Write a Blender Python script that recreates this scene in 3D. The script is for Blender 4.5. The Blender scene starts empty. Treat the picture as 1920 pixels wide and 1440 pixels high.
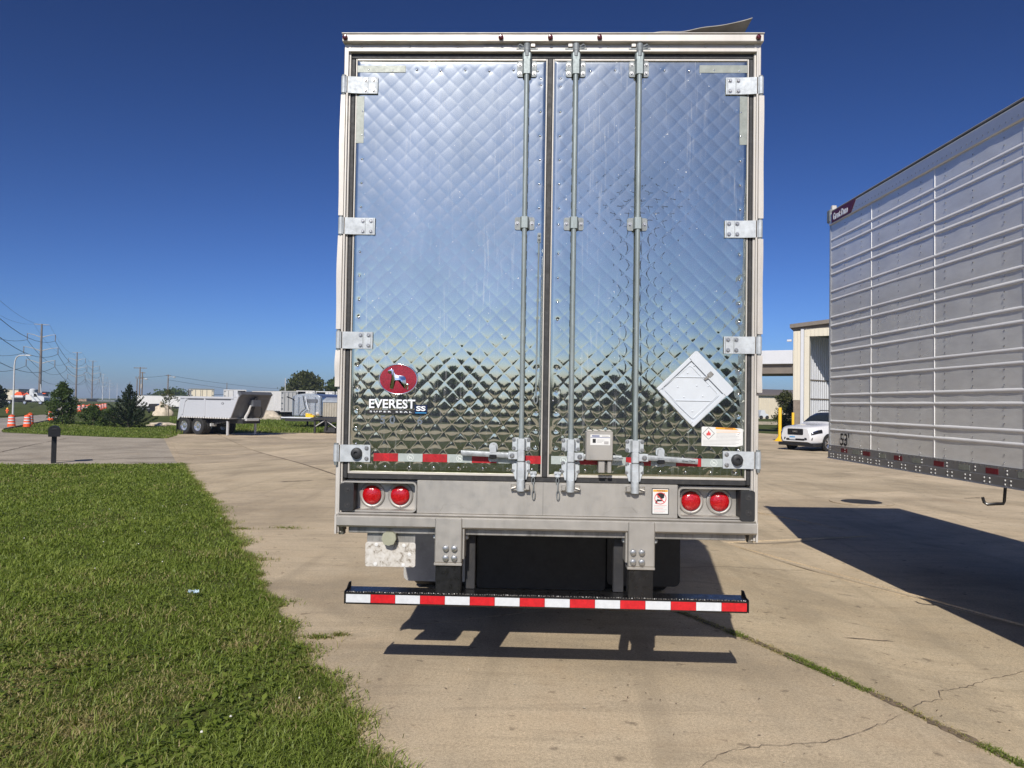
import bpy, bmesh, math, random
import numpy as np
from mathutils import Vector, Matrix

R_ = math.radians
rng = random.Random(7)
npr = np.random.RandomState(11)
S = bpy.context.scene
COL = S.collection

# ------------------------------------------------------------------ camera
YAW, PIT, ROL = 0.0321491, 0.02578644, 0.01547285
CAMP = Vector((-0.05864, -4.73023, 1.75))
FPX = 1443.0
_c, _s = math.cos(YAW), math.sin(YAW)
_r = Vector((_c, _s, 0)); _f = Vector((-_s, _c, 0)); _u = Vector((0, 0, 1))
CF = _f * math.cos(PIT) + _u * math.sin(PIT)
_u2 = _u * math.cos(PIT) - _f * math.sin(PIT)
CR = _r * math.cos(ROL) + _u2 * math.sin(ROL)
CU = _u2 * math.cos(ROL) - _r * math.sin(ROL)
cd = bpy.data.cameras.new('camera')
cd.sensor_width = 36.0
cd.lens = FPX / 1920 * 36
cd.clip_start = 0.05
cd.clip_end = 6000
cam = bpy.data.objects.new('camera', cd)
COL.objects.link(cam)
cam.matrix_world = Matrix(((CR.x, CU.x, -CF.x, CAMP.x), (CR.y, CU.y, -CF.y, CAMP.y), (CR.z, CU.z, -CF.z, CAMP.z), (0, 0, 0, 1)))
S.camera = cam

# ------------------------------------------------------------------ sky and sun
SUN_EL, SUN_AZ = R_(37.0), R_(9.2)      # light travels towards +Y, a little +X
w = bpy.data.worlds.new('World'); S.world = w; w.use_nodes = True
nt = w.node_tree; nt.nodes.clear()
sky = nt.nodes.new('ShaderNodeTexSky'); sky.sky_type = 'NISHITA'; sky.sun_disc = False
sky.sun_elevation = SUN_EL
sky.sun_rotation = math.pi + SUN_AZ
sky.altitude = 200; sky.air_density = 0.7; sky.dust_density = 1.0; sky.ozone_density = 5.0
bg = nt.nodes.new('ShaderNodeBackground'); bg.inputs['Strength'].default_value = 0.10
wo = nt.nodes.new('ShaderNodeOutputWorld')
pre = nt.nodes.new('ShaderNodeMix'); pre.data_type = 'RGBA'; pre.blend_type = 'MULTIPLY'; pre.inputs[0].default_value = 1.0; pre.inputs[7].default_value = (0.496, 0.496, 0.496, 1)
gam = nt.nodes.new('ShaderNodeGamma'); gam.inputs[1].default_value = 1.585       # the camera's contrast: deeper, more saturated blue
tnt = nt.nodes.new('ShaderNodeMix'); tnt.data_type = 'RGBA'; tnt.blend_type = 'MULTIPLY'; tnt.inputs[0].default_value = 1.0; tnt.inputs[7].default_value = (0.903, 0.91, 1.0, 1)
nt.links.new(sky.outputs[0], pre.inputs[6]); nt.links.new(pre.outputs[2], gam.inputs[0]); nt.links.new(gam.outputs[0], tnt.inputs[6]); nt.links.new(tnt.outputs[2], bg.inputs[0]); nt.links.new(bg.outputs[0], wo.inputs[0])
sl = bpy.data.lights.new('sun', 'SUN'); sl.energy = 5.0; sl.angle = R_(0.53); sl.color = (1.0, 0.945, 0.86)
so = bpy.data.objects.new('sun', sl); COL.objects.link(so)
LD = Vector((math.sin(SUN_AZ) * math.cos(SUN_EL), math.cos(SUN_AZ) * math.cos(SUN_EL), -math.sin(SUN_EL)))
so.rotation_euler = LD.to_track_quat('-Z', 'Y').to_euler()
so.location = (-5, -30, 25)
vs = S.view_settings
vs.view_transform = 'Standard'; vs.look = 'None'; vs.gamma = 1.0; vs.exposure = 0.0; vs.use_curve_mapping = False
S.cycles.max_bounces = 5; S.cycles.diffuse_bounces = 3; S.cycles.glossy_bounces = 4; S.cycles.volume_bounces = 0

# ------------------------------------------------------------------ helpers
def ss(a, b, x):
    t = np.clip((np.asarray(x, float) - a) / (b - a), 0, 1)
    return t * t * (3 - 2 * t)
def gz(x, y=0):                          # gentle crossfall of the yard away from its crown
    return -0.4 * ss(4, 14, -np.asarray(x, float)) - 0.18 * ss(1.6, 3.4, x)
def atd(px, py, d):                      # a point at forward distance d
    return CAMP + (CF + CR * ((px - 960) / FPX) + CU * ((720 - py) / FPX)) * d
def ground(px, d):                       # a point on the ground at forward distance d under image column px
    p = CAMP + (_f + _r * ((px - 960) / FPX)) * d
    return Vector((p.x, p.y, float(gz(p.x))))

def lin(c):
    c = c / 255.0
    return c / 12.92 if c <= 0.04045 else ((c + 0.055) / 1.055) ** 2.4
def C(r, g, b, k=1.0):
    return (lin(r) * k, lin(g) * k, lin(b) * k)

class MB:
    def __init__(s): s.v = []; s.f = []; s.m = []
    def add(s, vs_, fs_, mi=0):
        o = len(s.v); s.v += [tuple(p) for p in vs_]
        s.f += [tuple(i + o for i in f) for f in fs_]; s.m += [mi] * len(fs_)
        return s
    def box(s, x0, x1, y0, y1, z0, z1, c=0.0, mi=0):
        if c <= 0:
            V = [(x, y, z) for x in (x0, x1) for y in (y0, y1) for z in (z0, z1)]
            return s.add(V, [(0, 1, 3, 2), (4, 6, 7, 5), (0, 4, 5, 1), (2, 3, 7, 6), (0, 2, 6, 4), (1, 5, 7, 3)], mi)
        X, Y, Z = (x0, x1), (y0, y1), (z0, z1)
        V = []; idx = {}
        for i in (0, 1):
            for j in (0, 1):
                for k in (0, 1):
                    a, b, d = X[i], Y[j], Z[k]; si, sj, sk = (c if i == 0 else -c), (c if j == 0 else -c), (c if k == 0 else -c)
                    idx[i, j, k] = len(V)
                    V += [(a, b + sj, d + sk), (a + si, b, d + sk), (a + si, b + sj, d)]
        F = []
        I = lambda i, j, k, n: idx[i, j, k] + n
        F += [[I(0, 0, 0, 0), I(0, 0, 1, 0), I(0, 1, 1, 0), I(0, 1, 0, 0)], [I(1, 0, 0, 0), I(1, 1, 0, 0), I(1, 1, 1, 0), I(1, 0, 1, 0)]]
        F += [[I(0, 0, 0, 1), I(1, 0, 0, 1), I(1, 0, 1, 1), I(0, 0, 1, 1)], [I(0, 1, 0, 1), I(0, 1, 1, 1), I(1, 1, 1, 1), I(1, 1, 0, 1)]]
        F += [[I(0, 0, 0, 2), I(0, 1, 0, 2), I(1, 1, 0, 2), I(1, 0, 0, 2)], [I(0, 0, 1, 2), I(1, 0, 1, 2), I(1, 1, 1, 2), I(0, 1, 1, 2)]]
        for j in (0, 1):
            for k in (0, 1): F.append([I(0, j, k, 1), I(0, j, k, 2), I(1, j, k, 2), I(1, j, k, 1)])
        for i in (0, 1):
            for k in (0, 1): F.append([I(i, 0, k, 0), I(i, 0, k, 2), I(i, 1, k, 2), I(i, 1, k, 0)])
        for i in (0, 1):
            for j in (0, 1): F.append([I(i, j, 0, 0), I(i, j, 0, 1), I(i, j, 1, 1), I(i, j, 1, 0)])
        for key in idx: F.append([idx[key], idx[key] + 1, idx[key] + 2])
        return s.add(V, F, mi)
    def cyl(s, p0, p1, r0, r1=None, n=14, cap=True, mi=0):
        p0, p1 = Vector(p0), Vector(p1); r1 = r0 if r1 is None else r1
        a = (p1 - p0).normalized(); u = a.orthogonal().normalized(); v = a.cross(u)
        V = []
        for p, r in ((p0, r0), (p1, r1)):
            V += [p + (u * math.cos(2 * math.pi * i / n) + v * math.sin(2 * math.pi * i / n)) * r for i in range(n)]
        F = [(i, (i + 1) % n, n + (i + 1) % n, n + i) for i in range(n)]
        if cap: F += [tuple(range(n - 1, -1, -1)), tuple(range(n, 2 * n))]
        return s.add(V, F, mi)
    def tube(s, pts, r, n=8, mi=0, cap=True, closed=False):
        pts = [Vector(p) for p in pts]; N = len(pts); V = []; F = []
        rr = r if isinstance(r, (list, tuple)) else [r] * N
        up = None
        for i, p in enumerate(pts):
            if closed: t = (pts[(i + 1) % N] - pts[i - 1]).normalized()
            else: t = (pts[min(i + 1, N - 1)] - pts[max(i - 1, 0)]).normalized()
            if up is None: up = t.orthogonal().normalized()
            up = (up - t * up.dot(t)).normalized(); w_ = t.cross(up)
            V += [p + (up * math.cos(2 * math.pi * k / n) + w_ * math.sin(2 * math.pi * k / n)) * rr[i] for k in range(n)]
        for i in range(N if closed else N - 1):
            j = (i + 1) % N
            F += [(i * n + k, i * n + (k + 1) % n, j * n + (k + 1) % n, j * n + k) for k in range(n)]
        if cap and not closed: F += [tuple(range(n - 1, -1, -1)), tuple(range((N - 1) * n, N * n))]
        return s.add(V, F, mi)
    def lathe(s, prof, org, axis, n=20, mi=0, cap=True):
        org = Vector(org); a = Vector(axis).normalized(); u = a.orthogonal().normalized(); v = a.cross(u); V = []; F = []
        for r, h in prof:
            V += [org + a * h + (u * math.cos(2 * math.pi * k / n) + v * math.sin(2 * math.pi * k / n)) * r for k in range(n)]
        for i in range(len(prof) - 1):
            F += [(i * n + k, i * n + (k + 1) % n, (i + 1) * n + (k + 1) % n, (i + 1) * n + k) for k in range(n)]
        if cap: F += [tuple(range(n - 1, -1, -1)), tuple(range((len(prof) - 1) * n, len(prof) * n))]
        return s.add(V, F, mi)
    def prism(s, poly, org, u, v, depth, mi=0):   # polygon in (u,v) extruded by the vector depth
        org, u, v, d = Vector(org), Vector(u), Vector(v), Vector(depth); n = len(poly)
        A = [org + u * a + v * b for a, b in poly]
        return s.add(A + [p + d for p in A], [tuple(range(n)), tuple(range(2 * n - 1, n - 1, -1))] + [(i, n + i, n + (i + 1) % n, (i + 1) % n) for i in range(n)], mi)
    def dome(s, c, r, axis, h=None, n=8, mi=0):
        h = r * 0.6 if h is None else h
        return s.lathe([(r, 0), (r * 0.92, h * 0.5), (r * 0.6, h * 0.88), (r * 0.12, h)], c, axis, n, mi)
    def grid(s, P, mi=0):                         # P[i][j] points
        a, b = len(P), len(P[0])
        return s.add([q for row in P for q in row], [(i * b + j, i * b + j + 1, (i + 1) * b + j + 1, (i + 1) * b + j) for i in range(a - 1) for j in range(b - 1)], mi)
    def xform(s, M, i0=0):
        s.v[i0:] = [tuple(M @ Vector(p)) for p in s.v[i0:]]; return s
    def mesh(s, name, mats, smooth=35):
        me = bpy.data.meshes.new(name); me.from_pydata(s.v, [], s.f)
        for m in (mats if isinstance(mats, (list, tuple)) else [mats]): me.materials.append(m)
        if any(s.m): me.polygons.foreach_set('material_index', s.m)
        bm = bmesh.new(); bm.from_mesh(me); bmesh.ops.recalc_face_normals(bm, faces=bm.faces); bm.to_mesh(me); bm.free()
        if smooth:
            me.polygons.foreach_set('use_smooth', [True] * len(me.polygons)); me.set_sharp_from_angle(angle=R_(smooth))
        me.update()
        return me
    def build(s, name, mats, parent=None, smooth=35, kind=None):
        o = bpy.data.objects.new(name, s.mesh(name, mats, smooth)); COL.objects.link(o)
        if parent: o.parent = parent
        if kind: o['kind'] = kind
        return o

def npmesh(name, V, F, mat, parent=None, smooth=False, kind=None):
    V = np.asarray(V, np.float32); F = np.asarray(F, np.int32)
    me = bpy.data.meshes.new(name); k = F.shape[1]
    me.vertices.add(len(V)); me.vertices.foreach_set('co', V.ravel())
    me.loops.add(F.size); me.loops.foreach_set('vertex_index', F.ravel())
    me.polygons.add(len(F)); me.polygons.foreach_set('loop_start', np.arange(0, F.size, k, dtype=np.int32))
    if smooth: me.polygons.foreach_set('use_smooth', np.ones(len(F), bool))
    me.update(); me.validate()
    me.materials.append(mat)
    o = bpy.data.objects.new(name, me); COL.objects.link(o)
    if parent: o.parent = parent
    if kind: o['kind'] = kind
    return o

def tag(o, label=None, cat=None, group=None, kind=None):
    if label: o['label'] = label
    if cat: o['category'] = cat
    if group: o['group'] = group
    if kind: o['kind'] = kind
    return o
def thing(name, label, cat, loc=(0, 0, 0), rz=0.0, group=None, rx=0.0, sc=1.0):
    o = bpy.data.objects.new(name, None); o.empty_display_size = 0.2; COL.objects.link(o)
    o.location = loc; o.rotation_euler = (rx, 0, rz); o.scale = (sc, sc, sc)
    return tag(o, label, cat, group)
def copy_tree(o, parent=None):
    c = o.copy(); COL.objects.link(c); c.parent = parent
    for ch in list(o.children): copy_tree(ch, c)
    return c

# ------------------------------------------------------------------ materials
def newmat(name):
    m = bpy.data.materials.new(name); m.use_nodes = True
    t = m.node_tree; b = t.nodes['Principled BSDF']
    return m, t, b
def N(t, typ, **kw):
    n = t.nodes.new(typ)
    for k, v in kw.items():
        if k in n.inputs: n.inputs[k].default_value = v
        else: setattr(n, k, v)
    return n
def coord(t, world=False, sx=1, sy=1, sz=1):
    if world: src = N(t, 'ShaderNodeNewGeometry').outputs['Position']
    else: src = N(t, 'ShaderNodeTexCoord').outputs['Object']
    mp = N(t, 'ShaderNodeMapping'); mp.inputs['Scale'].default_value = (sx, sy, sz)
    t.links.new(src, mp.inputs[0]); return mp.outputs[0]
def noise(t, co, scale, detail=4, rough=0.55, dist=0.0):
    n = N(t, 'ShaderNodeTexNoise'); n.inputs['Scale'].default_value = scale; n.inputs['Detail'].default_value = detail
    n.inputs['Roughness'].default_value = rough; n.inputs['Distortion'].default_value = dist
    t.links.new(co, n.inputs['Vector']); return n.outputs['Fac']
def ramp(t, fac, stops):
    r = N(t, 'ShaderNodeValToRGB'); e = r.color_ramp.elements
    while len(e) < len(stops): e.new(0.5)
    for i, (p, c) in enumerate(stops):
        e[i].position = p; e[i].color = (*c, 1) if isinstance(c, tuple) else (c, c, c, 1)
    t.links.new(fac, r.inputs[0]); return r.outputs[0]
def mixc(t, fac, a, b, mode='MIX'):
    m = N(t, 'ShaderNodeMix'); m.data_type = 'RGBA'; m.blend_type = mode
    for sock, val in ((m.inputs[0], fac), (m.inputs[6], a), (m.inputs[7], b)):
        if isinstance(val, (int, float)): sock.default_value = val
        elif isinstance(val, tuple): sock.default_value = (*val, 1)
        else: t.links.new(val, sock)
    return m.outputs[2]
def bump(t, b, h, strength=0.3, dist=0.01):
    n = N(t, 'ShaderNodeBump'); n.inputs['Strength'].default_value = strength; n.inputs['Distance'].default_value = dist
    t.links.new(h, n.inputs['Height']); t.links.new(n.outputs[0], b.inputs['Normal'])
def pm(name, col, rough=0.5, metal=0.0, var=0.18, scale=6.0, rvar=0.15, dirt=0.0, dcol=(0.06, 0.05, 0.04), bmp=0.0, bscale=80.0, streak=False, coat=0.0, world=False, spec=0.5):
    """painted, metal or plastic surface with uneven tone, uneven gloss, optional dirt and fine relief"""
    m, t, b = newmat(name)
    co = coord(t, world, 1, 1, 0.18 if streak else 1)
    n1 = noise(t, co, scale, 6, 0.62)
    lo = tuple(c * (1 - var) for c in col); hi = tuple(min(1, c * (1 + var)) for c in col)
    c = ramp(t, n1, [(0.3, lo), (0.7, hi)])
    if dirt > 0:
        n2 = noise(t, co, scale * 2.7, 7, 0.7, 0.4)
        c = mixc(t, ramp(t, n2, [(0.5, 0.0), (0.78, dirt)]), c, dcol)
    t.links.new(c, b.inputs['Base Color'])
    n3 = noise(t, coord(t, world), scale * 3.1, 4)
    t.links.new(ramp(t, n3, [(0.25, max(0.02, rough - rvar)), (0.75, min(1, rough + rvar))]), b.inputs['Roughness'])
    b.inputs['Metallic'].default_value = metal
    b.inputs['Specular IOR Level'].default_value = spec
    if coat: b.inputs['Coat Weight'].default_value = coat; b.inputs['Coat Roughness'].default_value = 0.05
    if bmp: bump(t, b, noise(t, coord(t, world), bscale, 3), bmp, 0.004)
    return m

M = {}
M['galv'] = pm('galvanised_steel', (0.45, 0.48, 0.50), 0.6, 0.3, 0.2, 14, 0.12, 0.35, (0.22, 0.22, 0.22), 0.1, 120)
M['galv_dark'] = pm('weathered_zinc', (0.22, 0.24, 0.245), 0.6, 0.3, 0.22, 18, 0.12, 0.3, (0.1, 0.1, 0.1), 0.15, 120)
M['rodzinc'] = pm('zinc_rod', (0.25, 0.29, 0.29), 0.5, 0.35, 0.18, 22, 0.1, 0.35, (0.12, 0.12, 0.11), streak=True)
M['stainless'] = pm('brushed_stainless', (0.40, 0.38, 0.345), 0.5, 0.6, 0.08, 5, 0.1, 0.2, (0.2, 0.17, 0.13), streak=True)
M['stain_dark'] = pm('grimy_stainless', (0.30, 0.29, 0.27), 0.5, 0.6, 0.3, 7, 0.12, 0.7, (0.05, 0.045, 0.04), streak=True)
M['cream'] = pm('anodised_frame', (0.53, 0.50, 0.455), 0.5, 0.25, 0.1, 4, 0.1, 0.25, (0.25, 0.21, 0.17), streak=True)
M['gasket'] = pm('black_rubber', (0.020, 0.020, 0.021), 0.62, 0, 0.3, 12, 0.1, 0.5, (0.09, 0.085, 0.075))
M['rubber'] = pm('moulded_rubber', (0.013, 0.014, 0.016), 0.55, 0, 0.3, 12, 0.1)
M['blackpaint'] = pm('black_paint', (0.008, 0.008, 0.009), 0.32, 0, 0.3, 10, 0.12, 0.35, (0.05, 0.048, 0.045))
M['chassis'] = pm('chassis_black', (0.02, 0.02, 0.022), 0.6, 0, 0.3, 6, 0.15, 0.5, (0.07, 0.06, 0.05))
M['tyre'] = pm('tyre_rubber', (0.018, 0.018, 0.018), 0.8, 0, 0.3, 10, 0.1, 0.5, (0.08, 0.07, 0.055))
M['bolt'] = pm('bolt_zinc', (0.42, 0.42, 0.41), 0.35, 0.85, 0.2, 60, 0.1, 0.4, (0.08, 0.07, 0.06))
M['rivet'] = pm('rivet_stainless', (0.62, 0.63, 0.64), 0.18, 1.0, 0.1, 60, 0.06)
M['chrome'] = pm('chromed_metal', (0.82, 0.83, 0.84), 0.12, 1.0, 0.05, 30, 0.05)
M['retro_red'] = pm('retroreflective_red', (0.52, 0.012, 0.018), 0.35, 0, 0.2, 30, 0.1, 0.2, (0.2, 0.02, 0.02))
M['retro_dim'] = pm('faded_red_tape', (0.36, 0.010, 0.014), 0.4, 0, 0.25, 30, 0.1, 0.25, (0.14, 0.02, 0.02))
M['retro_shaded'] = pm('shaded_red_tape', (0.14, 0.008, 0.014), 0.5, 0, 0.2, 30)  # same red tape, its shade on the ribbed trailer put into the colour
M['handle'] = pm('worn_zinc_handle', (0.30, 0.32, 0.33), 0.55, 0.35, 0.3, 30, 0.12, 0.5, (0.12, 0.12, 0.12))
M['retro_white'] = pm('retroreflective_white', (0.58, 0.60, 0.62), 0.35, 0, 0.07, 30, 0.1, 0.2, (0.45, 0.45, 0.45))
M['retro_silver'] = pm('silver_tape', (0.36, 0.40, 0.38), 0.4, 0, 0.12, 30, 0.1, 0.3, (0.25, 0.27, 0.25))
M['retro_grey'] = pm('worn_silver_tape', (0.25, 0.27, 0.24), 0.45, 0.2, 0.15, 30, 0.1)
M['markprint'] = pm('pale_print', (0.62, 0.66, 0.62), 0.5, 0, 0.05)
M['placard'] = pm('white_placard_paint', (0.52, 0.555, 0.59), 0.5, 0, 0.05, 10, 0.1, 0.25, (0.5, 0.52, 0.54))
M['whitepaper'] = pm('white_sticker', (0.64, 0.64, 0.62), 0.5, 0, 0.04, 20)
M['greyprint'] = pm('grey_print', (0.35, 0.34, 0.33), 0.6, 0, 0.3, 200)
M['orangeprint'] = pm('orange_print', (0.85, 0.36, 0.03), 0.5, 0, 0.1)
M['blackprint'] = pm('black_print', (0.012, 0.012, 0.013), 0.5, 0, 0.1)
M['redprint'] = pm('red_print', (0.62, 0.06, 0.06), 0.5, 0, 0.1)
M['blueprint'] = pm('blue_print', (0.015, 0.04, 0.18), 0.4, 0, 0.1)
M['navy'] = pm('navy_badge', (0.006, 0.014, 0.05), 0.25, 0, 0.1, coat=0.5)
M['skyprint'] = pm('sky_blue_print', (0.04, 0.28, 0.55), 0.4, 0, 0.1)
M['badge_red'] = pm('red_enamel', (0.27, 0.003, 0.016), 0.28, 0.2, 0.3, 60, 0.08, coat=0.5)
M['badge_white'] = pm('badge_white', (0.8, 0.82, 0.84), 0.3, 0, 0.05)
M['maroon'] = pm('maroon_badge', (0.10, 0.006, 0.02), 0.4, 0, 0.15)
M['tan_plastic'] = pm('tan_plastic', (0.30, 0.30, 0.22), 0.5, 0, 0.15, 30)
M['yellow'] = pm('yellow_paint', (0.78, 0.46, 0.015), 0.45, 0, 0.12, 8, 0.1, 0.2, (0.35, 0.2, 0.03))

def red_lens():
    m, t, b = newmat('red_lamp_lens')
    co = coord(t)
    v = N(t, 'ShaderNodeTexVoronoi'); v.inputs['Scale'].default_value = 130; t.links.new(co, v.inputs['Vector'])
    t.links.new(ramp(t, v.outputs['Distance'], [(0.0, (0.62, 0.02, 0.025)), (0.6, (0.34, 0.002, 0.006))]), b.inputs['Base Color'])
    b.inputs['Roughness'].default_value = 0.16; b.inputs['Coat Weight'].default_value = 0.6
    b.inputs['Subsurface Weight'].default_value = 0.0
    bump(t, b, v.outputs['Distance'], 0.35, 0.003)
    return m
M['lens'] = red_lens()
M['marker'] = pm('marker_lens', (0.085, 0.004, 0.005), 0.2, 0, 0.2, 60, coat=0.5)

def quilt_mat():
    """pressed stainless sheet: mirror with an oxidised film, run-off streaks and scratches"""
    m, t, b = newmat('quilted_stainless')
    out = t.nodes['Material Output']
    b.inputs['Metallic'].default_value = 1.0
    co = coord(t); cs = coord(t, False, 1, 1, 0.045); cm = coord(t, False, 1, 1, 0.3)
    n = noise(t, co, 3.0, 5)
    t.links.new(ramp(t, n, [(0.3, (0.425, 0.445, 0.375)), (0.75, (0.50, 0.515, 0.44))]), b.inputs['Base Color'])
    fine = noise(t, cs, 70, 5, 0.7); mid = noise(t, cm, 5, 6, 0.65)
    b.inputs['Roughness'].default_value = 0.022
    b2 = N(t, 'ShaderNodeBsdfPrincipled'); b2.inputs['Metallic'].default_value = 1.0
    t.links.new(ramp(t, mid, [(0.3, (0.47, 0.50, 0.50)), (0.7, (0.54, 0.56, 0.56))]), b2.inputs['Base Color'])
    b2.inputs['Roughness'].default_value = 0.33
    b3 = N(t, 'ShaderNodeBsdfDiffuse'); b3.inputs['Color'].default_value = (0.72, 0.72, 0.70, 1)
    s1 = N(t, 'ShaderNodeMixShader'); s2 = N(t, 'ShaderNodeMixShader')
    # oxidised film
    t.links.new(ramp(t, mid, [(0.3, 0.045), (0.75, 0.13)]), s1.inputs[0])
    t.links.new(b.outputs[0], s1.inputs[1]); t.links.new(b2.outputs[0], s1.inputs[2])
    # white mineral run-off: fine vertical streaks gathered in broad vertical patches
    patch = noise(t, coord(t, False, 1, 1, 0.25), 2.4, 3, 0.5)
    mm = N(t, 'ShaderNodeMath', operation='MULTIPLY')
    t.links.new(ramp(t, fine, [(0.55, 0.0), (0.8, 0.5)]), mm.inputs[0])
    t.links.new(ramp(t, patch, [(0.40, 0.04), (0.62, 0.9)]), mm.inputs[1])
    sp = noise(t, co, 60, 2, 0.5)
    ma = N(t, 'ShaderNodeMath', operation='MAXIMUM')
    t.links.new(mm.outputs[0], ma.inputs[0]); t.links.new(ramp(t, sp, [(0.735, 0.0), (0.76, 0.6)]), ma.inputs[1])
    t.links.new(ma.outputs[0], s2.inputs[0])
    t.links.new(s1.outputs[0], s2.inputs[1]); t.links.new(b3.outputs[0], s2.inputs[2])
    t.links.new(s2.outputs[0], out.inputs[0])
    return m
M['quilt'] = quilt_mat()

def text(body, width=None, height=None, extrude=0.0008, bold=0.0, space=1.0):
    """lettering as a mesh, centred on the origin in the XZ plane, reading from -Y"""
    cu = bpy.data.curves.new('lettering', 'FONT'); cu.body = body; cu.align_x = 'CENTER'; cu.align_y = 'CENTER'
    cu.extrude = 0.5; cu.offset = bold; cu.resolution_u = 3; cu.space_character = space
    o = bpy.data.objects.new('lettering', cu); COL.objects.link(o)
    dg = bpy.context.evaluated_depsgraph_get(); me = bpy.data.meshes.new_from_object(o.evaluated_get(dg))
    bpy.data.objects.remove(o); bpy.data.curves.remove(cu)
    P = np.array([v.co[:] for v in me.vertices]); lo, hi = P.min(0), P.max(0); c = (lo + hi) / 2; sz = hi - lo
    sx = width / sz[0] if width else None; sy = height / sz[1] if height else None
    sx = sx or sy; sy = sy or sx
    V = [((p[0] - c[0]) * sx, -(p[2] - c[2]) * 2 * extrude, (p[1] - c[1]) * sy) for p in P]
    mb = MB(); mb.add(V, [tuple(p.vertices) for p in me.polygons]); bpy.data.meshes.remove(me)
    return mb
def put(mb, x, y, z, M3=None):
    mb.v = [((M3 @ Vector(p)) if M3 else Vector(p)) + Vector((x, y, z)) for p in mb.v]; mb.v = [tuple(p) for p in mb.v]; return mb

# ================================================================== GROUND
def concrete_mat(name, base=(0.485, 0.398, 0.274), seed=0.0):
    m, t, b = newmat(name)
    co = coord(t, True)
    mp = N(t, 'ShaderNodeMapping'); mp.inputs['Location'].default_value = (seed, seed * 0.7, 0); t.links.new(co, mp.inputs[0]); cs = mp.outputs[0]
    big = noise(t, cs, 0.45, 5, 0.6, 0.6)
    mid = noise(t, cs, 2.6, 7, 0.68, 0.3)
    fine = noise(t, co, 55, 4, 0.75)
    gr = noise(t, co, 230, 2, 0.6)
    st = coord(t, True, 0.35, 2.4, 1)
    swirl = noise(t, st, 1.6, 6, 0.7, 1.2)
    lo = tuple(c * 0.74 for c in base); hi = tuple(c * 1.18 for c in base)
    c = ramp(t, big, [(0.38, lo), (0.5, base), (0.62, hi)])
    c = mixc(t, ramp(t, mid, [(0.35, 0.0), (0.75, 0.55)]), c, tuple(x * y for x, y in zip(base, (1.12, 1.06, 0.98))))
    c = mixc(t, ramp(t, swirl, [(0.50, 0.0), (0.66, 0.5)]), c, tuple(x * 0.68 for x in base))
    c = mixc(t, 1.0, c, ramp(t, fine, [(0.25, 0.66), (0.5, 1.0), (0.75, 1.26)]), 'MULTIPLY')
    c = mixc(t, 1.0, c, ramp(t, gr, [(0.3, 0.62), (0.5, 1.0), (0.7, 1.3)]), 'MULTIPLY')
    # dark oil spots and leaf specks
    sp = noise(t, cs, 9, 3, 0.5)
    c = mixc(t, ramp(t, sp, [(0.655, 0.0), (0.72, 0.5)]), c, (0.09, 0.066, 0.045))
    # tyre streaks along the lanes of traffic
    ty = noise(t, coord(t, True, 2.2, 0.16, 1), 1.1, 5, 0.62, 0.5)
    c = mixc(t, ramp(t, ty, [(0.53, 0.0), (0.67, 0.28)]), c, tuple(x * 0.55 for x in base))
    # rusty washes
    ru = noise(t, cs, 0.9, 4, 0.6, 0.8)
    c = mixc(t, ramp(t, ru, [(0.58, 0.0), (0.78, 0.35)]), c, (0.36, 0.25, 0.15))
    t.links.new(c, b.inputs['Base Color'])
    b.inputs['Roughness'].default_value = 0.88; b.inputs['Specular IOR Level'].default_value = 0.25
    ad = N(t, 'ShaderNodeMath', operation='ADD'); t.links.new(fine, ad.inputs[0]); t.links.new(gr, ad.inputs[1])
    bump(t, b, ad.outputs[0], 0.35, 0.004)
    return m
M['concrete'] = [concrete_mat('weathered_concrete', (0.485, 0.398, 0.274), 0.0),
                 concrete_mat('weathered_concrete_pale', (0.53, 0.434, 0.302), 31.0),
                 concrete_mat('weathered_concrete_brown', (0.445, 0.364, 0.256), 77.0)]
M['drive'] = concrete_mat('driveway_concrete', (0.37, 0.325, 0.26), 13.0)
M['street'] = concrete_mat('street_concrete', (0.33, 0.30, 0.26), 53.0)
M['joint'] = pm('joint_soil', (0.10, 0.078, 0.05), 0.95, 0, 0.4, 12, 0.05, 0.5, (0.02, 0.016, 0.01), world=True)
M['crack'] = pm('crack_dirt', (0.13, 0.098, 0.07), 0.95, 0, 0.4, 18, 0.05, world=True)

def field_mat(name, cols, s=(0.05, 0.6, 14)):
    m, t, b = newmat(name); co = coord(t, True)
    a = noise(t, co, s[0], 4); d = noise(t, co, s[1], 5, 0.65); e = noise(t, co, s[2], 3, 0.7)
    c = ramp(t, a, [(0.35, cols[0]), (0.6, cols[1])])
    c = mixc(t, ramp(t, d, [(0.45, 0.0), (0.75, 0.7)]), c, cols[2])
    c = mixc(t, 1.0, c, ramp(t, e, [(0.2, 0.6), (0.8, 1.35)]), 'MULTIPLY')
    t.links.new(c, b.inputs['Base Color']); b.inputs['Roughness'].default_value = 1.0; b.inputs['Specular IOR Level'].default_value = 0.1
    bump(t, b, e, 0.6, 0.05)
    return m
M['field'] = field_mat('mown_field', ((0.060, 0.085, 0.022), (0.085, 0.105, 0.030), (0.115, 0.105, 0.045)))
M['soil'] = field_mat('lawn_soil', ((0.075, 0.095, 0.022), (0.090, 0.108, 0.027), (0.115, 0.10, 0.042)), (0.4, 4, 40))
M['roughgrass'] = field_mat('rough_grass_ground', ((0.06, 0.085, 0.02), (0.08, 0.10, 0.028), (0.12, 0.105, 0.045)), (0.2, 2, 22))

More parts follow.
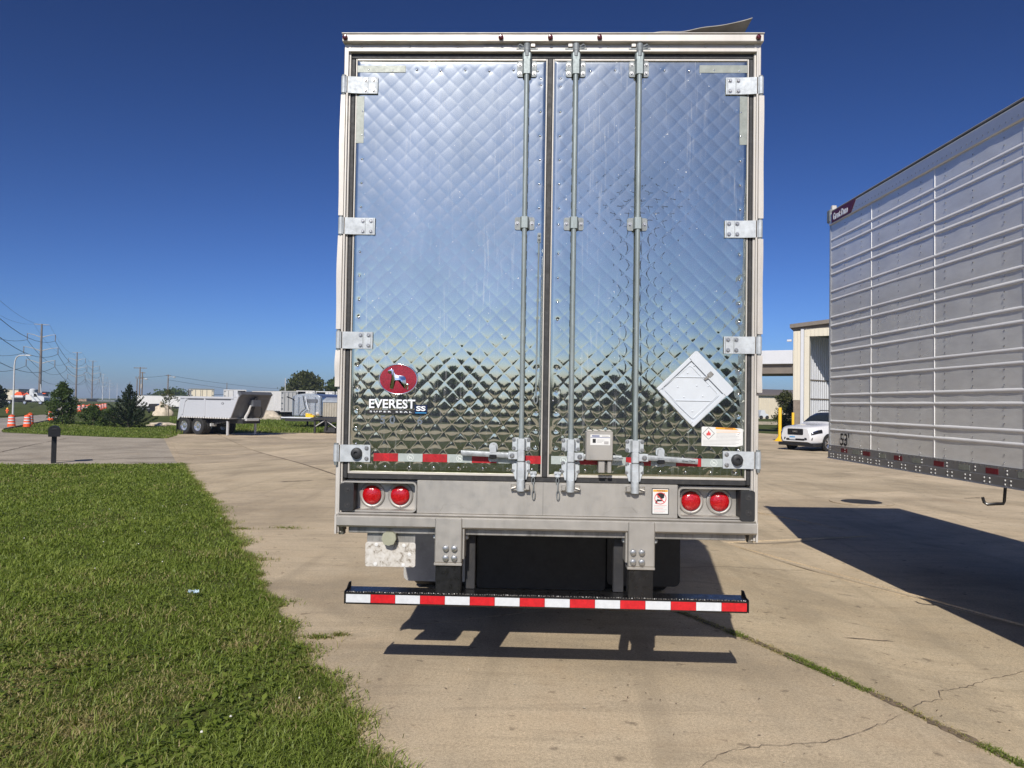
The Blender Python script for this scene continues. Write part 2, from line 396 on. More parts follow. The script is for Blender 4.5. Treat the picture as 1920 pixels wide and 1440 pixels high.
XS = sorted(set([-1500, -400, -120, -60, -30] + [-14 + i for i in range(11)] + [0, 1.6, 1.9, 2.2, 2.5, 2.8, 3.1, 3.4, 6, 30, 60, 120, 400, 1500]))
YS = [-1500, -400, -120, -60, -20, 0, 20, 40, 60, 90, 150, 300, 700, 3000]
g = MB().grid([[(x, y, float(gz(x)) - 0.10) for y in YS] for x in XS])
tag(g.build('ground', M['field'], smooth=60), kind='structure')

def clip_poly(poly, a, b, c):            # keep a*x+b*y<=c
    out = []
    for i in range(len(poly)):
        p, q = poly[i], poly[(i + 1) % len(poly)]
        dp, dq = a * p[0] + b * p[1] - c, a * q[0] + b * q[1] - c
        if dp <= 0: out.append(p)
        if dp * dq < 0:
            k = dp / (dp - dq); out.append((p[0] + (q[0] - p[0]) * k, p[1] + (q[1] - p[1]) * k))
    return out
def sheet(mb, poly, dz, thick=0.0, step=1.0):
    """a sheet over the polygon that follows the crossfall: cut into strips along x"""
    xs = [p[0] for p in poly]; cuts = [-14 + i * step for i in range(int(10 / step) + 1)] + [1.6, 2.05, 2.5, 2.95, 3.4]
    cuts = [min(xs)] + [c for c in sorted(cuts) if min(xs) < c < max(xs)] + [max(xs)]
    for a, b in zip(cuts[:-1], cuts[1:]):
        q = clip_poly(clip_poly(poly, 1, 0, b), -1, 0, -a)
        if len(q) < 3: continue
        n = len(q); V = [(p[0], p[1], float(gz(p[0])) + dz) for p in q]
        mb.add(V, [tuple(range(n))])
    if thick:
        n = len(poly)
        for i in range(n):
            p, q = poly[i], poly[(i + 1) % n]
            mb.add([(p[0], p[1], float(gz(p[0])) + dz), (q[0], q[1], float(gz(q[0])) + dz), (q[0], q[1], float(gz(q[0])) + dz - thick), (p[0], p[1], float(gz(p[0])) + dz - thick)], [(0, 1, 2, 3)])
    return mb

# ---- concrete yard: slabs laid in lanes that run across the line of the trailers
E1 = (0.888, 0.46); E2 = (-0.46, 0.888)
def ab(a, b): return (E1[0] * a + E2[0] * b, E1[1] * a + E2[1] * b)
far_yard = [(-22.6, 42.8), (-21.9, 41.3), (-17.0, 45.0), (-13.0, 46.8), (9, 58), (14, 62), (60, 76), (60, -40), (3, -40)]
ybase = MB(); sheet(ybase, [ab(-1.19, -14), ab(40, -14), ab(40, 58), ab(-1.19, 47)], -0.009)
yard = tag(ybase.build('yard', M['joint'], smooth=0), kind='structure')
lanes = [-1.19, 1.95, 4.96, 7.97, 10.98, 14.0, 17.0, 20.0, 23.0, 26.0, 29.0, 32.0, 36.0, 40.0]
for li in range(len(lanes) - 1):
    a0, a1 = lanes[li], lanes[li + 1]
    bs = {0: [-14, -8.4, -3.4, 1.64, 6.6, 11.6, 16.7, 21.8, 27, 32, 37, 42, 47]}.get(li)
    if bs is None:
        off = [0.75, 2.6, 4.1, 1.2, 3.3][li % 5] - 0.1
        bs = [-14] + [off - 10 + 5.05 * k for k in range(13)] + [58]
    gap = 0.022 if li == 0 else 0.003
    for k in range(len(bs) - 1):
        b0, b1 = bs[k] + 0.006, bs[k + 1] - 0.006
        mb = MB(); ww = lambda q: 0.004 * math.sin(q * 9.1 + li)
        poly = [ab(a0 + 0.003 + (0.016 if li == 1 else 0), b0), ab(a1 - gap, b0), ab(a1 - gap, b1), ab(a0 + 0.003 + (0.016 if li == 1 else 0), b1)]
        sheet(mb, poly, rng.uniform(-0.0012, 0.0015), 0.015)
        mb.build('slab', M['concrete'][rng.choice([0, 0, 1, 1, 2])], yard, smooth=0)

# ---- cracks in the slabs
def ribbon(mb, pts, wd, dz, jit=0.02, seg=0.06, wj=0.6):
    P = []
    for p, q in zip(pts[:-1], pts[1:]):
        L = math.hypot(q[0] - p[0], q[1] - p[1]); n = max(2, int(L / seg))
        for i in range(n): P.append((p[0] + (q[0] - p[0]) * i / n, p[1] + (q[1] - p[1]) * i / n))
    P.append(pts[-1]); P = [(x + rng.uniform(-jit, jit), y + rng.uniform(-jit, jit)) for x, y in P]
    L_, R2 = [], []
    for i, p in enumerate(P):
        a, b = P[max(0, i - 1)], P[min(len(P) - 1, i + 1)]; dx, dy = b[0] - a[0], b[1] - a[1]; l = math.hypot(dx, dy) or 1
        h = wd * 0.5 * rng.uniform(1 - wj, 1 + wj) * (0.15 if i in (0, len(P) - 1) else 1); z = float(gz(p[0])) + dz
        L_.append((p[0] - dy / l * h, p[1] + dx / l * h, z)); R2.append((p[0] + dy / l * h, p[1] - dx / l * h, z))
    mb.grid([L_, R2]); return mb
CRACKS = [[(0.75, -0.93), (0.95, -0.74), (1.14, -0.67), (1.45, -0.62), (1.66, -0.5), (2.0, -0.22), (2.1, -0.12)],
          [(2.25, 0.05), (2.34, 0.16), (2.55, 0.32), (2.62, 0.5), (2.9, 0.68), (3.2, 0.94), (3.57, 1.13), (4.2, 1.5)],
          [(3.9, 9.6), (4.4, 9.4), (5.0, 9.8), (5.6, 9.6), (6.0, 9.7)],
          [(6.9, 10.6), (7.4, 9.8), (8.0, 9.2), (9.0, 8.7), (10.5, 8.4)], [(7.1, 11.6), (8.4, 12.1), (9.6, 12.5), (11.4, 13.4)],
          [(5.1, 14.6), (6.9, 13.7), (8.0, 12.4)], [(-4.2, 8.5), (-3.4, 8.9), (-2.4, 9.2)], [(-7.0, 14.2), (-5.5, 14.6), (-4.2, 15.2)],
          [(-9.5, 19.0), (-7.5, 19.5), (-6.0, 20.4)], [(3.2, 6.2), (3.9, 6.6), (4.4, 6.5), (5.4, 7.1)], [(-2.2, 3.4), (-1.4, 3.9), (-0.5, 4.0)],
          [(8.0, 20.0), (11.0, 22.0), (13.5, 22.8), (17, 25)], [(6.5, 17.0), (8.4, 17.4), (9.6, 18.6)]]
cm = MB()
for cpts in CRACKS: ribbon(cm, cpts, 0.0045, 0.007, 0.012, 0.04)
cm.build('cracks', M['crack'], yard, smooth=0, kind='stuff')
# tar-dark patches on the far side of the yard
dm = MB()
for (x, y, l, a) in [(-5.6, 11.9, 0.7, 0.35), (-4.7, 12.3, 0.25, 0.3), (-9.3, 22.5, 0.8, 0.2), (9.4, 12.6, 0.5, 0.4), (2.4, 1.55, 0.5, 0.3)]:
    ribbon(dm, [(x, y), (x + l * math.cos(a), y + l * math.sin(a))], 0.016 if y < 3 else 0.05, 0.006, 0.01, 0.05)
dm.build('tar_marks', M['crack'], yard, smooth=0, kind='stuff')

# ---- storm drain
dr = thing('storm_drain', 'round iron drain grate set in the concrete near the ribbed trailer', 'drain', (6.7, 11.5, -0.18))
mb = MB(); mb.lathe([(0.62, 0.006), (0.62, 0.016), (0.40, 0.016), (0.40, 0.006)], (0, 0, 0), (0, 0, 1), 28, cap=False); mb.build('concrete_collar', M['concrete'][2], dr)
mb = MB(); mb.lathe([(0.39, 0.008), (0.39, 0.02), (0.33, 0.02), (0.33, 0.008)], (0, 0, 0), (0, 0, 1), 24, cap=False)
for i in range(-3, 4):
    h = math.sqrt(0.33 ** 2 - (i * 0.09) ** 2); mb.box(-h, h, i * 0.09 - 0.02, i * 0.09 + 0.02, 0.006, 0.018)
mb.build('grate', M['chassis'], dr)
MB().lathe([(0.33, 0.0075), (0.001, 0.0075)], (0, 0, 0), (0, 0, 1), 24, cap=False).build('sump', M['crack'], dr)

# ---- near lawn, driveway, far lawn, street
lawn_e = [(-11.25, 19.45), (-8.3, 13.6), (-5.85, 8.95), (-4.15, 5.65), (-2.82, 3.0), (-2.02, 1.40), (-1.68, 0.75), (-1.21, -0.12), (-0.93, -0.70), (-0.70, -1.05), (0.6, -3.6), (2.6, -7.5), (5.6, -13.3)]
_e = []
for p, q in zip(lawn_e[:-1], lawn_e[1:]):
    L = math.hypot(q[0] - p[0], q[1] - p[1]); m_ = max(1, int(L / 0.12))
    for i in range(m_):
        t_ = i / m_; o_ = -0.075 + 0.055 * math.sin(7.1 * (p[1] + t_ * L)) * math.sin(2.3 * (p[1] + t_ * L) + 1) + rng.uniform(-0.03, 0.03)
        _e.append((p[0] + (q[0] - p[0]) * t_ + o_ * E1[0], p[1] + (q[1] - p[1]) * t_ + o_ * E1[1]))
lawn_e = _e + [lawn_e[-1]]
lawn_poly = [(-60, -13.3), (-60, 12.0), (-16.7, 18.8), (-15.3, 19.2), (-13.9, 19.6)] + lawn_e
tag(sheet(MB(), lawn_poly, 0.004, 0.08).build('lawn', M['soil'], smooth=0), kind='structure')
drive_poly = [(-60, 12.2), (-16.7, 19.0), (-15.3, 19.4), (-13.9, 19.8), (-11.3, 19.6), (-12.2, 21.4), (-19.7, 36.0), (-23.3, 36.5), (-27.7, 38.2), (-31.5, 39.8), (-33.0, 41.7), (-60, 60)]
drv = tag(sheet(MB(), drive_poly, -0.006, 0.05).build('driveway', M['drive'], smooth=0), kind='structure')
cm = MB()
for cpts in [[(-18.3, 19.2), (-20.5, 24.0), (-22.5, 29.0), (-24.6, 35.0)], [(-16.4, 20.6), (-14.2, 22.6), (-12.8, 23.1)], [(-22.0, 21.0), (-16.6, 20.2)], [(-13.9, 20.7), (-12.3, 20.5)]]:
    ribbon(cm, cpts, 0.06, 0.001, 0.03, 0.2)
cm.build('cracks', M['crack'], drv, smooth=0, kind='stuff')
far_lawn = [(-19.9, 36.2), (-23.3, 36.75), (-27.7, 38.4), (-31.4, 40.0), (-33.2, 42.0), (-35.6, 47.0), (-44, 64), (-50.6, 76), (-95, 150), (-60, 150), (-30, 90), (-12, 75), (-8, 50), (-13.4, 47.1), (-17.2, 45.4), (-21.9, 42.6)]
tag(sheet(MB(), far_lawn, 0.0, 0.06).build('verge', M['roughgrass'], smooth=0), kind='structure')
street = [(-60, 60.2), (-33.3, 42.2), (-35.8, 47.2), (-44.2, 64.2), (-50.8, 76.2), (-100, 160), (-112, 160), (-57.5, 84), (-52, 71), (-49.5, 65), (-62, 58)]
street = [(-80, 62), (-60, 60.2), (-33.1, 42.0), (-35.8, 47.2), (-44.2, 64.2), (-50.8, 76.2), (-100, 160), (-112, 160), (-58.5, 84), (-53, 71), (-52, 66.5), (-80, 70)]
tag(sheet(MB(), street, -0.02, 0.03).build('street', M['street'], smooth=0), kind='structure')
kb = MB()
for pts, wdt in (([(-33.6, 42.4), (-36.0, 47.2), (-44.4, 64.2), (-51.0, 76.2), (-100.2, 160)], 0.22),):
    for p, q in zip(pts[:-1], pts[1:]):
        d = Vector((q[0] - p[0], q[1] - p[1], 0)).normalized(); n_ = Vector((d.y, -d.x, 0)) * wdt
        a, b = Vector((*p, -0.42)), Vector((*q, -0.42))
        kb.add([a, b, b + n_, a + n_, a + Vector((0, 0, 0.14)), b + Vector((0, 0, 0.14)), b + n_ + Vector((0, 0, 0.14)), a + n_ + Vector((0, 0, 0.14))], [(0, 1, 5, 4), (1, 2, 6, 5), (2, 3, 7, 6), (3, 0, 4, 7), (4, 5, 6, 7)])
tag(kb.build('kerb', M['drive'], smooth=0), kind='structure')
# behind the photographer: the road that the polished doors mirror, between grass fields
back_road = [(-160, -22), (-6, -24), (6, -36), (120, -42), (120, -56), (10, -56), (-160, -66)]
tag(sheet(MB(), back_road, -0.03, 0.03).build('road', M['concrete'][1], smooth=0), kind='structure')

# ---- grass
def inside(px, py, poly):
    r = np.zeros(len(px), bool); n = len(poly); j = n - 1
    for i in range(n):
        xi, yi = poly[i]; xj, yj = poly[j]
        c = ((yi > py) != (yj > py)) & (px < (xj - xi) * (py - yi) / (yj - yi + 1e-12) + xi); r ^= c; j = i
    return r
def vnoise(x, y, s, seed):
    rs = np.random.RandomState(seed); T = rs.rand(64, 64); x = x / s; y = y / s
    xi = np.floor(x).astype(int); yi = np.floor(y).astype(int); fx = x - xi; fy = y - yi
    fx = fx * fx * (3 - 2 * fx); fy = fy * fy * (3 - 2 * fy); q = lambda a, b: T[a % 64, b % 64]
    return (q(xi, yi) * (1 - fx) + q(xi + 1, yi) * fx) * (1 - fy) + (q(xi, yi + 1) * (1 - fx) + q(xi + 1, yi + 1) * fx) * fy
def grass_mat(name, cols, dry):
    m, t, b = newmat(name)
    a = N(t, 'ShaderNodeAttribute'); a.attribute_name = 'tint'
    sep = N(t, 'ShaderNodeSeparateColor'); t.links.new(a.outputs['Color'], sep.inputs[0])
    c = ramp(t, sep.outputs[0], [(0.0, cols[0]), (0.5, cols[1]), (1.0, cols[2])])
    c = mixc(t, ramp(t, sep.outputs[1], [(0.72, 0.0), (0.92, 0.9)]), c, dry)
    t.links.new(c, b.inputs['Base Color']); b.inputs['Roughness'].default_value = 0.5; b.inputs['Specular IOR Level'].default_value = 0.35
    b.inputs['Subsurface Weight'].default_value = 0.0
    tr = N(t, 'ShaderNodeBsdfTranslucent'); t.links.new(mixc(t, 1.0, c, (1.25, 1.35, 0.6), 'MULTIPLY'), tr.inputs[0])
    mx = N(t, 'ShaderNodeMixShader'); mx.inputs[0].default_value = 0.42
    t.links.new(b.outputs[0], mx.inputs[1]); t.links.new(tr.outputs[0], mx.inputs[2]); t.links.new(mx.outputs[0], t.nodes['Material Output'].inputs[0])
    return m
M['grass'] = grass_mat('grass_blades', ((0.100, 0.148, 0.021), (0.195, 0.255, 0.042), (0.32, 0.365, 0.092)), (0.43, 0.345, 0.175))
def blades(name, x, y, h, wd, tint, dry, mat, parent=None, lean=0.55, flat=0.0):
    n = len(x); az = npr.rand(n) * 2 * np.pi; z0 = gz(x) - 0.005
    le = h * lean * (0.25 + npr.rand(n)); dx, dy = np.cos(az), np.sin(az)
    pa = az + np.pi / 2 + npr.randn(n) * 0.5; wx, wy = np.cos(pa) * wd * 0.5, np.sin(pa) * wd * 0.5
    hz = h * (1 - flat * npr.rand(n))
    V = np.zeros((n, 5, 3), np.float32)
    V[:, 0] = np.stack([x - wx, y - wy, z0], 1); V[:, 1] = np.stack([x + wx, y + wy, z0], 1)
    mx_, my_ = x + dx * le * 0.35, y + dy * le * 0.35
    V[:, 2] = np.stack([mx_ + wx * 0.8, my_ + wy * 0.8, z0 + hz * 0.62], 1); V[:, 3] = np.stack([mx_ - wx * 0.8, my_ - wy * 0.8, z0 + hz * 0.62], 1)
    V[:, 4] = np.stack([x + dx * le, y + dy * le, z0 + hz * (0.95 - 0.25 * npr.rand(n))], 1)
    i = np.arange(n)[:, None] * 5
    F = np.concatenate([i + [0, 1, 2], i + [0, 2, 3], i + [3, 2, 4]], 0)
    o = npmesh(name, V.reshape(-1, 3), F, mat, parent, True, 'stuff')
    at = o.data.color_attributes.new('tint', 'FLOAT_COLOR', 'POINT')
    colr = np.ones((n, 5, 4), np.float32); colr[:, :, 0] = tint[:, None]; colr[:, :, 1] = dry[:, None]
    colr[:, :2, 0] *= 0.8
    at.data.foreach_set('color', colr.ravel())
    return o
lawn_g = [(-60, -13.3), (-60, 12.2), (-16.7, 19.0), (-15.3, 19.35), (-13.9, 19.75), (-11.25, 19.55)] + [(x + 0.03, y + 0.02) for x, y in lawn_e[1:]]
n = 620000; u = npr.rand(n); d0_, d1_ = 2.2, 36.0
dd = ((1 - u) * d0_ ** 0.35 + u * d1_ ** 0.35) ** (1 / 0.35); th = R_(1.84) + np.radians(npr.uniform(-13, 41, n))
bx = CAMP.x - np.sin(th) * dd; by = CAMP.y + np.cos(th) * dd; k = inside(bx, by, lawn_g) & ((vnoise(bx, by, 0.42, 17) > 0.17) | (npr.rand(n) < 0.5)); bx, by, dd = bx[k], by[k], dd[k]
bh = 0.056 + 0.0016 * dd; bw = 0.0026 + 0.00085 * dd
cl = vnoise(bx, by, 0.28, 3) * 0.6 + vnoise(bx, by, 0.9, 4) * 0.4
dryp = vnoise(bx, by, 1.3, 5) * 0.55 + vnoise(bx, by, 0.35, 6) * 0.45
nearw = 1 - ss(4, 11, np.hypot(bx - CAMP.x, by - CAMP.y))
tint = np.clip(0.15 + cl * 0.6 + npr.randn(len(bx)) * 0.2, 0, 1)
dry = np.clip(dryp * (0.74 + 0.36 * nearw) + npr.randn(len(bx)) * 0.16 + 0.10, 0, 1)
bh = bh * (0.35 + 1.0 * cl) * npr.uniform(0.55, 1.25, len(bx)); bw = bw * npr.uniform(0.6, 1.3, len(bx))
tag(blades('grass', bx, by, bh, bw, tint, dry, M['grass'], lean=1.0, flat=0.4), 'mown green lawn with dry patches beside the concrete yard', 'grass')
# longer tufts the mower missed
n = 1500; u = npr.rand(n); dd = 2.4 + 14 * u ** 1.2; th = R_(1.84) + np.radians(npr.uniform(2, 40, n)); qx = CAMP.x - np.sin(th) * dd; qy = CAMP.y + np.cos(th) * dd
k = inside(qx, qy, lawn_g) & (vnoise(qx, qy, 0.8, 37) > 0.45); qx, qy = np.repeat(qx[k], 9), np.repeat(qy[k], 9); n = len(qx); qx = qx + npr.randn(n) * 0.014; qy = qy + npr.randn(n) * 0.014
tag(blades('grass_tufts', qx, qy, npr.uniform(0.06, 0.135, n), npr.uniform(0.004, 0.0075, n), npr.uniform(0.35, 1.0, n), np.where(npr.rand(n) < 0.12, 0.95, 0.4), M['grass'], lean=0.9, flat=0.3), 'longer grass tufts scattered over the lawn', 'grass')
# broad clover and plantain leaves low in the near grass
n = 9000; u = npr.rand(n); dd = 2.4 + 7.0 * u ** 1.3; th = R_(1.84) + np.radians(npr.uniform(2, 40, n)); qx = CAMP.x - np.sin(th) * dd; qy = CAMP.y + np.cos(th) * dd
k = inside(qx, qy, lawn_g) & (vnoise(qx, qy, 0.45, 91) > 0.56); qx, qy = qx[k], qy[k]; n = len(qx); az = npr.rand(n) * 6.283; L_ = npr.uniform(0.012, 0.032, n); z = gz(qx) + npr.uniform(0.015, 0.05, n)
cx_, sx_ = np.cos(az), np.sin(az); tl = npr.uniform(-0.25, 0.45, n)
V = np.stack([np.stack([qx - cx_ * L_, qy - sx_ * L_, z - tl * L_], 1), np.stack([qx + sx_ * L_ * 0.55, qy - cx_ * L_ * 0.55, z + 0.004], 1), np.stack([qx + cx_ * L_, qy + sx_ * L_, z + tl * L_], 1), np.stack([qx - sx_ * L_ * 0.55, qy + cx_ * L_ * 0.55, z + 0.004], 1)], 1)
ob = npmesh('broadleaf_weeds', V.reshape(-1, 3), np.arange(n)[:, None] * 4 + np.array([0, 1, 2, 3]), M['grass'], None, False, 'stuff'); at = ob.data.color_attributes.new('tint', 'FLOAT_COLOR', 'POINT'); cc = np.ones((n, 4, 4), np.float32); cc[:, :, 0] = npr.uniform(0.15, 0.75, n)[:, None]; cc[:, :, 1] = 0.3; at.data.foreach_set('color', cc.ravel())
tag(ob, 'low broad clover leaves among the lawn grass', 'weeds')
# ragged fringe over the edge of the slabs, weeds in the joints
ex, ey = [], []
for p, q in zip([e for e in lawn_e if e[1] > -3.6][:-1], [e for e in lawn_e if e[1] > -3.6][1:]):
    L = math.hypot(q[0] - p[0], q[1] - p[1]); n = int(L * (900 if p[1] < 5 else 420)); tt = npr.rand(n)
    side = np.abs(npr.randn(n)) * 0.06 * (0.4 + 1.6 * vnoise(p[0] + tt * L, p[1] + tt * L, 0.35, 8))
    ex.append(p[0] + (q[0] - p[0]) * tt + side * E1[0]); ey.append(p[1] + (q[1] - p[1]) * tt + side * E1[1])
ex, ey = np.concatenate(ex), np.concatenate(ey); n = len(ex)
tag(blades('grass_fringe', ex, ey, npr.uniform(0.02, 0.075, n), npr.uniform(0.004, 0.007, n), npr.uniform(0.05, 0.8, n), npr.uniform(0.3, 0.95, n), M['grass'], lean=1.2, flat=0.5), 'ragged grass fringe creeping over the slab edges', 'grass')
def joint_weeds(spec, seed):
    X, Y, H, T, D_ = [], [], [], [], []
    for (b0, b1, a, n, sp, h, green) in spec:
        bb = npr.uniform(b0, b1, n); aa = a + npr.randn(n) * sp
        X.append(E1[0] * aa + E2[0] * bb); Y.append(E1[1] * aa + E2[1] * bb); H.append(npr.uniform(0.3, 1.2, n) * h)
        T.append(np.clip(npr.normal(0.35, 0.25, n), 0, 1)); D_.append(np.clip(npr.normal(1.05 - green * 0.62, 0.16, n), 0, 1))
    return map(np.concatenate, (X, Y, H, T, D_))
jf = MB()
for b0, b1 in ((-14.0, -1.6), (-1.6, 1.9), (1.9, 30.0)): ribbon(jf, [ab(1.940, b0), ab(1.940, b1)], 0.052 if b0 == -1.6 else 0.04, 0.0045, 0.010, 0.035, 0.75)
jf.build('joint_soil', pm('joint_filling', (0.155, 0.115, 0.078), 0.95, 0, 0.45, 25, 0.04, 0.6, (0.05, 0.04, 0.025), bmp=0.8, bscale=60, world=True), yard, smooth=0, kind='stuff')
wx, wy, wh, wt, wdry = joint_weeds([(-1.45, -0.75, 1.945, 700, 0.018, 0.025, 0.1), (-0.75, -0.05, 1.945, 2000, 0.022, 0.028, 0.78), (-0.05, 0.35, 1.94, 500, 0.020, 0.025, 0.0), (0.35, 0.55, 1.94, 420, 0.020, 0.03, 0.7), (0.55, 1.05, 1.94, 500, 0.018, 0.028, 0.1), (1.05, 1.7, 1.94, 900, 0.022, 0.03, 0.25),
                               (-1.75, -1.45, 1.945, 800, 0.022, 0.03, 0.75), (-3.2, -1.75, 1.945, 900, 0.022, 0.03, 0.3), (1.7, 6, 1.94, 700, 0.02, 0.03, 0.3)], 1)
tag(blades('joint_weeds', wx, wy, wh, np.full(len(wx), 0.0055), wt, wdry, M['grass'], lean=1.6, flat=0.6), 'low weeds and moss growing along the open slab joint', 'weeds')
# weeds where the cross joints meet the lawn
X, Y = [], []
for (x, y, n, s, dx) in [(-4.05, 5.62, 260, 0.10, 0.0), (-3.6, 5.72, 200, 0.10, 0.30), (-1.66, 0.95, 220, 0.06, 0.03), (-1.52, 1.02, 130, 0.04, 0.04), (-3.15, 3.65, 500, 0.14, 0.0), (-2.5, 5.9, 60, 0.05, 0.2)]:
    X.append(x + npr.randn(n) * s * 0.9 + npr.rand(n) * dx); Y.append(y + npr.randn(n) * s * 0.35 + npr.rand(n) * dx * 0.3)
X, Y = np.concatenate(X), np.concatenate(Y); n = len(X)
tag(blades('edge_weeds', X, Y, npr.uniform(0.015, 0.055, n), np.full(n, 0.006), npr.uniform(0, 0.45, n), npr.uniform(0.55, 1.0, n), M['grass'], lean=1.0, flat=0.4), 'small dark weeds at the ends of the cross joints', 'weeds')
# clover heads and dry leaves, too small to pick apart
fl = MB()
for i in range(34):
    d = rng.uniform(3.0, 14); th = R_(1.84) + R_(rng.uniform(2, 36)); x = CAMP.x - math.sin(th) * d; y = CAMP.y + math.cos(th) * d
    if not inside(np.array([x]), np.array([y]), lawn_poly)[0]: continue
    fl.dome((x, y, float(gz(x)) + rng.uniform(0.05, 0.075)), rng.uniform(0.005, 0.008), (0, 0, 1), 0.008, 6)
tag(fl.build('clover_flowers', pm('clover_white', (0.62, 0.60, 0.55), 0.8, 0, 0.2)), 'scattered white clover flowers in the lawn', 'flowers', kind='stuff')
lf = MB()
for i in range(260):
    x, y = rng.uniform(-0.6, 4.2), rng.uniform(-2.0, 3.0)
    if E1[0] * x + E1[1] * y < -0.9: continue
    s = rng.uniform(0.004, 0.014) * (1.6 if rng.random() < 0.06 else 1); a = rng.uniform(0, 6.28); z = float(gz(x)) + 0.006
    c_, s_ = math.cos(a) * s, math.sin(a) * s
    lf.add([(x - c_, y - s_, z), (x + s_ * 0.4, y - c_ * 0.4, z + 0.003), (x + c_, y + s_, z + rng.uniform(0, 0.008)), (x - s_ * 0.4, y + c_ * 0.4, z + 0.002)], [(0, 1, 2, 3)], 0 if rng.random() < 0.65 else 1)
tag(lf.build('leaf_litter', [pm('dry_leaf', (0.075, 0.05, 0.03), 0.8, 0, 0.4, 30), pm('pale_chip', (0.48, 0.42, 0.32), 0.8, 0, 0.2, 30)], smooth=0), 'tiny dry leaves and chips scattered over the concrete', 'litter', kind='stuff')
# a crumpled wrapper in the grass
p = (-3.05, 2.0)
wr = MB(); G_ = [[(p[0] + 0.014 * (i - 3) + rng.uniform(-.006, .006), p[1] + 0.016 * (j - 2) + rng.uniform(-.006, .006), 0.055 + rng.uniform(-0.012, 0.018)) for j in range(5)] for i in range(7)]
tag(wr.grid(G_).build('crumpled_wrapper', pm('pale_blue_film', (0.45, 0.58, 0.66), 0.25, 0, 0.35, 90), smooth=0), 'crumpled pale blue plastic wrapper lying in the lawn', 'litter')

# ================================================================== MAIN TRAILER (rear towards the camera)
T = thing('refrigerated_trailer', 'polished quilted stainless trailer rear with lock rods and striped bumper, nearest the camera', 'trailer')
def rb(name, mat, x0, x1, z0, z1, yf, yb, c=0.002, parent=None):
    return MB().box(x0, x1, yf, yb, z0, z1, c).build(name, M[mat] if isinstance(mat, str) else mat, parent or T)
M['side_alu'] = pm('side_aluminium', (0.55, 0.55, 0.54), 0.4, 0.6, 0.08, 2)
# body behind the rear frame
rb('side_wall', 'side_alu', -1.288, -1.24, 1.06, 3.99, 0.12, 16.0, 0.004); rb('side_wall', 'side_alu', 1.24, 1.288, 1.06, 3.99, 0.12, 16.0, 0.004)
rb('front_wall', 'side_alu', -1.24, 1.24, 1.06, 3.99, 15.95, 16.0); rb('roof', 'side_alu', -1.29, 1.29, 3.992, 4.022, 0.03, 16.0, 0.006)
rb('floor', 'chassis', -1.24, 1.24, 1.06, 1.20, 0.12, 15.94)
for i in range(14): MB().box(-1.2, 1.2, 0.5 + i * 0.45, 0.56 + i * 0.45, 0.95, 1.058).build('crossmember', M['chassis'], T)
# header
hd = rb('header', 'cream', -1.297, 1.297, 3.984, 4.030, -0.045, 0.03, 0.004)
rb('header_cap', 'cream', -1.300, 1.300, 4.0305, 4.037, -0.052, 0.05, 0.002, hd)
rb('header_web', 'stainless', -1.262, 1.262, 3.948, 3.984, -0.010, 0.10, 0.0, hd)
rb('header_lip', 'cream', -1.262, 1.262, 3.926, 3.948, -0.032, 0.06, 0.003, hd)
MB().box(-0.42, -0.24, -0.013, 0.0, 3.952, 3.981, 0).build('dark_patch', M['stain_dark'], hd)
rv = MB()
for x in (-1.18, -0.88, -0.58, -0.3, 0.0, 0.35, 0.72, 0.95, 1.2): rv.dome((x, -0.0105, 3.968), 0.008, (0, -1, 0), 0.005)
rv.build('rivets', M['bolt'], hd, kind='stuff')
# torn roof skin lifted at the corner
def flap_z(x): t = max(0.0, (x - 0.40) / 0.83); return 4.041 + 0.098 * t ** 2.3 + 0.006 * math.sin(x * 21) * t
fp = MB(); nx, ny = 26, 10
top = [[(0.40 + 0.83 * i / nx - 0.05 * (j / ny) * (i / nx), -0.03 + 0.75 * j / ny, 4.040 + (flap_z(0.40 + 0.83 * i / nx) - 4.040) * (1 - (j / ny)) ** 1.3 + 0.003 * math.sin(i * 0.9 + j)) for j in range(ny + 1)] for i in range(nx + 1)]
fp.grid(top); fp.grid([[(x, y, z - 0.0035) for x, y, z in r] for r in top])
fp.grid([[r[0] for r in top], [(r[0][0], r[0][1] - 0.001, r[0][2] - 0.0045) for r in top]])
tag(fp.build('roof_flap', pm('roof_sheet', (0.23, 0.215, 0.195), 0.55, 0.3, 0.2, 9, 0.1, 0.4, (0.15, 0.13, 0.11)), T, smooth=60), 'torn roof sheet curling up at the corner')
# strip of loose seal along the roof edge
MB().tube([(-1.24 + i * 0.1, -0.02 - 0.004 * math.sin(i * 1.7), 4.040 + 0.003 * math.sin(i * 0.8)) for i in range(17)], 0.0045, 5).build('roof_seal', M['cream'], T)
for x in (-1.278, -0.31, -0.006, 0.296, 1.262):
    mk = MB().lathe([(0.016, 0), (0.016, 0.006), (0.0145, 0.006), (0.0145, 0.014), (0.009, 0.019), (0.001, 0.020)], (x, -0.045, 4.007), (0, -1, 0), 14).build('marker_light', M['marker'], T)
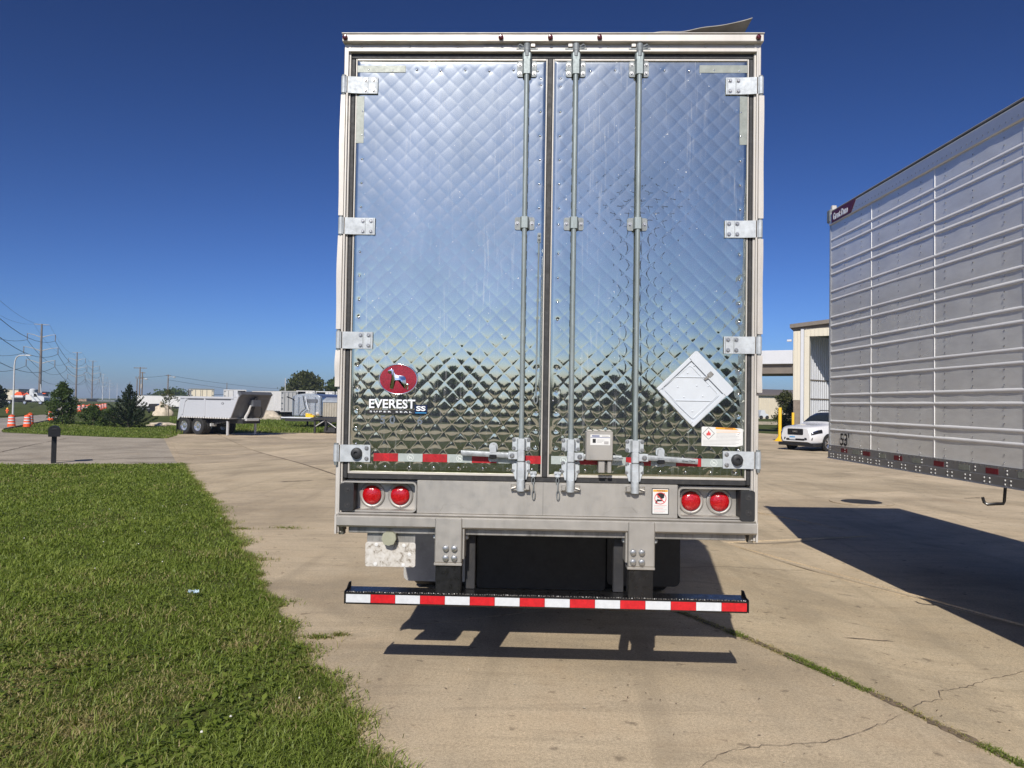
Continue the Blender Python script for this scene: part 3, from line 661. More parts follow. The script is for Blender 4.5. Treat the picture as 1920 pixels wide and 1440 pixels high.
# posts at both sides, with bowed guard strips between the hinges
HZ = [3.720, 2.837, 2.128, 1.431]
for s in (-1, 1):
    x0, x1 = sorted((s * 1.246, s * 1.290))
    po = rb('corner_post', 'cream', x0, x1, 0.942, 3.984, -0.012, 0.12, 0.004)
    MB().box(*sorted((s * 1.258, s * 1.270)), -0.030, -0.0125, 0.945, 3.94, 0.002).build('post_rib', M['cream'], po)
    for za, zb in ((3.655, 2.90), (2.775, 2.195), (2.065, 1.84)):
        pts = []
        xo = s * 1.302; xi = s * 1.272
        mb = MB(); n = 10; rows = []
        for i in range(n + 1):
            t = i / n; z = za + (zb - za) * t; bow = 0.0015 * math.sin(t * math.pi) + 0.0015 * math.sin(t * 7 + s)
            rows.append([(xi, -0.016, z), (xi, -0.034 - bow, z), (xo + s * bow, -0.034 - bow, z), (xo + s * bow, 0.02, z)])
        mb.grid(rows)
        mb.add([rows[0][k] for k in range(4)], [(0, 1, 2, 3)]); mb.add([rows[-1][k] for k in range(4)], [(0, 1, 2, 3)])
        mb.build('guard_strip', M['cream'], po)
# rubber seals around and between the doors
sl_ = MB()
sl_.box(-1.246, 1.246, -0.004, 0.05, 3.893, 3.926, 0.004)
sl_.box(-1.246, -1.2165, -0.006, 0.05, 1.275, 3.8925, 0.006); sl_.box(1.2185, 1.246, -0.006, 0.05, 1.275, 3.8925, 0.006)
sl_.box(-1.216, 1.218, -0.006, 0.05, 1.274, 1.304, 0.004)
sl_.build('door_seal', M['gasket'], T)
rb('centre_seal', 'gasket', -0.0195, 0.0135, 1.3045, 3.8925, -0.012, 0.05, 0.004)

# ---- doors: pressed quilted sheet, every diamond a shallow pillow
DG = 0.1045
def quilt_sheet(name, x0, x1, z0, z1, parent, rivets, seed):
    nx = int((x1 - x0) / (DG / 19)); nz = int((z1 - z0) / (DG / 19))
    X, Z = np.meshgrid(np.linspace(x0, x1, nx + 1), np.linspace(z0, z1, nz + 1))
    a = 2 * (((X + Z) / DG) % 1) - 1; b = 2 * (((X - Z) / DG) % 1) - 1
    A = 0.00072 * (0.5 + 0.8 * vnoise(X + 5, Z + 5, 0.33, seed)) * (1 + 0.8 * np.exp(-(X + 1.22) / 0.22) + 0.5 * ss(1.9, 1.5, Z))
    edge = np.minimum(np.minimum(X - x0, x1 - X), np.minimum(Z - z0, z1 - Z))
    rsq = np.random.RandomState(seed + 7); TB = rsq.rand(3, 128, 128); iu = np.floor((X + Z) / DG).astype(int) % 128; iv = np.floor((X - Z) / DG).astype(int) % 128
    A = A * (0.72 + 0.56 * TB[0][iu, iv]); tilt = 0.00022 * ((TB[1][iu, iv] - 0.5) * a + (TB[2][iu, iv] - 0.5) * b)      # no two pressed diamonds are quite alike
    H = (A * (1 - (np.abs(a) ** 2.2 + np.abs(b) ** 2.2) / 2) + tilt) * ss(0.012, 0.05, edge)
    dist = np.minimum(1 - np.abs(a), 1 - np.abs(b)) * DG / 2 * 0.7071
    H -= 0.00016 * np.exp(-(dist / 0.0042) ** 2) * ss(0.012, 0.05, edge)      # pressed crease lines
    H += 0.0019 * (vnoise(X + 9, Z + 3, 0.62, seed + 1) - 0.5) + 0.0008 * (vnoise(X + 2, Z + 8, 0.21, seed + 2) - 0.5)
    H += 0.0035 * np.exp(-((X - x0) / 0.10) ** 2) * ss(0.9, 2.6, Z) * 0.5 + 0.0016 * np.exp(-((x1 - X) / 0.12) ** 2)
    H += 0.0045 * ss(0.0, 0.02, edge) - 0.0045
    for (rx, rz_) in rivets:
        k = (np.abs(X - rx) < 0.07) & (np.abs(Z - rz_) < 0.07); r2 = (X[k] - rx) ** 2 + (Z[k] - rz_) ** 2
        H[k] -= 0.0011 * np.exp(-r2 / 0.00022)
    V = np.stack([X, -0.004 - H, Z], -1).reshape(-1, 3)
    i = np.arange(nz)[:, None] * (nx + 1) + np.arange(nx)[None, :]; i = i.ravel()
    F = np.stack([i, i + 1, i + nx + 2, i + nx + 1], 1)
    return npmesh(name, V, F, M['quilt'], parent, True)
def door(x0, x1, rows, seed):
    body = rb('door', 'stainless', x0, x1, 1.3055, 3.8915, 0.0, 0.085, 0.003)
    riv = []
    for (xc, zs) in rows: riv += [(xc, z) for z in zs]
    n = 8
    riv += [(x0 + 0.08 + (x1 - x0 - 0.14) * i / (n - 1), 3.822 - 0.006 * (i % 2)) for i in range(n)]
    riv += [(x0 + 0.08 + (x1 - x0 - 0.14) * i / (n - 1), 1.352) for i in range(n)]
    quilt_sheet('quilted_panel', x0 + 0.006, x1 - 0.006, 1.312, 3.886, body, riv, seed)
    tr = MB()
    for q in ((x0, x0 + 0.008, 1.306, 3.891), (x1 - 0.008, x1, 1.306, 3.891)): tr.box(q[0], q[1], -0.008, 0.002, q[2], q[3], 0.002)
    tr.box(x0 + 0.0085, x1 - 0.0085, -0.008, 0.002, 3.880, 3.891, 0.002); tr.box(x0 + 0.0085, x1 - 0.0085, -0.008, 0.002, 1.306, 1.320, 0.002)
    tr.build('edge_trim', M['cream'], body)
    rv = MB()
    for (x, z) in riv: rv.dome((x, -0.0035, z), 0.0072, (0, -1, 0), 0.006, 10)
    rv.build('rivets', M['rivet'], body, kind='stuff')
    return body
zs = [3.56, 3.41, 3.26, 3.11, 2.96, 2.68, 2.53, 2.38, 2.27, 1.97, 1.83, 1.70, 1.59, 1.49]
dL = door(-1.2155, -0.020, [(-1.168, zs), (-0.060, zs + [3.77, 3.73, 2.86])], 21)
dR = door(0.014, 1.2175, [(0.062, zs + [3.77, 3.72, 2.86]), (1.170, zs)], 41)

# ---- lettering and badges on the doors
def flat(name, mat, poly, y, parent, th=0.0012, x=0, z=0, label=None):
    o = MB().prism(poly, (x, y, z), (1, 0, 0), (0, 0, 1), (0, -th, 0)).build(name, M[mat], parent, smooth=25)
    if label: o['label'] = label
    return o
def rect(x0, x1, z0, z1): return [(x0, z0), (x1, z0), (x1, z1), (x0, z1)]
def rrect(x0, x1, z0, z1, r, n=4):
    out = []
    for cx_, cz_, a0 in ((x1 - r, z0 + r, -90), (x1 - r, z1 - r, 0), (x0 + r, z1 - r, 90), (x0 + r, z0 + r, 180)):
        out += [(cx_ + r * math.cos(R_(a0 + 90 * i / n)), cz_ + r * math.sin(R_(a0 + 90 * i / n))) for i in range(n + 1)]
    return out
YF = -0.0065
ell = lambda rx, rz_, n=40: [(rx * math.cos(2 * math.pi * i / n), rz_ * math.sin(2 * math.pi * i / n)) for i in range(n)]
bd = flat('oval_badge', 'badge_red', ell(0.116, 0.0905), YF, dL, 0.006, -0.912, 1.891, 'red oval badge with a silver standing dog')
rim = MB().tube([(-0.912 + 0.1175 * math.cos(2 * math.pi * i / 48), YF - 0.005, 1.891 + 0.092 * math.sin(2 * math.pi * i / 48)) for i in range(48)], 0.0042, 8, closed=True)
rim.build('badge_rim', M['chrome'], bd, smooth=60)
DOG = [(560, 322), (572, 290), (620, 268), (640, 232), (652, 222), (664, 246), (690, 262), (700, 320), (735, 372), (790, 392), (870, 396), (940, 404), (985, 436), (1005, 500), (1000, 560), (1020, 590), (1070, 592), (1092, 606), (1070, 622), (1050, 628), (1060, 690), (1058, 715), (1020, 735), (1005, 722), (1025, 700), (1020, 650), (985, 610), (990, 690), (965, 712), (945, 700), (965, 675), (960, 620), (920, 590), (890, 530), (870, 500), (800, 510), (740, 515), (715, 530), (705, 600), (695, 690), (690, 715), (640, 720), (615, 690), (640, 675), (650, 600), (655, 530), (665, 470), (660, 400), (650, 350), (600, 358)]
def relief(poly, k, h):           # polygon raised with a rounded edge
    bm = bmesh.new(); vs_ = [bm.verts.new((x * k, 0, z * k)) for x, z in poly]; f = bm.faces.new(vs_); bmesh.ops.triangulate(bm, faces=[f])
    base = [f for f in bm.faces]
    r = bmesh.ops.extrude_face_region(bm, geom=base); ev = [e for e in r['geom'] if isinstance(e, bmesh.types.BMVert)]
    for v in ev: v.co.y -= h * 0.7
    fs = [e for e in r['geom'] if isinstance(e, bmesh.types.BMFace)]
    ins = bmesh.ops.inset_region(bm, faces=fs, thickness=0.0022, depth=0, use_even_offset=False)
    for f in fs:
        for v in f.verts: v.co.y = -h
    mb = MB(); bm.verts.index_update(); mb.add([v.co[:] for v in bm.verts], [[v.index for v in f.verts] for f in bm.faces]); bm.free(); return mb
dogp = [((u - 815), -(v - 490)) for u, v in DOG]
put(relief(dogp, 2.6e-4, 0.007), -0.912, YF - 0.006, 1.891).build('dog_relief', M['chrome'], bd, smooth=70)
ev = flat('name_badge', 'blackprint', [(-1.100, 1.676), (-0.812, 1.678), (-0.812, 1.7035), (-1.100, 1.7015)], YF, dL, 0.004, 0, 0, 'black strip under white raised letters')
sh = text('EVEREST', 0.292, 0.060, 0.0016, 0.035); put(sh, -0.9430, YF - 0.0016, 1.7355).build('letter_backing', M['blackprint'], ev, smooth=0)  # black backing behind the white letters
wt_ = text('EVEREST', 0.286, 0.056, 0.0022, 0.018); put(wt_, -0.9470, YF - 0.0058, 1.7385).build('raised_letters', M['badge_white'], ev, smooth=0)
st_ = text('SUPER SEAL', 0.262, 0.0095, 0.0006, 0.02, 1.5); put(st_, -0.955, YF - 0.0052, 1.690).build('small_letters', M['badge_white'], ev, smooth=0)
sq = flat('square_badge', 'navy', rect(-0.812, -0.732, 1.6795, 1.7345), YF, dL, 0.0055, 0.003, 0, 'small navy square badge')
put(text('SS', 0.058, 0.030, 0.0006, 0.03), -0.769, YF - 0.0062, 1.7125).build('letters', M['badge_white'], sq, smooth=0)
MB().box(-0.803, -0.735, YF - 0.0062, YF - 0.005, 1.6835, 1.6885).build('blue_line', M['skyprint'], sq)
# ghost of an old unit number, a slightly duller film
M['ghost'] = pm('worn_film', (0.50, 0.52, 0.53), 0.22, 1.0, 0.1, 30, 0.06)
for ch, x in (('5', -1.005), ('0', -0.945), ('6', -0.775)):
    put(text(ch, None, 0.052, 0.0003, 0.02), x, YF - 0.0006, 1.640).build('ghost_digit', M['ghost'], dL, smooth=0)

# conspicuity tape across the doors
def tape(x, n0, x_end, z, parent):
    i = 0
    while x < x_end - 0.01:
        x2 = min(x + 0.152, x_end); redd = (i + n0) % 2 == 0
        o = flat('reflective_strip', 'retro_dim' if redd else 'retro_silver', rect(x, x2 - 0.0012, z - 0.0245, z + 0.0245), YF + 0.0005, parent, 0.0014)
        cx_ = (x + x2) / 2
        if x2 - x > 0.1:
            rg = MB(); rr = 0.0205
            for r_ in (rr,):
                rg.lathe([(r_, 0), (r_, 0.0005), (r_ - 0.0028, 0.0005), (r_ - 0.0028, 0)], (cx_, YF - 0.0010, z), (0, -1, 0), 24, cap=False)
            ii = len(rg.v); rg.prism([((u - 815) * 4.6e-5, -(v - 490) * 4.6e-5) for u, v in DOG], (cx_, YF - 0.0010, z - 0.001), (1, 0, 0), (0, 0, 1), (0, -0.0005, 0))
            rg.build('printed_mark', M['retro_red'] if redd else M['markprint'], o, smooth=0)
        x = x2; i += 1
tape(-1.057, 0, -0.022, 1.4095, dL); tape(0.036, 1, 1.112, 1.4105, dR)
for par, (x0, x1, z0, z1) in ((dL, (-1.206, -0.905, 3.806, 3.848)), (dL, (-1.208, -1.160, 3.36, 3.655)), (dR, (0.915, 1.208, 3.806, 3.853)), (dR, (1.163, 1.208, 3.36, 3.66))):
    flat('reflective_strip', 'retro_grey', rect(x0, x1, z0, z1), YF - 0.0005, par, 0.001)

# ---- hinges
def bolt(mb, x, y, z, r=0.0095, h=0.008):
    mb.lathe([(r * 1.5, 0), (r * 1.5, 0.0018), (r, 0.0018), (r, h * 0.7), (r * 0.7, h), (0.001, h)], (x, y, z), (0, -1, 0), 10)
for s in (-1, 1):
    for hi, zc in enumerate(HZ):
        h = 0.052
        last = hi == 3
        mb = MB()
        prof = [(1.300, -0.030), (1.262, -0.030), (1.205, -0.022), (1.170, -0.019), (1.076, -0.019), (1.076, -0.009), (1.165, -0.009), (1.200, -0.010), (1.250, -0.016), (1.300, -0.016)]
        mb.prism([(s * x, y) for x, y in prof], (0, 0, zc - h), (1, 0, 0), (0, 1, 0), (0, 0, 2 * h))
        hg = mb.build('hinge', M['galv'], T, smooth=20)
        if not last:
            for xr in (1.096, 1.146): MB().box(*sorted((s * (xr - 0.012), s * (xr - 0.009))), -0.0203, -0.0188, zc - h + 0.004, zc + h - 0.004).build('stamped_line', M['galv_dark'], hg)
        kn = MB(); kn.cyl((s * 1.286, -0.022, zc - h), (s * 1.286, -0.022, zc + h), 0.0165, n=16); kn.build('hinge_knuckle', M['galv'], hg)
        pn = MB(); pn.cyl((s * 1.286, -0.022, zc + h), (s * 1.286, -0.022, zc + h + 0.010), 0.013, n=10); pn.cyl((s * 1.286, -0.022, zc - h - 0.022), (s * 1.286, -0.022, zc - h), 0.010, 0.014, n=10); pn.build('hinge_pin', M['galv_dark'], hg)
        bb = MB()
        for (bx_, bz_) in ([(1.100, 0.032), (1.150, 0.032), (1.100, -0.032), (1.150, -0.032)] if not last else [(1.098, 0.032), (1.098, -0.032)]): bolt(bb, s * bx_, -0.019, zc + bz_)
        bb.build('bolts', M['bolt'], hg, kind='stuff')
        if last:
            MB().lathe([(0.036, 0), (0.034, 0.012), (0.031, 0.026), (0.022, 0.030), (0.012, 0.030), (0.011, 0.020), (0.001, 0.020)], (s * 1.160, -0.019, zc), (0, -1, 0), 22).build('rubber_buffer', M['rubber'], hg)

# ---- lock rods with guides, handles and keepers
def plate(mb, x, z, w_, h, y0, y1, r=0.012):
    mb.prism(rrect(x - w_ / 2, x + w_ / 2, z - h / 2, z + h / 2, r), (0, y0, 0), (1, 0, 0), (0, 0, 1), (0, y1 - y0, 0))
ROD = [(-0.148, -1), (0.154, 1), (0.543, 1)]
YR = -0.042
for x, s in ROD:
    r = MB(); r.cyl((x, YR, 1.235), (x, YR, 3.945), 0.0150, n=18)
    rod = r.build('lock_rod', M['rodzinc'], T)
    for zc, w_, h, nb in ((3.825, 0.122, 0.098, 4), (2.862, 0.122, 0.078, 2), (1.505, 0.108, 0.078, 4), (1.368, 0.108, 0.068, 4)):
        gm = 'galv_dark' if zc > 2 else 'galv'
        mb = MB(); plate(mb, x, zc, w_, h, -0.014, -0.008)
        gd = mb.build('guide_plate', M[gm], rod, smooth=25)
        cl_ = MB(); hh = h * 0.5 - 0.004
        cl_.prism([(-0.026, 0), (-0.026, -0.030), (-0.018, -0.046), (0.018, -0.046), (0.026, -0.030), (0.026, 0)], (x, -0.014, zc - hh), (1, 0, 0), (0, 1, 0), (0, 0, 2 * hh))
        bolts_ = [(-0.045, 0.026), (0.045, 0.026), (-0.045, -0.026), (0.045, -0.026)] if nb == 4 else [(-0.045, 0), (0.045, 0)]
        if zc == 3.825: cl_.prism([(-0.028, 0), (-0.028, -0.028), (-0.02, -0.044), (0.02, -0.044), (0.028, -0.028), (0.028, 0)], (x, -0.012, zc + 0.035), (1, 0, 0), (0, 1, 0), (0, 0, 0.05))
        cl_.build('guide_clamp', M['rodzinc' if zc > 2 else 'galv'], rod, smooth=25)
        bb = MB()
        for bx_, bz_ in bolts_: bolt(bb, x + bx_, -0.014, zc + bz_, 0.0085)
        bb.build('bolts', M['bolt'], rod, kind='stuff')
    # top cam and keeper on the header
    mb = MB(); mb.cyl((x, YR, 3.925), (x, YR, 3.968), 0.020, n=16); mb.cyl((x, YR, 3.890), (x, YR, 3.928), 0.0185, n=16); mb.build('rod_head', M['galv_dark'], rod)
    mb = MB(); mb.box(*sorted((x - s * 0.022, x - s * 0.050)), -0.040, -0.012, 3.952, 3.974, 0.003); mb.build('keeper_block', M['cream'], rod)
    mb = MB(); mb.box(x - 0.068, x + 0.068, -0.034, -0.009, 3.935, 3.948, 0.003); mb.tube([(x + s * 0.024, -0.03, 3.96), (x + s * 0.045, -0.036, 3.97), (x + s * 0.058, -0.03, 3.958), (x + s * 0.045, -0.034, 3.948), (x + s * 0.024, -0.03, 3.95)], 0.0055, 6); mb.build('keeper', M['galv_dark'], rod)
    # lower sleeve, cam and keeper on the sill
    mb = MB(); mb.box(x - 0.0215, x + 0.0215, YR - 0.022, -0.014, 1.400, 1.470, 0.006); mb.build('sleeve', M['galv'], rod)
    mb = MB(); mb.prism([(-0.046, 0.055), (0.046, 0.055), (0.046, 0.0), (0.034, -0.042), (-0.034, -0.042), (-0.046, 0.0)], (x, -0.020, 1.332), (1, 0, 0), (0, 0, 1), (0, 0.012, 0)); mb.build('lower_plate', M['galv'], rod, smooth=20)
    mb = MB(); mb.prism([(-0.027, 0), (-0.027, -0.024), (-0.019, -0.046), (0.019, -0.046), (0.027, -0.024), (0.027, 0)], (x, -0.02, 1.290), (1, 0, 0), (0, 1, 0), (0, 0, 0.062)); mb.cyl((x, YR - 0.004, 1.222), (x, YR - 0.004, 1.290), 0.0245, n=18); mb.build('cam_sleeve', M['galv'], rod)
    mb = MB(); xa = x - s * 0.030; mb.box(*sorted((xa, xa - s * 0.024)), -0.075, -0.025, 1.232, 1.262, 0.003)
    mb.tube([(x + s * 0.026, -0.060, 1.262), (x + s * 0.056, -0.064, 1.262), (x + s * 0.056, -0.064, 1.240), (x + s * 0.028, -0.060, 1.248)], 0.0045, 6, closed=True)
    mb.box(x - 0.058, x + 0.058, -0.050, -0.0245, 1.226, 1.236, 0.002); mb.build('sill_keeper', M['stainless'], rod)
    # handle
    xe = {-0.148: -0.513, 0.154: 0.462, 0.543: 0.918}[x]; zh = 1.437
    mb = MB(); xh = x + s * 0.050; mb.box(*sorted((x + s * 0.020, x + s * 0.078)), -0.058, -0.030, zh - 0.024, zh + 0.022, 0.004); hb = mb.build('handle_hub', M['galv'], rod)
    bb = MB(); bolt(bb, xh + s * 0.004, -0.058, zh - 0.002, 0.011, 0.010); bb.build('pivot_bolt', M['bolt'], hb)
    mb = MB(); n = 8; dz = {-0.148: 0.010, 0.154: -0.006, 0.543: -0.018}[x]
    P0 = [(x + s * 0.07) + (xe - x - s * 0.07) * i / n for i in range(n + 1)]
    rows = [[(px_, yy, zh + dz * (i / n) + zz) for (yy, zz) in ((-0.040, -0.0155), (-0.052, -0.0155), (-0.055, -0.010), (-0.055, 0.010), (-0.052, 0.0155), (-0.040, 0.0155))] for i, px_ in enumerate(P0)]
    rows = [r_ + [r_[0]] for r_ in rows]; mb.grid(rows); mb.add(rows[-1][:6], [tuple(range(6))]); mb.add(rows[0][:6], [tuple(range(6))])
    mb.build('handle', M['handle'], rod, smooth=30)
    if x > 0:
        tx = {0.154: 0.430, 0.543: 0.862}[x]; put(text('Great Dane', 0.078, 0.0125, 0.0004, 0.015), tx, -0.0552, zh + dz * 0.85).build('stamped_letters', M['blackprint'], rod, smooth=0)
    if x != 0.154:
        xr = {-0.148: -0.318, 0.543: 0.697}[x]; zr = zh + dz * 0.5
        mb = MB(); plate(mb, xr, zr + 0.042, 0.052, 0.052, -0.020, -0.008, 0.02); mb.prism([(-0.016, 0.018), (0.016, 0.018), (0.020, -0.030), (-0.020, -0.030)], (xr, -0.024, zr + 0.04), (1, 0, 0), (0, 0, 1), (0, -0.034, 0)); plate(mb, xr, zr - 0.030, 0.062, 0.034, -0.016, -0.008, 0.016); rt = mb.build('handle_retainer', M['galv'], rod, smooth=25)
        MB().box(xr - 0.022, xr + 0.022, -0.064, -0.020, zr - 0.026, zr - 0.002, 0.004).build('catch', M['blackpaint'], rt)
        bb = MB(); bolt(bb, xr, -0.020, zr + 0.052, 0.009); bolt(bb, xr, -0.016, zr - 0.034, 0.008); bb.build('bolts', M['bolt'], rt, kind='stuff')
# door hold-back rod on the left door
mb = MB(); mb.tube([(-0.058, -0.020, 2.755), (-0.060, -0.021, 2.4), (-0.0615, -0.020, 2.1), (-0.063, -0.022, 1.80)], 0.0048, 8)
hb = mb.build('hold_back_rod', M['rodzinc'], dL)
mb = MB(); plate(mb, -0.057, 2.775, 0.022, 0.060, -0.016, -0.007, 0.006); bolt(mb, -0.057, -0.016, 2.79, 0.006); bolt(mb, -0.057, -0.016, 2.765, 0.006); mb.build('rod_bracket', M['galv_dark'], hb, smooth=25)
mb = MB(); mb.tube([(-0.063 + 0.011 * math.cos(a * 0.63), -0.022, 1.778 + 0.024 * math.sin(a * 0.63)) for a in range(10)], 0.0042, 6, closed=True); mb.build('rod_hook', M['galv_dark'], hb)
# hanging chains
for x, par in ((-0.072, dL), (0.076, dR)):
    mb = MB(); plate(mb, x, 1.325, 0.034, 0.028, -0.016, -0.008, 0.008); bolt(mb, x - 0.012, -0.016, 1.330, 0.007); bolt(mb, x + 0.012, -0.016, 1.330, 0.007); mb.box(x - 0.014, x + 0.014, -0.030, -0.008, 1.306, 1.313, 0.002)
    ch = mb.build('chain_bracket', M['galv'], par, smooth=25)
    z = 1.300; k = 0
    while z > 1.205:
        L = 0.030 if k < 1 else 0.048; lk = MB(); q = []
        for i in range(14):
            a = 2 * math.pi * i / 14; c_, s_ = math.cos(a), math.sin(a); zz = z - L * 0.5 + (L * 0.5) * s_ + (0.004 if s_ > 0 else -0.004); ww = 0.0085 * c_ * (1 if abs(s_) < .8 else 1)
            q.append((x + (ww if k % 2 == 0 else 0) + 0.002 * k, -0.030 - 0.004 * k + (0 if k % 2 == 0 else ww), zz))
        lk.tube(q, 0.0032, 6, closed=True).build('chain_link', M['galv_dark'], ch, smooth=60); z -= L - 0.001; k += 1
# ---- seal box over the middle handle
bx_ = rb('lock_box', 'stainless', 0.241, 0.403, 1.419, 1.592, -0.098, -0.0105, 0.004, dR)
for x in (0.250, 0.288, 0.326, 0.366): MB().box(x, x + 0.028, -0.090, -0.0105, 1.5925, 1.600, 0.002).build('lid_tab', M['cream'], bx_)
lb = flat('label', 'whitepaper', rect(0.267, 0.386, 1.511, 1.574), -0.0985, bx_, 0.0006)
for nm, mt, (a, b, c_, d) in (('band', 'blueprint', (0.268, 0.385, 1.5555, 1.5585)), ('heading', 'blueprint', (0.277, 0.322, 1.562, 1.569)), ('heading', 'greyprint', (0.336, 0.376, 1.563, 1.5675)), ('picture', 'blackprint', (0.281, 0.300, 1.524, 1.548)), ('picture', 'greyprint', (0.350, 0.376, 1.517, 1.534)), ('small_print', 'greyprint', (0.308, 0.352, 1.541, 1.5435)), ('small_print', 'greyprint', (0.308, 0.346, 1.534, 1.5365)), ('small_print', 'greyprint', (0.308, 0.336, 1.527, 1.5295))):
    flat(nm, mt, rect(a, b, c_, d), -0.0992, lb, 0.0003)
lw = MB(); lw.box(0.318, 0.357, -0.082, -0.0105, 1.343, 1.4185, 0.003); lw.box(0.372, 0.397, -0.082, -0.0105, 1.343, 1.4185, 0.003); lw.build('lock_foot', M['stainless'], bx_)
MB().cyl((0.3645, -0.062, 1.345), (0.3645, -0.062, 1.405), 0.0055, n=10).build('lock_bolt', M['chrome'], bx_)
# ---- hazard placard holder: a square frame stood on its corner
ph = bpy.data.objects.new('placard_holder', None)
PC = Matrix.Translation((0.897, 0, 1.852)) @ Matrix.Rotation(R_(45 + 0.8), 4, 'Y')
def pl(name, mat, mb, parent):
    mb.xform(PC); return mb.build(name, M[mat], parent, smooth=25)
mb = MB(); mb.prism(rrect(-0.162, 0.162, -0.162, 0.162, 0.012), (0, -0.0065, 0), (1, 0, 0), (0, 0, 1), (0, -0.004, 0)); plh = pl('placard_holder', 'placard', mb, dR)
# in the turned frame +z is the upper right edge, -x the upper left, +x the lower right, -z the lower left
for q in ((-0.162, -0.138, -0.160, 0.118), (0.138, 0.162, -0.160, 0.118)): pl('frame_rail', 'placard', MB().box(q[0], q[1], -0.022, -0.0106, q[2], q[3], 0.003), plh)
pl('frame_rail', 'placard', MB().box(-0.1375, 0.1375, -0.022, -0.0106, -0.162, -0.138, 0.003), plh)
pl('flap_cover', 'placard', MB().prism(rrect(-0.165, 0.165, 0.112, 0.178, 0.014), (0, -0.016, 0), (1, 0, 0), (0, 0, 1), (0, -0.006, 0)), plh)
pl('inner_plate', 'placard', MB().prism(rrect(-0.130, 0.130, -0.130, 0.100, 0.018), (0, -0.0108, 0), (1, 0, 0), (0, 0, 1), (0, -0.004, 0)), plh)
rib = MB().tube([(-0.118 + 0.02 * math.cos(a), -0.0150, -0.118 + 0.02 * math.sin(a)) for a in (math.pi, 1.25 * math.pi, 1.5 * math.pi)] + [(0.110, -0.0150, -0.128), (0.122, -0.0150, -0.118)] + [(0.122, -0.0150, 0.075), (0.112, -0.0150, 0.088), (-0.112, -0.0150, 0.088), (-0.124, -0.0150, 0.078)], 0.0028, 6, closed=True); pl('pressed_rib', 'placard', rib, plh)
inv = PC.inverted()
for z0, hw in ((1.930, 0.112), (1.787, 0.108)): MB().box(0.897 - hw, 0.897 + hw, -0.0195, -0.0148, z0 - 0.004, z0 + 0.004, 0.002).build('cross_rib', M['placard'], plh)
rv = MB()
for (x, z) in ((0.897, 2.00), (0.858, 1.955), (0.800, 1.868), (0.915, 1.878), (0.985, 1.878), (0.838, 1.808), (0.952, 1.815), (0.890, 1.722)): rv.dome((x, -0.0148, z), 0.0062, (0, -1, 0), 0.0035)
rv.build('dimples', M['placard'], plh, kind='stuff')
lt = MB(); lt.box(-0.014, 0.014, -0.026, -0.0225, 0.120, 0.152, 0.002); lt.box(-0.007, 0.007, -0.025, -0.0225, 0.088, 0.120, 0.002); pl('latch', 'stain_dark', lt, plh)
# ---- flammable-contents sticker
sx, sz = 0.948, 1.510
sk = flat('warning_sticker', 'whitepaper', [(sx, sz + 0.003), (sx + 0.21, sz), (sx + 0.249, sz + 0.010), (sx + 0.249, sz + 0.106), (sx + 0.235, sz + 0.112), (sx + 0.006, sz + 0.120), (sx, sz + 0.114)], YF - 0.001, dR, 0.0008, 0, 0, 'white flammable warning sticker')
yk = YF - 0.0022
flat('orange_band', 'orangeprint', [(sx + 0.084, sz + 0.105), (sx + 0.225, sz + 0.1015), (sx + 0.200, sz + 0.1135), (sx + 0.084, sz + 0.117)], yk, sk, 0.0003)
put(text('WARNING', 0.05, 0.008, 0.0002, 0.02), sx + 0.163, yk - 0.0005, sz + 0.1095).build('lettering', M['blackprint'], sk, smooth=0)
dmn = MB(); cx_, cz_ = sx + 0.042, sz + 0.079
for a, b in (((0, 1), (1, 0)), ((1, 0), (0, -1)), ((0, -1), (-1, 0)), ((-1, 0), (0, 1))):
    dmn.prism([(a[0] * 0.037, a[1] * 0.037), (b[0] * 0.037, b[1] * 0.037), (b[0] * 0.034, b[1] * 0.034), (a[0] * 0.034, a[1] * 0.034)], (cx_, yk, cz_), (1, 0, 0), (0, 0, 1), (0, -0.0003, 0))
dmn.build('hazard_diamond', M['blackprint'], sk, smooth=0)
flat('flame', 'redprint', [(-0.010, -0.016), (-0.014, -0.004), (-0.009, 0.006), (-0.008, 0.000), (-0.003, 0.008), (0.000, 0.019), (0.006, 0.008), (0.007, 0.002), (0.011, 0.008), (0.013, -0.004), (0.010, -0.014), (0.004, -0.010), (0.002, -0.016), (-0.003, -0.009)], yk, sk, 0.0003, cx_, cz_)
for i in range(11):
    z = sz + 0.095 - i * 0.0082; x0_ = sx + (0.088 if i < 7 else 0.008); x1_ = sx + rng.choice([0.205, 0.225, 0.235, 0.215])
    flat('small_print', 'orangeprint' if i < 2 else 'greyprint', rect(x0_, x1_, z - 0.0008, z + 0.0008), yk, sk, 0.0002)

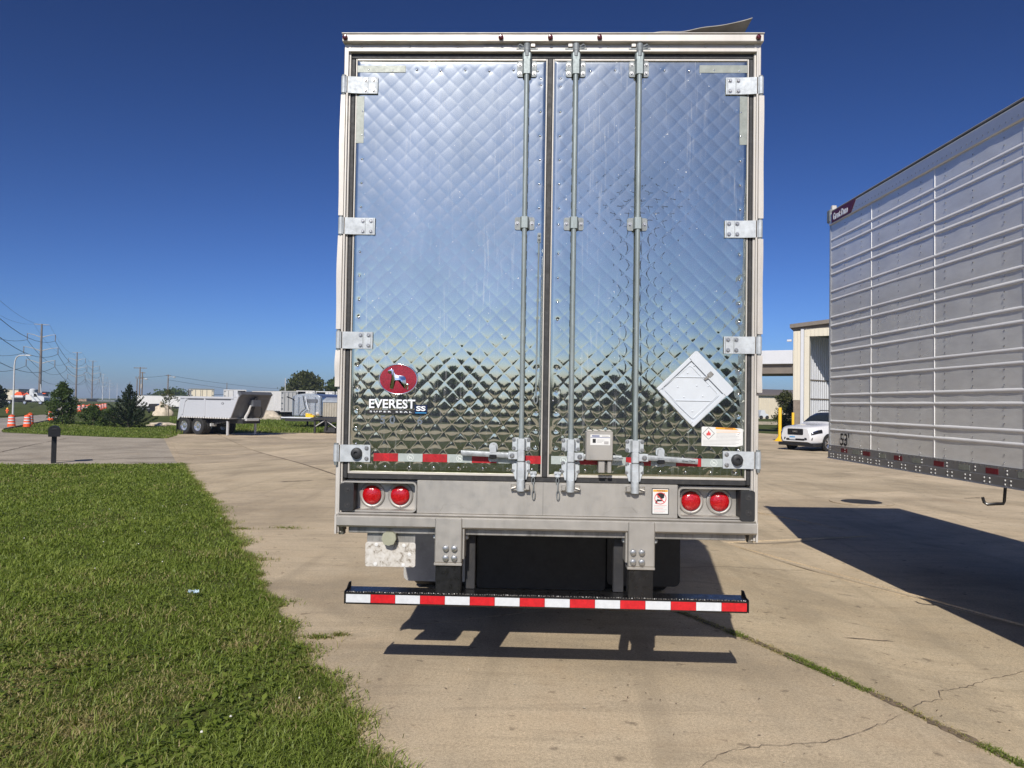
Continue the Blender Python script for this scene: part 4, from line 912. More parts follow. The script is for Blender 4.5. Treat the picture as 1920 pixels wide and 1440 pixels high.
# ---- rear sill, lamp boxes
sill = MB()
sill.box(-0.782, 0.805, -0.024, 0.11, 1.0725, 1.2735, 0.003)
SILL = sill.build('rear_sill', M['stainless'], T)
for s, xa, xb in ((-1, -1.256, -0.783), (1, 0.806, 1.256)):
    lb = MB()
    lb.box(xa, xb, 0.055, 0.11, 1.0725, 1.262, 0)                     # back wall
    lb.build('lamp_panel', M['stainless'], SILL)
    fr = MB(); r = 0.028
    o = rrect(xa, xb, 1.0760, 1.262, r, 5); i_ = rrect(xa + 0.010, xb - 0.010, 1.086, 1.253, r - 0.008, 5); n = len(o)
    V = [(x, -0.030, z) for x, z in o] + [(x, -0.030, z) for x, z in i_] + [(x, 0.055, z) for x, z in i_] + [(x, 0.0, z) for x, z in o]
    F = [(k, (k + 1) % n, n + (k + 1) % n, n + k) for k in range(n)] + [(n + k, n + (k + 1) % n, 2 * n + (k + 1) % n, 2 * n + k) for k in range(n)] + [(k, 3 * n + k, 3 * n + (k + 1) % n, (k + 1) % n) for k in range(n)]
    fr.add(V, F); fr.build('lamp_frame', M['stainless'], SILL)
    for x in ((-1.072, -0.896) if s < 0 else (0.897, 1.071)):
        lp = MB().lathe([(0.058, 0), (0.058, 0.012), (0.050, 0.022), (0.030, 0.028), (0.001, 0.030)], (x, 0.046, 1.1715), (0, -1, 0), 28).build('tail_lamp', M['lens'], SILL)
        MB().lathe([(0.080, 0), (0.078, 0.010), (0.070, 0.014), (0.0590, 0.011), (0.0585, 0.002)], (x, 0.054, 1.1715), (0, -1, 0), 32, cap=False).build('lamp_ring', M['stainless'], lp)
        rb_ = MB()
        for a in (30, 150, 270): rb_.dome((x + 0.070 * math.cos(R_(a)), 0.040, 1.1715 + 0.070 * math.sin(R_(a))), 0.005, (0, -1, 0), 0.004, 8)
        rb_.build('ring_screws', M['chrome'], lp, kind='stuff')
    # black rubber dock bumper with two bolt holes
    xc = s * 1.2165 if s > 0 else -1.2075
    bp = MB(); hw = 0.043
    bp.prism(rrect(xc - hw, xc + hw, 1.068 if s > 0 else 1.083, 1.250, 0.014), (0, 0.05, 0), (1, 0, 0), (0, 0, 1), (0, -0.105, 0))
    bo = bp.build('dock_bumper', M['rubber'], SILL, smooth=40)
    for z in (1.118, 1.212):
        MB().lathe([(0.019, 0), (0.019, 0.0015), (0.0165, 0.0015), (0.0165, 0.0004), (0.001, 0.0004)], (xc + 0.004, -0.0553, z), (0, -1, 0), 14).build('bolt_recess', M['gasket'], bo)
        bb = MB(); bolt(bb, xc + 0.006, -0.0558, z, 0.006, 0.004); bb.build('bolt_head', M['chassis'], bo)
# pressed outline and ledges
pr = MB(); pr.tube([(-0.64, -0.0245, 1.085), (-0.615, -0.0248, 1.13), (-0.53, -0.0248, 1.132), (-0.455, -0.0245, 1.10)], 0.0010, 6); pr.tube([(0.35, -0.0245, 1.085), (0.42, -0.0248, 1.13), (0.53, -0.0248, 1.132), (0.56, -0.0245, 1.10)], 0.0010, 6); pr.build('pressed_outline', M['stainless'], SILL)
MB().box(-0.012, -0.009, -0.0255, -0.0235, 1.0735, 1.272).build('weld_seam', M['stain_dark'], SILL)
MB().box(-1.262, 1.268, -0.050, 0.02, 1.0580, 1.0720, 0.006).build('upper_ledge', M['stainless'], SILL)
ld = MB(); n = 5
prof = [(-0.040, 1.0575), (-0.066, 1.0555), (-0.072, 1.049), (-0.072, 0.999), (-0.062, 0.989), (-0.040, 0.984), (0.06, 0.984), (0.06, 1.0575)]
ld.prism([(y, z) for y, z in prof], (-1.262, 0, 0), (0, 1, 0), (0, 0, 1), (2.530, 0, 0)); ld.build('lower_beam', M['stainless'], SILL, smooth=18)
MB().box(-1.20, 1.215, -0.020, 0.10, 0.945, 0.9835, 0.003).build('bottom_flange', M['stain_dark'], SILL)
for s in (-1, 1):
    MB().prism([(-0.05, 0.942), (0.10, 0.942), (0.10, 1.06), (-0.05, 1.06)], (s * 1.2685, 0, 0), (0, 1, 0), (0, 0, 1), (s * 0.012, 0, 0)).build('end_plate', M['cream'], SILL)
    MB().prism([(-0.03, 0.988), (0.05, 0.988), (0.05, 0.93), (0.0, 0.93)], (s * 1.235, 0, 0), (0, 1, 0), (0, 0, 1), (s * 0.030, 0, 0)).build('gusset', M['stain_dark'], SILL)
# no-step sticker
st = flat('warning_sticker', 'blackprint', rect(0.648, 0.752, 1.094, 1.252), -0.0242, SILL, 0.0008, label='portrait sticker that forbids standing on the bumper')
flat('paper', 'whitepaper', rect(0.653, 0.747, 1.099, 1.247), -0.0251, st, 0.0003); flat('orange_band', 'orangeprint', rect(0.656, 0.744, 1.231, 1.243), -0.0255, st, 0.0003)
put(text('WARNING', 0.052, 0.008, 0.0002, 0.02), 0.703, -0.0262, 1.237).build('lettering', M['blackprint'], st, smooth=0)
for q in ([(-0.022, 0.03), (0.026, 0.03), (0.022, 0.002), (0.006, -0.006), (-0.006, 0.004), (-0.016, 0.0)], [(-0.020, -0.006), (0.004, -0.010), (0.014, -0.006), (0.012, -0.018), (-0.020, -0.020)], [(-0.030, -0.014), (-0.018, -0.014), (-0.018, -0.034), (-0.030, -0.034)]):
    flat('pictogram', 'blackprint', q, -0.0255, st, 0.0003, 0.700, 1.193)
rg = MB().lathe([(0.036, 0), (0.036, 0.0004), (0.032, 0.0004), (0.032, 0)], (0.700, -0.0262, 1.192), (0, -1, 0), 28, cap=False); rg.prism([(-0.025, 0.021), (-0.021, 0.025), (0.025, -0.021), (0.021, -0.025)], (0.700, -0.0262, 1.192), (1, 0, 0), (0, 0, 1), (0, -0.0004, 0)); rg.build('prohibition_ring', M['redprint'], st, smooth=0)
for i in range(6): flat('small_print', 'greyprint' if i % 2 else 'redprint', rect(0.662, 0.738 - 0.01 * (i % 3), 1.148 - i * 0.0085, 1.1495 - i * 0.0085), -0.0255, st, 0.0002)
# ---- underride guard
for s, xa, xb in ((-1, -0.660, -0.496), (1, 0.502, 0.662)):
    gd = MB(); gd.box(xa, xb, -0.082, 0.02, 0.785, 1.055, 0.006); gd.box(xa - 0.004, xb + 0.002, -0.078, 0.03, 0.768, 0.7848, 0.003)
    xs_ = xb if s < 0 else xa
    gd.box(*sorted((xs_ + (0.0005 if s < 0 else -0.0005), xs_ + (0.014 if s < 0 else -0.014))), -0.060, 0.10, 0.805, 1.00, 0.003)
    go = gd.build('guard_bracket', M['stainless'], SILL)
    bb = MB()
    for bx2 in ((-0.592, -0.540) if s < 0 else (0.532, 0.584)):
        for bz in (0.872, 0.815):
            bb.lathe([(0.022, 0), (0.022, 0.003), (0.0175, 0.003), (0.0175, 0.016), (0.012, 0.018), (0.001, 0.018)], (bx2, -0.082, bz), (0, -1, 0), 6)
    bb.build('hex_bolts', M['bolt'], go, kind='stuff')
    ear = MB()
    for e in (xa - 0.010, xb + 0.016): ear.dome((e, 0.03, 0.925), 0.018, (0, -1, 0), 0.02, 10)
    ear.build('bracket_ear', M['galv'], go)
GUARD = MB().box(-1.203, 1.222, -0.060, 0.085, 0.520, 0.596, 0.006).build('underride_guard', M['blackpaint'], T)
for s, xe in ((-1, -1.2035), (1, 1.2225)):
    MB().prism([(-0.058, 0.522), (0.10, 0.522), (0.10, 0.622), (0.055, 0.627), (0.0, 0.600), (-0.058, 0.598)], (xe, 0, 0), (0, 1, 0), (0, 0, 1), (s * 0.006, 0, 0)).build('end_cap', M['blackpaint'], GUARD)
for xa, xb in ((-0.655, -0.500), (0.506, 0.657)):
    MB().box(xa, xb, -0.062, 0.030, 0.5965, 0.7675, 0.004).build('guard_post', M['blackpaint'], GUARD)
MB().box(-0.488, -0.425, 0.07, 0.12, 0.5965, 0.93, 0.004).build('brace', M['chassis'], GUARD); MB().box(0.430, 0.495, 0.07, 0.12, 0.5965, 0.93, 0.004).build('brace', M['chassis'], GUARD)
wl = MB(); q = []
x = -1.19
while x < 1.21: wl.dome((x, -0.0595, 0.5955 + rng.uniform(-0.002, 0.002)), rng.uniform(0.003, 0.006), (0, -0.6, 0.8), 0.004, 5); x += rng.uniform(0.008, 0.02)
wl.build('weld_bead', M['bolt'], GUARD, kind='stuff')
for i in range(16):
    a = -1.197 + i * 0.1508
    flat('reflective_strip', 'retro_white' if i % 2 == 0 else 'retro_red', rect(a, a + 0.1490, 0.5315, 0.581), -0.0603, GUARD, 0.0012)
# ---- licence plate bracket with lamp
br = MB().box(-1.090, -0.792, 0.010, 0.016, 0.870, 0.948, 0.001).build('plate_bracket', M['stain_dark'], T)
def corroded():
    m, t, b = newmat('corroded_plate'); co = coord(t)
    a = noise(t, co, 22, 6, 0.7, 0.8); d = noise(t, co, 60, 4, 0.7)
    c = ramp(t, a, [(0.35, (0.58, 0.56, 0.52)), (0.52, (0.48, 0.45, 0.40)), (0.62, (0.20, 0.17, 0.13))])
    c = mixc(t, ramp(t, d, [(0.6, 0.0), (0.75, 0.7)]), c, (0.22, 0.20, 0.17)); t.links.new(c, b.inputs['Base Color']); b.inputs['Roughness'].default_value = 0.55
    bump(t, b, a, 0.4, 0.004); return m
M['corroded'] = corroded()
po = MB().prism(rrect(-1.098, -0.788, 0.738, 0.888, 0.014), (0, 0.006, 0), (1, 0, 0), (0, 0, 1), (0, -0.006, 0)).build('licence_plate_holder', M['corroded'], br, smooth=25)
bb = MB()
for x, z in ((-1.03, 0.872), (-0.86, 0.870), (-1.035, 0.752), (-0.862, 0.750), (-0.825, 0.815)): bb.lathe([(0.012, 0), (0.011, 0.002), (0.004, 0.003), (0.001, 0.003)], (x, 0.0, z), (0, -1, 0), 12)
bb.build('washers', M['whitepaper'], po, kind='stuff')
pl_ = MB(); pl_.prism([(-0.045, 0.012), (-0.036, 0.042), (-0.018, 0.052), (0.024, 0.052), (0.040, 0.040), (0.044, 0.012), (0.030, -0.020), (0.0, -0.030), (-0.030, -0.022)], (-0.945, 0.005, 0.905), (1, 0, 0), (0, 0, 1), (0, -0.055, 0)); pl_.build('plate_lamp', M['tan_plastic'], br, smooth=25)
# ---- mud flaps, running gear
for s in (-1, 1):
    MB().prism(rrect(*sorted((s * 1.155, s * 0.55)), 0.25, 0.98, 0.05), (0, 1.75, 0), (1, 0, 0), (0, 0, 1), (0, 0.012, 0)).build('mud_flap', pm('grey_mud_flap', (0.34, 0.33, 0.31), 0.75, 0, 0.2, 5, 0.1, 0.4, (0.14, 0.13, 0.11)) if s < 0 else M['rubber'], T)  # left flap pale grey, right flap black
    MB().box(*sorted((s * 0.45, s * 0.56)), 0.9, 6.4, 0.80, 0.949).build('slider_rail', M['chassis'], T)
MB().prism(rrect(-0.54, 0.54, 0.20, 0.98, 0.03), (0, 1.78, 0), (1, 0, 0), (0, 0, 1), (0, 0.012, 0)).build('added_dark_flap', M['rubber'], T)  # added black sheet that darkens the underside and blocks light
def wheel_mesh(r=0.51, w_=0.28, rim=0.30):
    t = MB(); h = w_ / 2
    t.lathe([(rim, -h * 0.9), (r * 0.93, -h), (r, -h * 0.72), (r, h * 0.72), (r * 0.93, h), (rim, h * 0.9)], (0, 0, 0), (1, 0, 0), 32, cap=False)
    k = MB(); k.lathe([(rim, h * 0.9), (rim * 0.93, h * 0.86), (rim * 0.86, h * 0.45), (rim * 0.5, h * 0.40), (rim * 0.42, h * 0.75), (rim * 0.2, h * 0.8), (0.001, h * 0.8)], (0, 0, 0), (1, 0, 0), 24, cap=False)
    k.lathe([(rim, -h * 0.9), (rim * 0.9, -h * 0.6), (0.001, -h * 0.5)], (0, 0, 0), (1, 0, 0), 24, cap=False)
    for i in range(10): a = i * 0.628; k.cyl((h * 0.42, rim * 0.66 * math.cos(a), rim * 0.66 * math.sin(a)), (h * 0.58, rim * 0.66 * math.cos(a), rim * 0.66 * math.sin(a)), rim * 0.05, n=6)
    return t, k
tm, km = wheel_mesh(); TYRE = tm.mesh('tyre', M['tyre']); RIM = km.mesh('rim', M['galv_dark'])
def add_wheels(parent, spots, tyre=TYRE, rim=RIM):
    for (x, y, z, s) in spots:
        o = bpy.data.objects.new('wheel', tyre); COL.objects.link(o); o.parent = parent; o.location = (x, y, z); o.rotation_euler = (0, 0, 0 if s > 0 else math.pi)
        r = bpy.data.objects.new('rim', rim); COL.objects.link(r); r.parent = o
add_wheels(T, [(s * xx, yy, 0.51, s) for s in (-1, 1) for xx in (1.06, 0.72) for yy in (2.75, 4.0)])
for yy in (2.75, 4.0): MB().cyl((-1.0, yy, 0.51), (1.0, yy, 0.51), 0.065, n=12).build('axle', M['chassis'], T)
for s in (-1, 1): MB().box(s * 0.6 - 0.05, s * 0.6 + 0.05, 12.6, 12.75, 0.03, 0.95, 0.01).build('landing_leg', M['chassis'], T)

# ================================================================== RIBBED BOX TRAILER ON THE RIGHT
B = thing('box_trailer', 'ribbed aluminium box trailer cut off by the right edge of the picture', 'trailer', (3.534, 4.83, -0.18), R_(2.2))
def satin(name, base, rough, seed, var=0.12, metal=0.85):
    m, t, b = newmat(name); co = coord(t)
    n1 = noise(t, co, 0.9, 4, 0.5); n2 = noise(t, coord(t, False, 1, 0.3, 1), 9, 5, 0.65)
    t.links.new(ramp(t, n2, [(0.25, tuple(c * (1 - var) for c in base)), (0.75, tuple(min(1, c * (1 + var)) for c in base))]), b.inputs['Base Color'])
    t.links.new(ramp(t, n1, [(0.3, rough - 0.05), (0.7, rough + 0.08)]), b.inputs['Roughness'])
    b.inputs['Metallic'].default_value = metal
    return m
M['panel_alu'] = satin('satin_aluminium', (0.90, 0.89, 0.85), 0.30, 0, metal=0.35)
M['rib_alu'] = satin('ribbed_aluminium', (0.88, 0.88, 0.87), 0.42, 0, 0.05, 0.1)
M['rail_alu'] = satin('rail_aluminium', (0.38, 0.38, 0.385), 0.42, 0, 0.1)
M['toprail'] = satin('top_rail_aluminium', (0.62, 0.64, 0.66), 0.34, 0, 0.08, 0.6)
L53 = 16.15; Z0, ZB, ZT, Z1 = 1.330, 1.492, 4.195, 4.345
seams = [0.0, 1.07] + [1.07 + 1.245 * k for k in range(1, 13)]; seams = [q for q in seams if q < L53 - 0.4] + [L53]
for k in range(len(seams) - 1):
    y0, y1 = -seams[k], -seams[k + 1]; n1, n2 = 12, 40; mb = MB(); rows = []
    for i in range(n1 + 1):
        yy = y0 + (y1 - y0) * i / n1; row = []
        for j in range(n2 + 1):
            zz = ZB + (ZT - ZB) * j / n2
            sx_ = abs(((i / n1) * 3) % 1 - 0.5) * 2; wv = 0.003 * (math.sin(yy * 2.3 + zz * 1.9 + k * 2) * math.sin(zz * 5.1 + k)) - 0.003 * (1 - sx_ ** 2) * (0.6 + 0.4 * math.sin(zz * 9 + k))
            if zz < 2.2: wv -= 0.003 * math.sin(yy * 7.3 + k) * (2.2 - zz) * math.sin(zz * 8)
            row.append((-wv if 0 < i < n1 else 0.0, yy, zz))
        rows.append(row)
    mb.grid(rows); mb.build('side_panel', M['panel_alu'], B, smooth=80)
for q in seams[1:-1]: MB().box(-0.0045, 0.004, -q - 0.008, -q + 0.008, ZB + 0.002, ZT - 0.002, 0.004).build('seam_strip', M['rib_alu'], B)
pitch = 0.3165; zt_ = Z1 - 0.352
ribz = []
for k in range(8): ribz += [zt_ - k * pitch, zt_ - k * pitch - 0.105]
for z in ribz:
    mb = MB(); pr_ = [(0.008, z + 0.024), (-0.003, z + 0.016), (-0.007, z + 0.006), (-0.007, z - 0.003), (-0.003, z - 0.012), (0.008, z - 0.015)]
    mb.prism(pr_, (0, -0.02, 0), (1, 0, 0), (0, 0, 1), (0, -(L53 - 0.04), 0)); mb.build('side_rib', M['rib_alu'], B, smooth=50)
rv = MB()
for q in np.arange(0.0, L53, 0.415):
    y = -float(q) - (0.03 if q == 0 else 0)
    z = ZB + 0.03
    while z < ZT:
        if min(abs(z - r_) for r_ in ribz) > 0.03: rv.dome((-0.0015, y, z), 0.0072, (-1, 0, 0), 0.0045, 6)
        z += 0.062
for i in range(int(L53 / 0.075)): rv.dome((-0.012, -0.03 - i * 0.075, ZB - 0.012), 0.0075, (-1, 0, 0), 0.005, 6)
rv.build('rivets', M['rivet'], B, kind='stuff')
mb = MB(); mb.prism([(-0.012, ZB), (-0.012, ZB - 0.078), (-0.022, ZB - 0.084), (-0.022, Z0 + 0.012), (-0.036, Z0), (0.03, Z0), (0.03, ZB)], (0, -0.012, 0), (1, 0, 0), (0, 0, 1), (0, -(L53 - 0.03), 0)); rail = mb.build('bottom_rail', M['rail_alu'], B, smooth=20)
bb = MB(); y = 0.10
for i in range(60):
    for dy in (0, 0.07):
        for z in (Z0 + 0.024, Z0 + 0.056): bb.dome((-0.0225, -(y + dy), z), 0.0085, (-1, 0, 0), 0.005, 7)
    y += 0.265 if i > 5 else 0.19
    if y > L53 - 0.3: break
for i in range(38): bb.dome((-0.0125, -0.05 - i * 0.415, ZB - 0.03), 0.008, (-1, 0, 0), 0.005, 7); bb.dome((-0.0125, -0.05 - i * 0.415, ZB - 0.058), 0.008, (-1, 0, 0), 0.005, 7)
bb.build('rail_rivets', M['whitepaper'], rail, kind='stuff')
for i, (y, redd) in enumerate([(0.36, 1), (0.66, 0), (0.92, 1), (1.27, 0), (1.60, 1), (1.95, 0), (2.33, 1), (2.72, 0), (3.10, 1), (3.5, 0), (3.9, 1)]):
    MB().box(-0.0145, -0.0125, -y - 0.16, -y, ZB - 0.070, ZB - 0.024).build('reflective_strip', M['retro_shaded'] if redd else M['retro_grey'], rail)
mb = MB(); mb.prism([(0.012, Z1 - 0.005), (-0.012, Z1 - 0.02), (-0.022, Z1 - 0.035), (-0.022, ZT - 0.004), (-0.010, ZT - 0.012), (0.02, ZT - 0.012)], (0, -0.012, 0), (1, 0, 0), (0, 0, 1), (0, -(L53 - 0.03), 0)); tr_ = mb.build('top_rail', M['toprail'], B, smooth=20)
MB().box(-0.010, 2.60, -L53 + 0.01, -0.01, Z1, Z1 + 0.016, 0.006).build('roof', pm('roof_edge', (0.33, 0.315, 0.29), 0.6, 0.2, 0.2, 4), B)
bb = MB()
for i in range(210): bb.dome((-0.0225, -0.3 - i * 0.075, ZT + 0.035), 0.0055, (-1, 0, 0), 0.004, 6)
bb.build('rail_rivets', M['rivet'], tr_, kind='stuff')
MB().cyl((0.028, -0.012, 1.33), (0.028, -0.012, Z1 - 0.12), 0.040, n=14).build('corner_post', M['toprail'], B)
MB().box(-0.030, 0.09, -0.055, 0.045, Z1 - 0.125, Z1 + 0.035, 0.012).build('corner_cap', M['galv_dark'], B)
MB().box(0.0, 0.06, -0.045, -0.0, Z1 - 0.06, Z1 + 0.085, 0.006).build('marker_bracket', M['cream'], B)
bdg = MB().prism([(-0.10, ZT + 0.004), (-0.62, ZT + 0.004), (-0.74, ZT + 0.125), (-0.70, ZT + 0.135), (-0.10, ZT + 0.135)], (-0.0225, 0, 0), (0, 1, 0), (0, 0, 1), (-0.006, 0, 0)).build('name_badge', M['maroon'], B)
tx = text('Great Dane', 0.40, 0.085, 0.001, 0.03); Mx = Matrix(((0, 1, 0), (-1, 0, 0), (0, 0, 1)))
put(tx, -0.0295, -0.345, ZT + 0.066, Mx).build('lettering', M['badge_white'], bdg, smooth=0)
tx = text("53'", 0.235, 0.150, 0.0006, 0.012); put(tx, -0.0165, -0.46, ZB + 0.083, Mx).build('lettering', M['blackprint'], B, smooth=0)
MB().box(0.03, 2.56, -0.10, -0.02, 1.35, Z1 - 0.02, 0.01).build('front_wall', M['panel_alu'], B); MB().box(2.56, 2.60, -L53, -0.02, Z0, Z1 - 0.02).build('side_wall', M['panel_alu'], B)
MB().box(0.03, 2.56, -L53, -L53 + 0.06, Z0, Z1 - 0.02).build('rear_doors', M['cream'], B); MB().box(0.03, 2.56, -L53 + 0.06, -0.10, Z0 + 0.03, Z0 + 0.16).build('floor', M['chassis'], B)
for x in (0.55, 2.05):
    MB().box(x - 0.06, x + 0.06, -3.85, -3.72, 0.03, Z0 + 0.03, 0.008).build('landing_leg', M['chassis'], B); MB().box(x - 0.14, x + 0.14, -3.92, -3.65, 0.0, 0.03, 0.004).build('landing_shoe', M['chassis'], B)
    MB().prism([(0, 0.3), (0.5, Z0 + 0.03), (0.62, Z0 + 0.03), (0.06, 0.3)], (x - 0.02, -3.78, 0), (0, 1, 0), (0, 0, 1), (0.04, 0, 0)).build('leg_brace', M['chassis'], B)
mb = MB(); mb.tube([(0.0, -3.33, Z0 + 0.02), (-0.01, -3.33, Z0 - 0.11), (-0.015, -3.325, Z0 - 0.13), (-0.05, -3.30, Z0 - 0.135), (-0.10, -3.26, Z0 - 0.145), (-0.12, -3.25, Z0 - 0.13), (-0.13, -3.245, Z0 - 0.09)], 0.012, 8); mb.build('crank_handle', M['blackpaint'], B)
add_wheels(B, [(x, y, 0.51, s) for x, s in ((0.20, -1), (0.54, -1), (2.05, 1), (2.4, 1)) for y in (-12.6, -13.9)])
for y in (-12.6, -13.9): MB().cyl((0.2, y, 0.51), (2.4, y, 0.51), 0.065, n=12).build('axle', M['chassis'], B)
MB().box(0.5, 2.1, -14.9, -11.6, 0.8, Z0 + 0.03).build('bogie_frame', M['chassis'], B); MB().box(0.1, 2.5, -L53 - 0.02, -L53 + 0.08, 0.52, 0.62, 0.01).build('underride_guard', M['stainless'], B)
for x in (0.6, 2.0): MB().box(x - 0.05, x + 0.05, -L53, -L53 + 0.07, 0.62, Z0 + 0.02).build('guard_post', M['stainless'], B)

# ================================================================== VEGETATION
def leaf_mat(name, cols): return grass_mat(name, cols, tuple(c * 0.9 for c in cols[1]))
M['leaf'] = leaf_mat('leaf_green', ((0.030, 0.055, 0.012), (0.065, 0.105, 0.024), (0.130, 0.165, 0.045)))
M['needle'] = leaf_mat('needle_green', ((0.010, 0.022, 0.010), (0.020, 0.038, 0.016), (0.045, 0.065, 0.028)))
M['leaf_olive'] = leaf_mat('leaf_olive', ((0.040, 0.052, 0.015), (0.075, 0.088, 0.026), (0.135, 0.135, 0.050)))
M['bark'] = pm('bark', (0.085, 0.065, 0.048), 0.9, 0, 0.35, 14, 0.05, bmp=0.5, bscale=40)
def leaves(name, Cn, size, mat, parent, tint, up=0.3, aspect=0.55):
    n = len(Cn); d = npr.randn(n, 3); d[:, 2] += up; d /= np.linalg.norm(d, axis=1)[:, None]
    e = npr.randn(n, 3); e -= d * (e * d).sum(1)[:, None]; e /= np.linalg.norm(e, axis=1)[:, None]
    s = size * npr.uniform(0.6, 1.4, n)[:, None]; Cn = np.asarray(Cn)
    V = np.stack([Cn - d * s, Cn + e * s * aspect, Cn + d * s, Cn - e * s * aspect], 1)
    i = np.arange(n)[:, None] * 4; o = npmesh(name, V.reshape(-1, 3), i + [0, 1, 2, 3], mat, parent, False)
    at = o.data.color_attributes.new('tint', 'FLOAT_COLOR', 'POINT'); c = np.ones((n, 4, 4), np.float32); c[:, :, 0] = np.clip(tint, 0, 1)[:, None]; c[:, :, 1] = 0.3
    at.data.foreach_set('color', c.ravel()); return o
def clumps(n_cl, per, rad, h0, h1, cr, seed, top=0.55):
    rs = np.random.RandomState(seed); P = []; tn = []
    for k in range(n_cl):
        t = rs.rand() ** 0.8; z = h0 + (h1 - h0) * t; rr = rad * math.sin(math.pi * min(1, max(0.12, 0.25 + 0.75 * t)) ** 1.0) ** 0.6 * (0.35 + 0.65 * rs.rand())
        if t > 0.85: rr *= 0.55
        a = rs.rand() * 6.283; c = np.array([rr * math.cos(a), rr * math.sin(a), z]); R0 = cr * rs.uniform(0.6, 1.3)
        q = rs.randn(per, 3); q /= np.linalg.norm(q, axis=1)[:, None]; q *= (R0 * rs.rand(per) ** 0.45)[:, None]; q[:, 2] *= 0.75
        P.append(c + q); tn.append(np.clip(rs.normal(0.45, 0.14) + rs.randn(per) * 0.16, 0, 1))
    return np.concatenate(P), np.concatenate(tn)
def tree(name, label, loc, rad, h, seed, n_cl=60, per=90, size=0.12, mat='leaf', trunk=0.16, h0=0.25, group=None, cr=None, cat='tree'):
    t = thing(name, label, cat, loc, rng.uniform(0, 6), group)
    P, tn = clumps(n_cl, per, rad * 0.85, h * h0, h * 0.95, cr or rad * 0.30, seed)
    leaves('crown', P, size, M[mat], t, tn)
    tk = MB(); tk.tube([(0, 0, -0.1), (0.03 * rad, 0.02, h * 0.25), (-0.02 * rad, 0.05, h * 0.55), (0.03, 0, h * 0.85)], [trunk, trunk * 0.8, trunk * 0.5, trunk * 0.12], 8)
    rs = random.Random(seed)
    for k in range(7):
        a = rs.uniform(0, 6.28); z = h * rs.uniform(0.22, 0.6); r_ = rad * rs.uniform(0.5, 0.8)
        tk.tube([(0, 0, z), (math.cos(a) * r_ * 0.5, math.sin(a) * r_ * 0.5, z + h * 0.12), (math.cos(a) * r_, math.sin(a) * r_, z + h * 0.26)], [trunk * 0.4, trunk * 0.25, trunk * 0.06], 6)
    tk.build('trunk', M['bark'], t); return t
# spruce with upswept sprays
sp = thing('spruce_tree', 'young dark spruce with upswept branches on the far verge', 'tree', ground(243, 56))
P, tn = [], []; bk = MB(); H = 3.45
bk.tube([(0, 0, -0.1), (0, 0, H * 0.5), (0.03, 0, H * 0.97)], [0.09, 0.05, 0.012], 8)
for k in range(105):
    t = (k / 105) ** 0.95; z = 0.10 + t * (H - 0.42); L = (1.95 * (1 - t) ** 1.12 + 0.09) * rng.uniform(0.62, 1.12); a = k * 2.399 + rng.uniform(-.3, .3); up = 0.42 + 0.45 * t
    m_ = max(10, int(95 * L)); u = npr.rand(m_) ** 0.7; w_ = npr.randn(m_) * 0.070 * (1.12 - u) * L ** 0.5; v_ = npr.randn(m_) * 0.05
    x = u * L; zz = z + x * up * u * 0.75 - 0.10 * (1 - u) + v_
    P.append(np.stack([np.cos(a) * x - np.sin(a) * w_, np.sin(a) * x + np.cos(a) * w_, zz], 1)); tn.append(np.clip(npr.normal(0.4, 0.2, m_) + 0.25 * (u > 0.8), 0, 1))
    if k % 4 == 0: bk.tube([(0, 0, z), (math.cos(a) * L * 0.5, math.sin(a) * L * 0.5, z + L * up * 0.2), (math.cos(a) * L * 0.9, math.sin(a) * L * 0.9, z + L * up * 0.62)], [0.018, 0.012, 0.004], 5)
leaves('crown', np.concatenate(P), 0.075, M['needle'], sp, np.concatenate(tn), 0.5, 0.3); bk.build('trunk', M['bark'], sp)
tree('broadleaf_shrub', 'loose leafy green shrub behind the black mailbox', ground(119, 60), 1.3, 3.35, 5, 150, 34, 0.085, 'leaf', 0.04, 0.03, cr=0.30, cat='shrub')
tree('low_bush', 'low rounded bush between the leafy shrub and the spruce', ground(176, 58.5), 1.25, 1.6, 6, 80, 36, 0.075, 'leaf', 0.03, 0.02, cr=0.26, cat='shrub')
tree('low_bush', 'low dark bush hugging the foot of the spruce', ground(208, 56.5), 0.8, 1.25, 16, 26, 80, 0.07, 'leaf', 0.03, 0.05, cr=0.3, cat='shrub')
tree('twiggy_shrub', 'sparse twiggy shrub in front of the long white trailer', ground(318, 92), 1.3, 3.4, 8, 22, 26, 0.10, 'leaf_olive', 0.05, 0.2, cr=0.4, cat='shrub')
tree('roadside_tree', 'dark tree cut off by the left edge of the picture', ground(-14, 112), 2.0, 4.2, 9, 60, 60, 0.2, 'needle', 0.15, 0.05)
for i, (px, d, rr, h, lab) in enumerate([(571, 152, 5.0, 7.7, 'broad rounded tree rising behind the parked trailers'), (634, 158, 3.0, 7.2, 'tree half hidden by the edge of the quilted trailer'), (545, 160, 2.6, 5.4, 'smaller tree at the left shoulder of the broad rounded tree'), (320, 300, 9.0, 5.2, 'low distant tree behind the pole with a lamp'), (300, 330, 4.0, 4.6, 'distant tree top just right of the wooden pole cluster')]):
    tree('background_tree', lab, ground(px, d), rr, h, 30 + i, 110 if i < 2 else 50, 60, 0.30 if d < 200 else 0.5, 'leaf' if i else 'leaf_olive', 0.2, 0.15, 'trees behind the parked trailers')
tree('leafy_bush', 'tall loose bush against the cream warehouse corner', ground(1474, 74), 1.3, 3.6, 51, 80, 60, 0.10, 'leaf_olive', 0.05, 0.0, cr=0.55, cat='shrub')
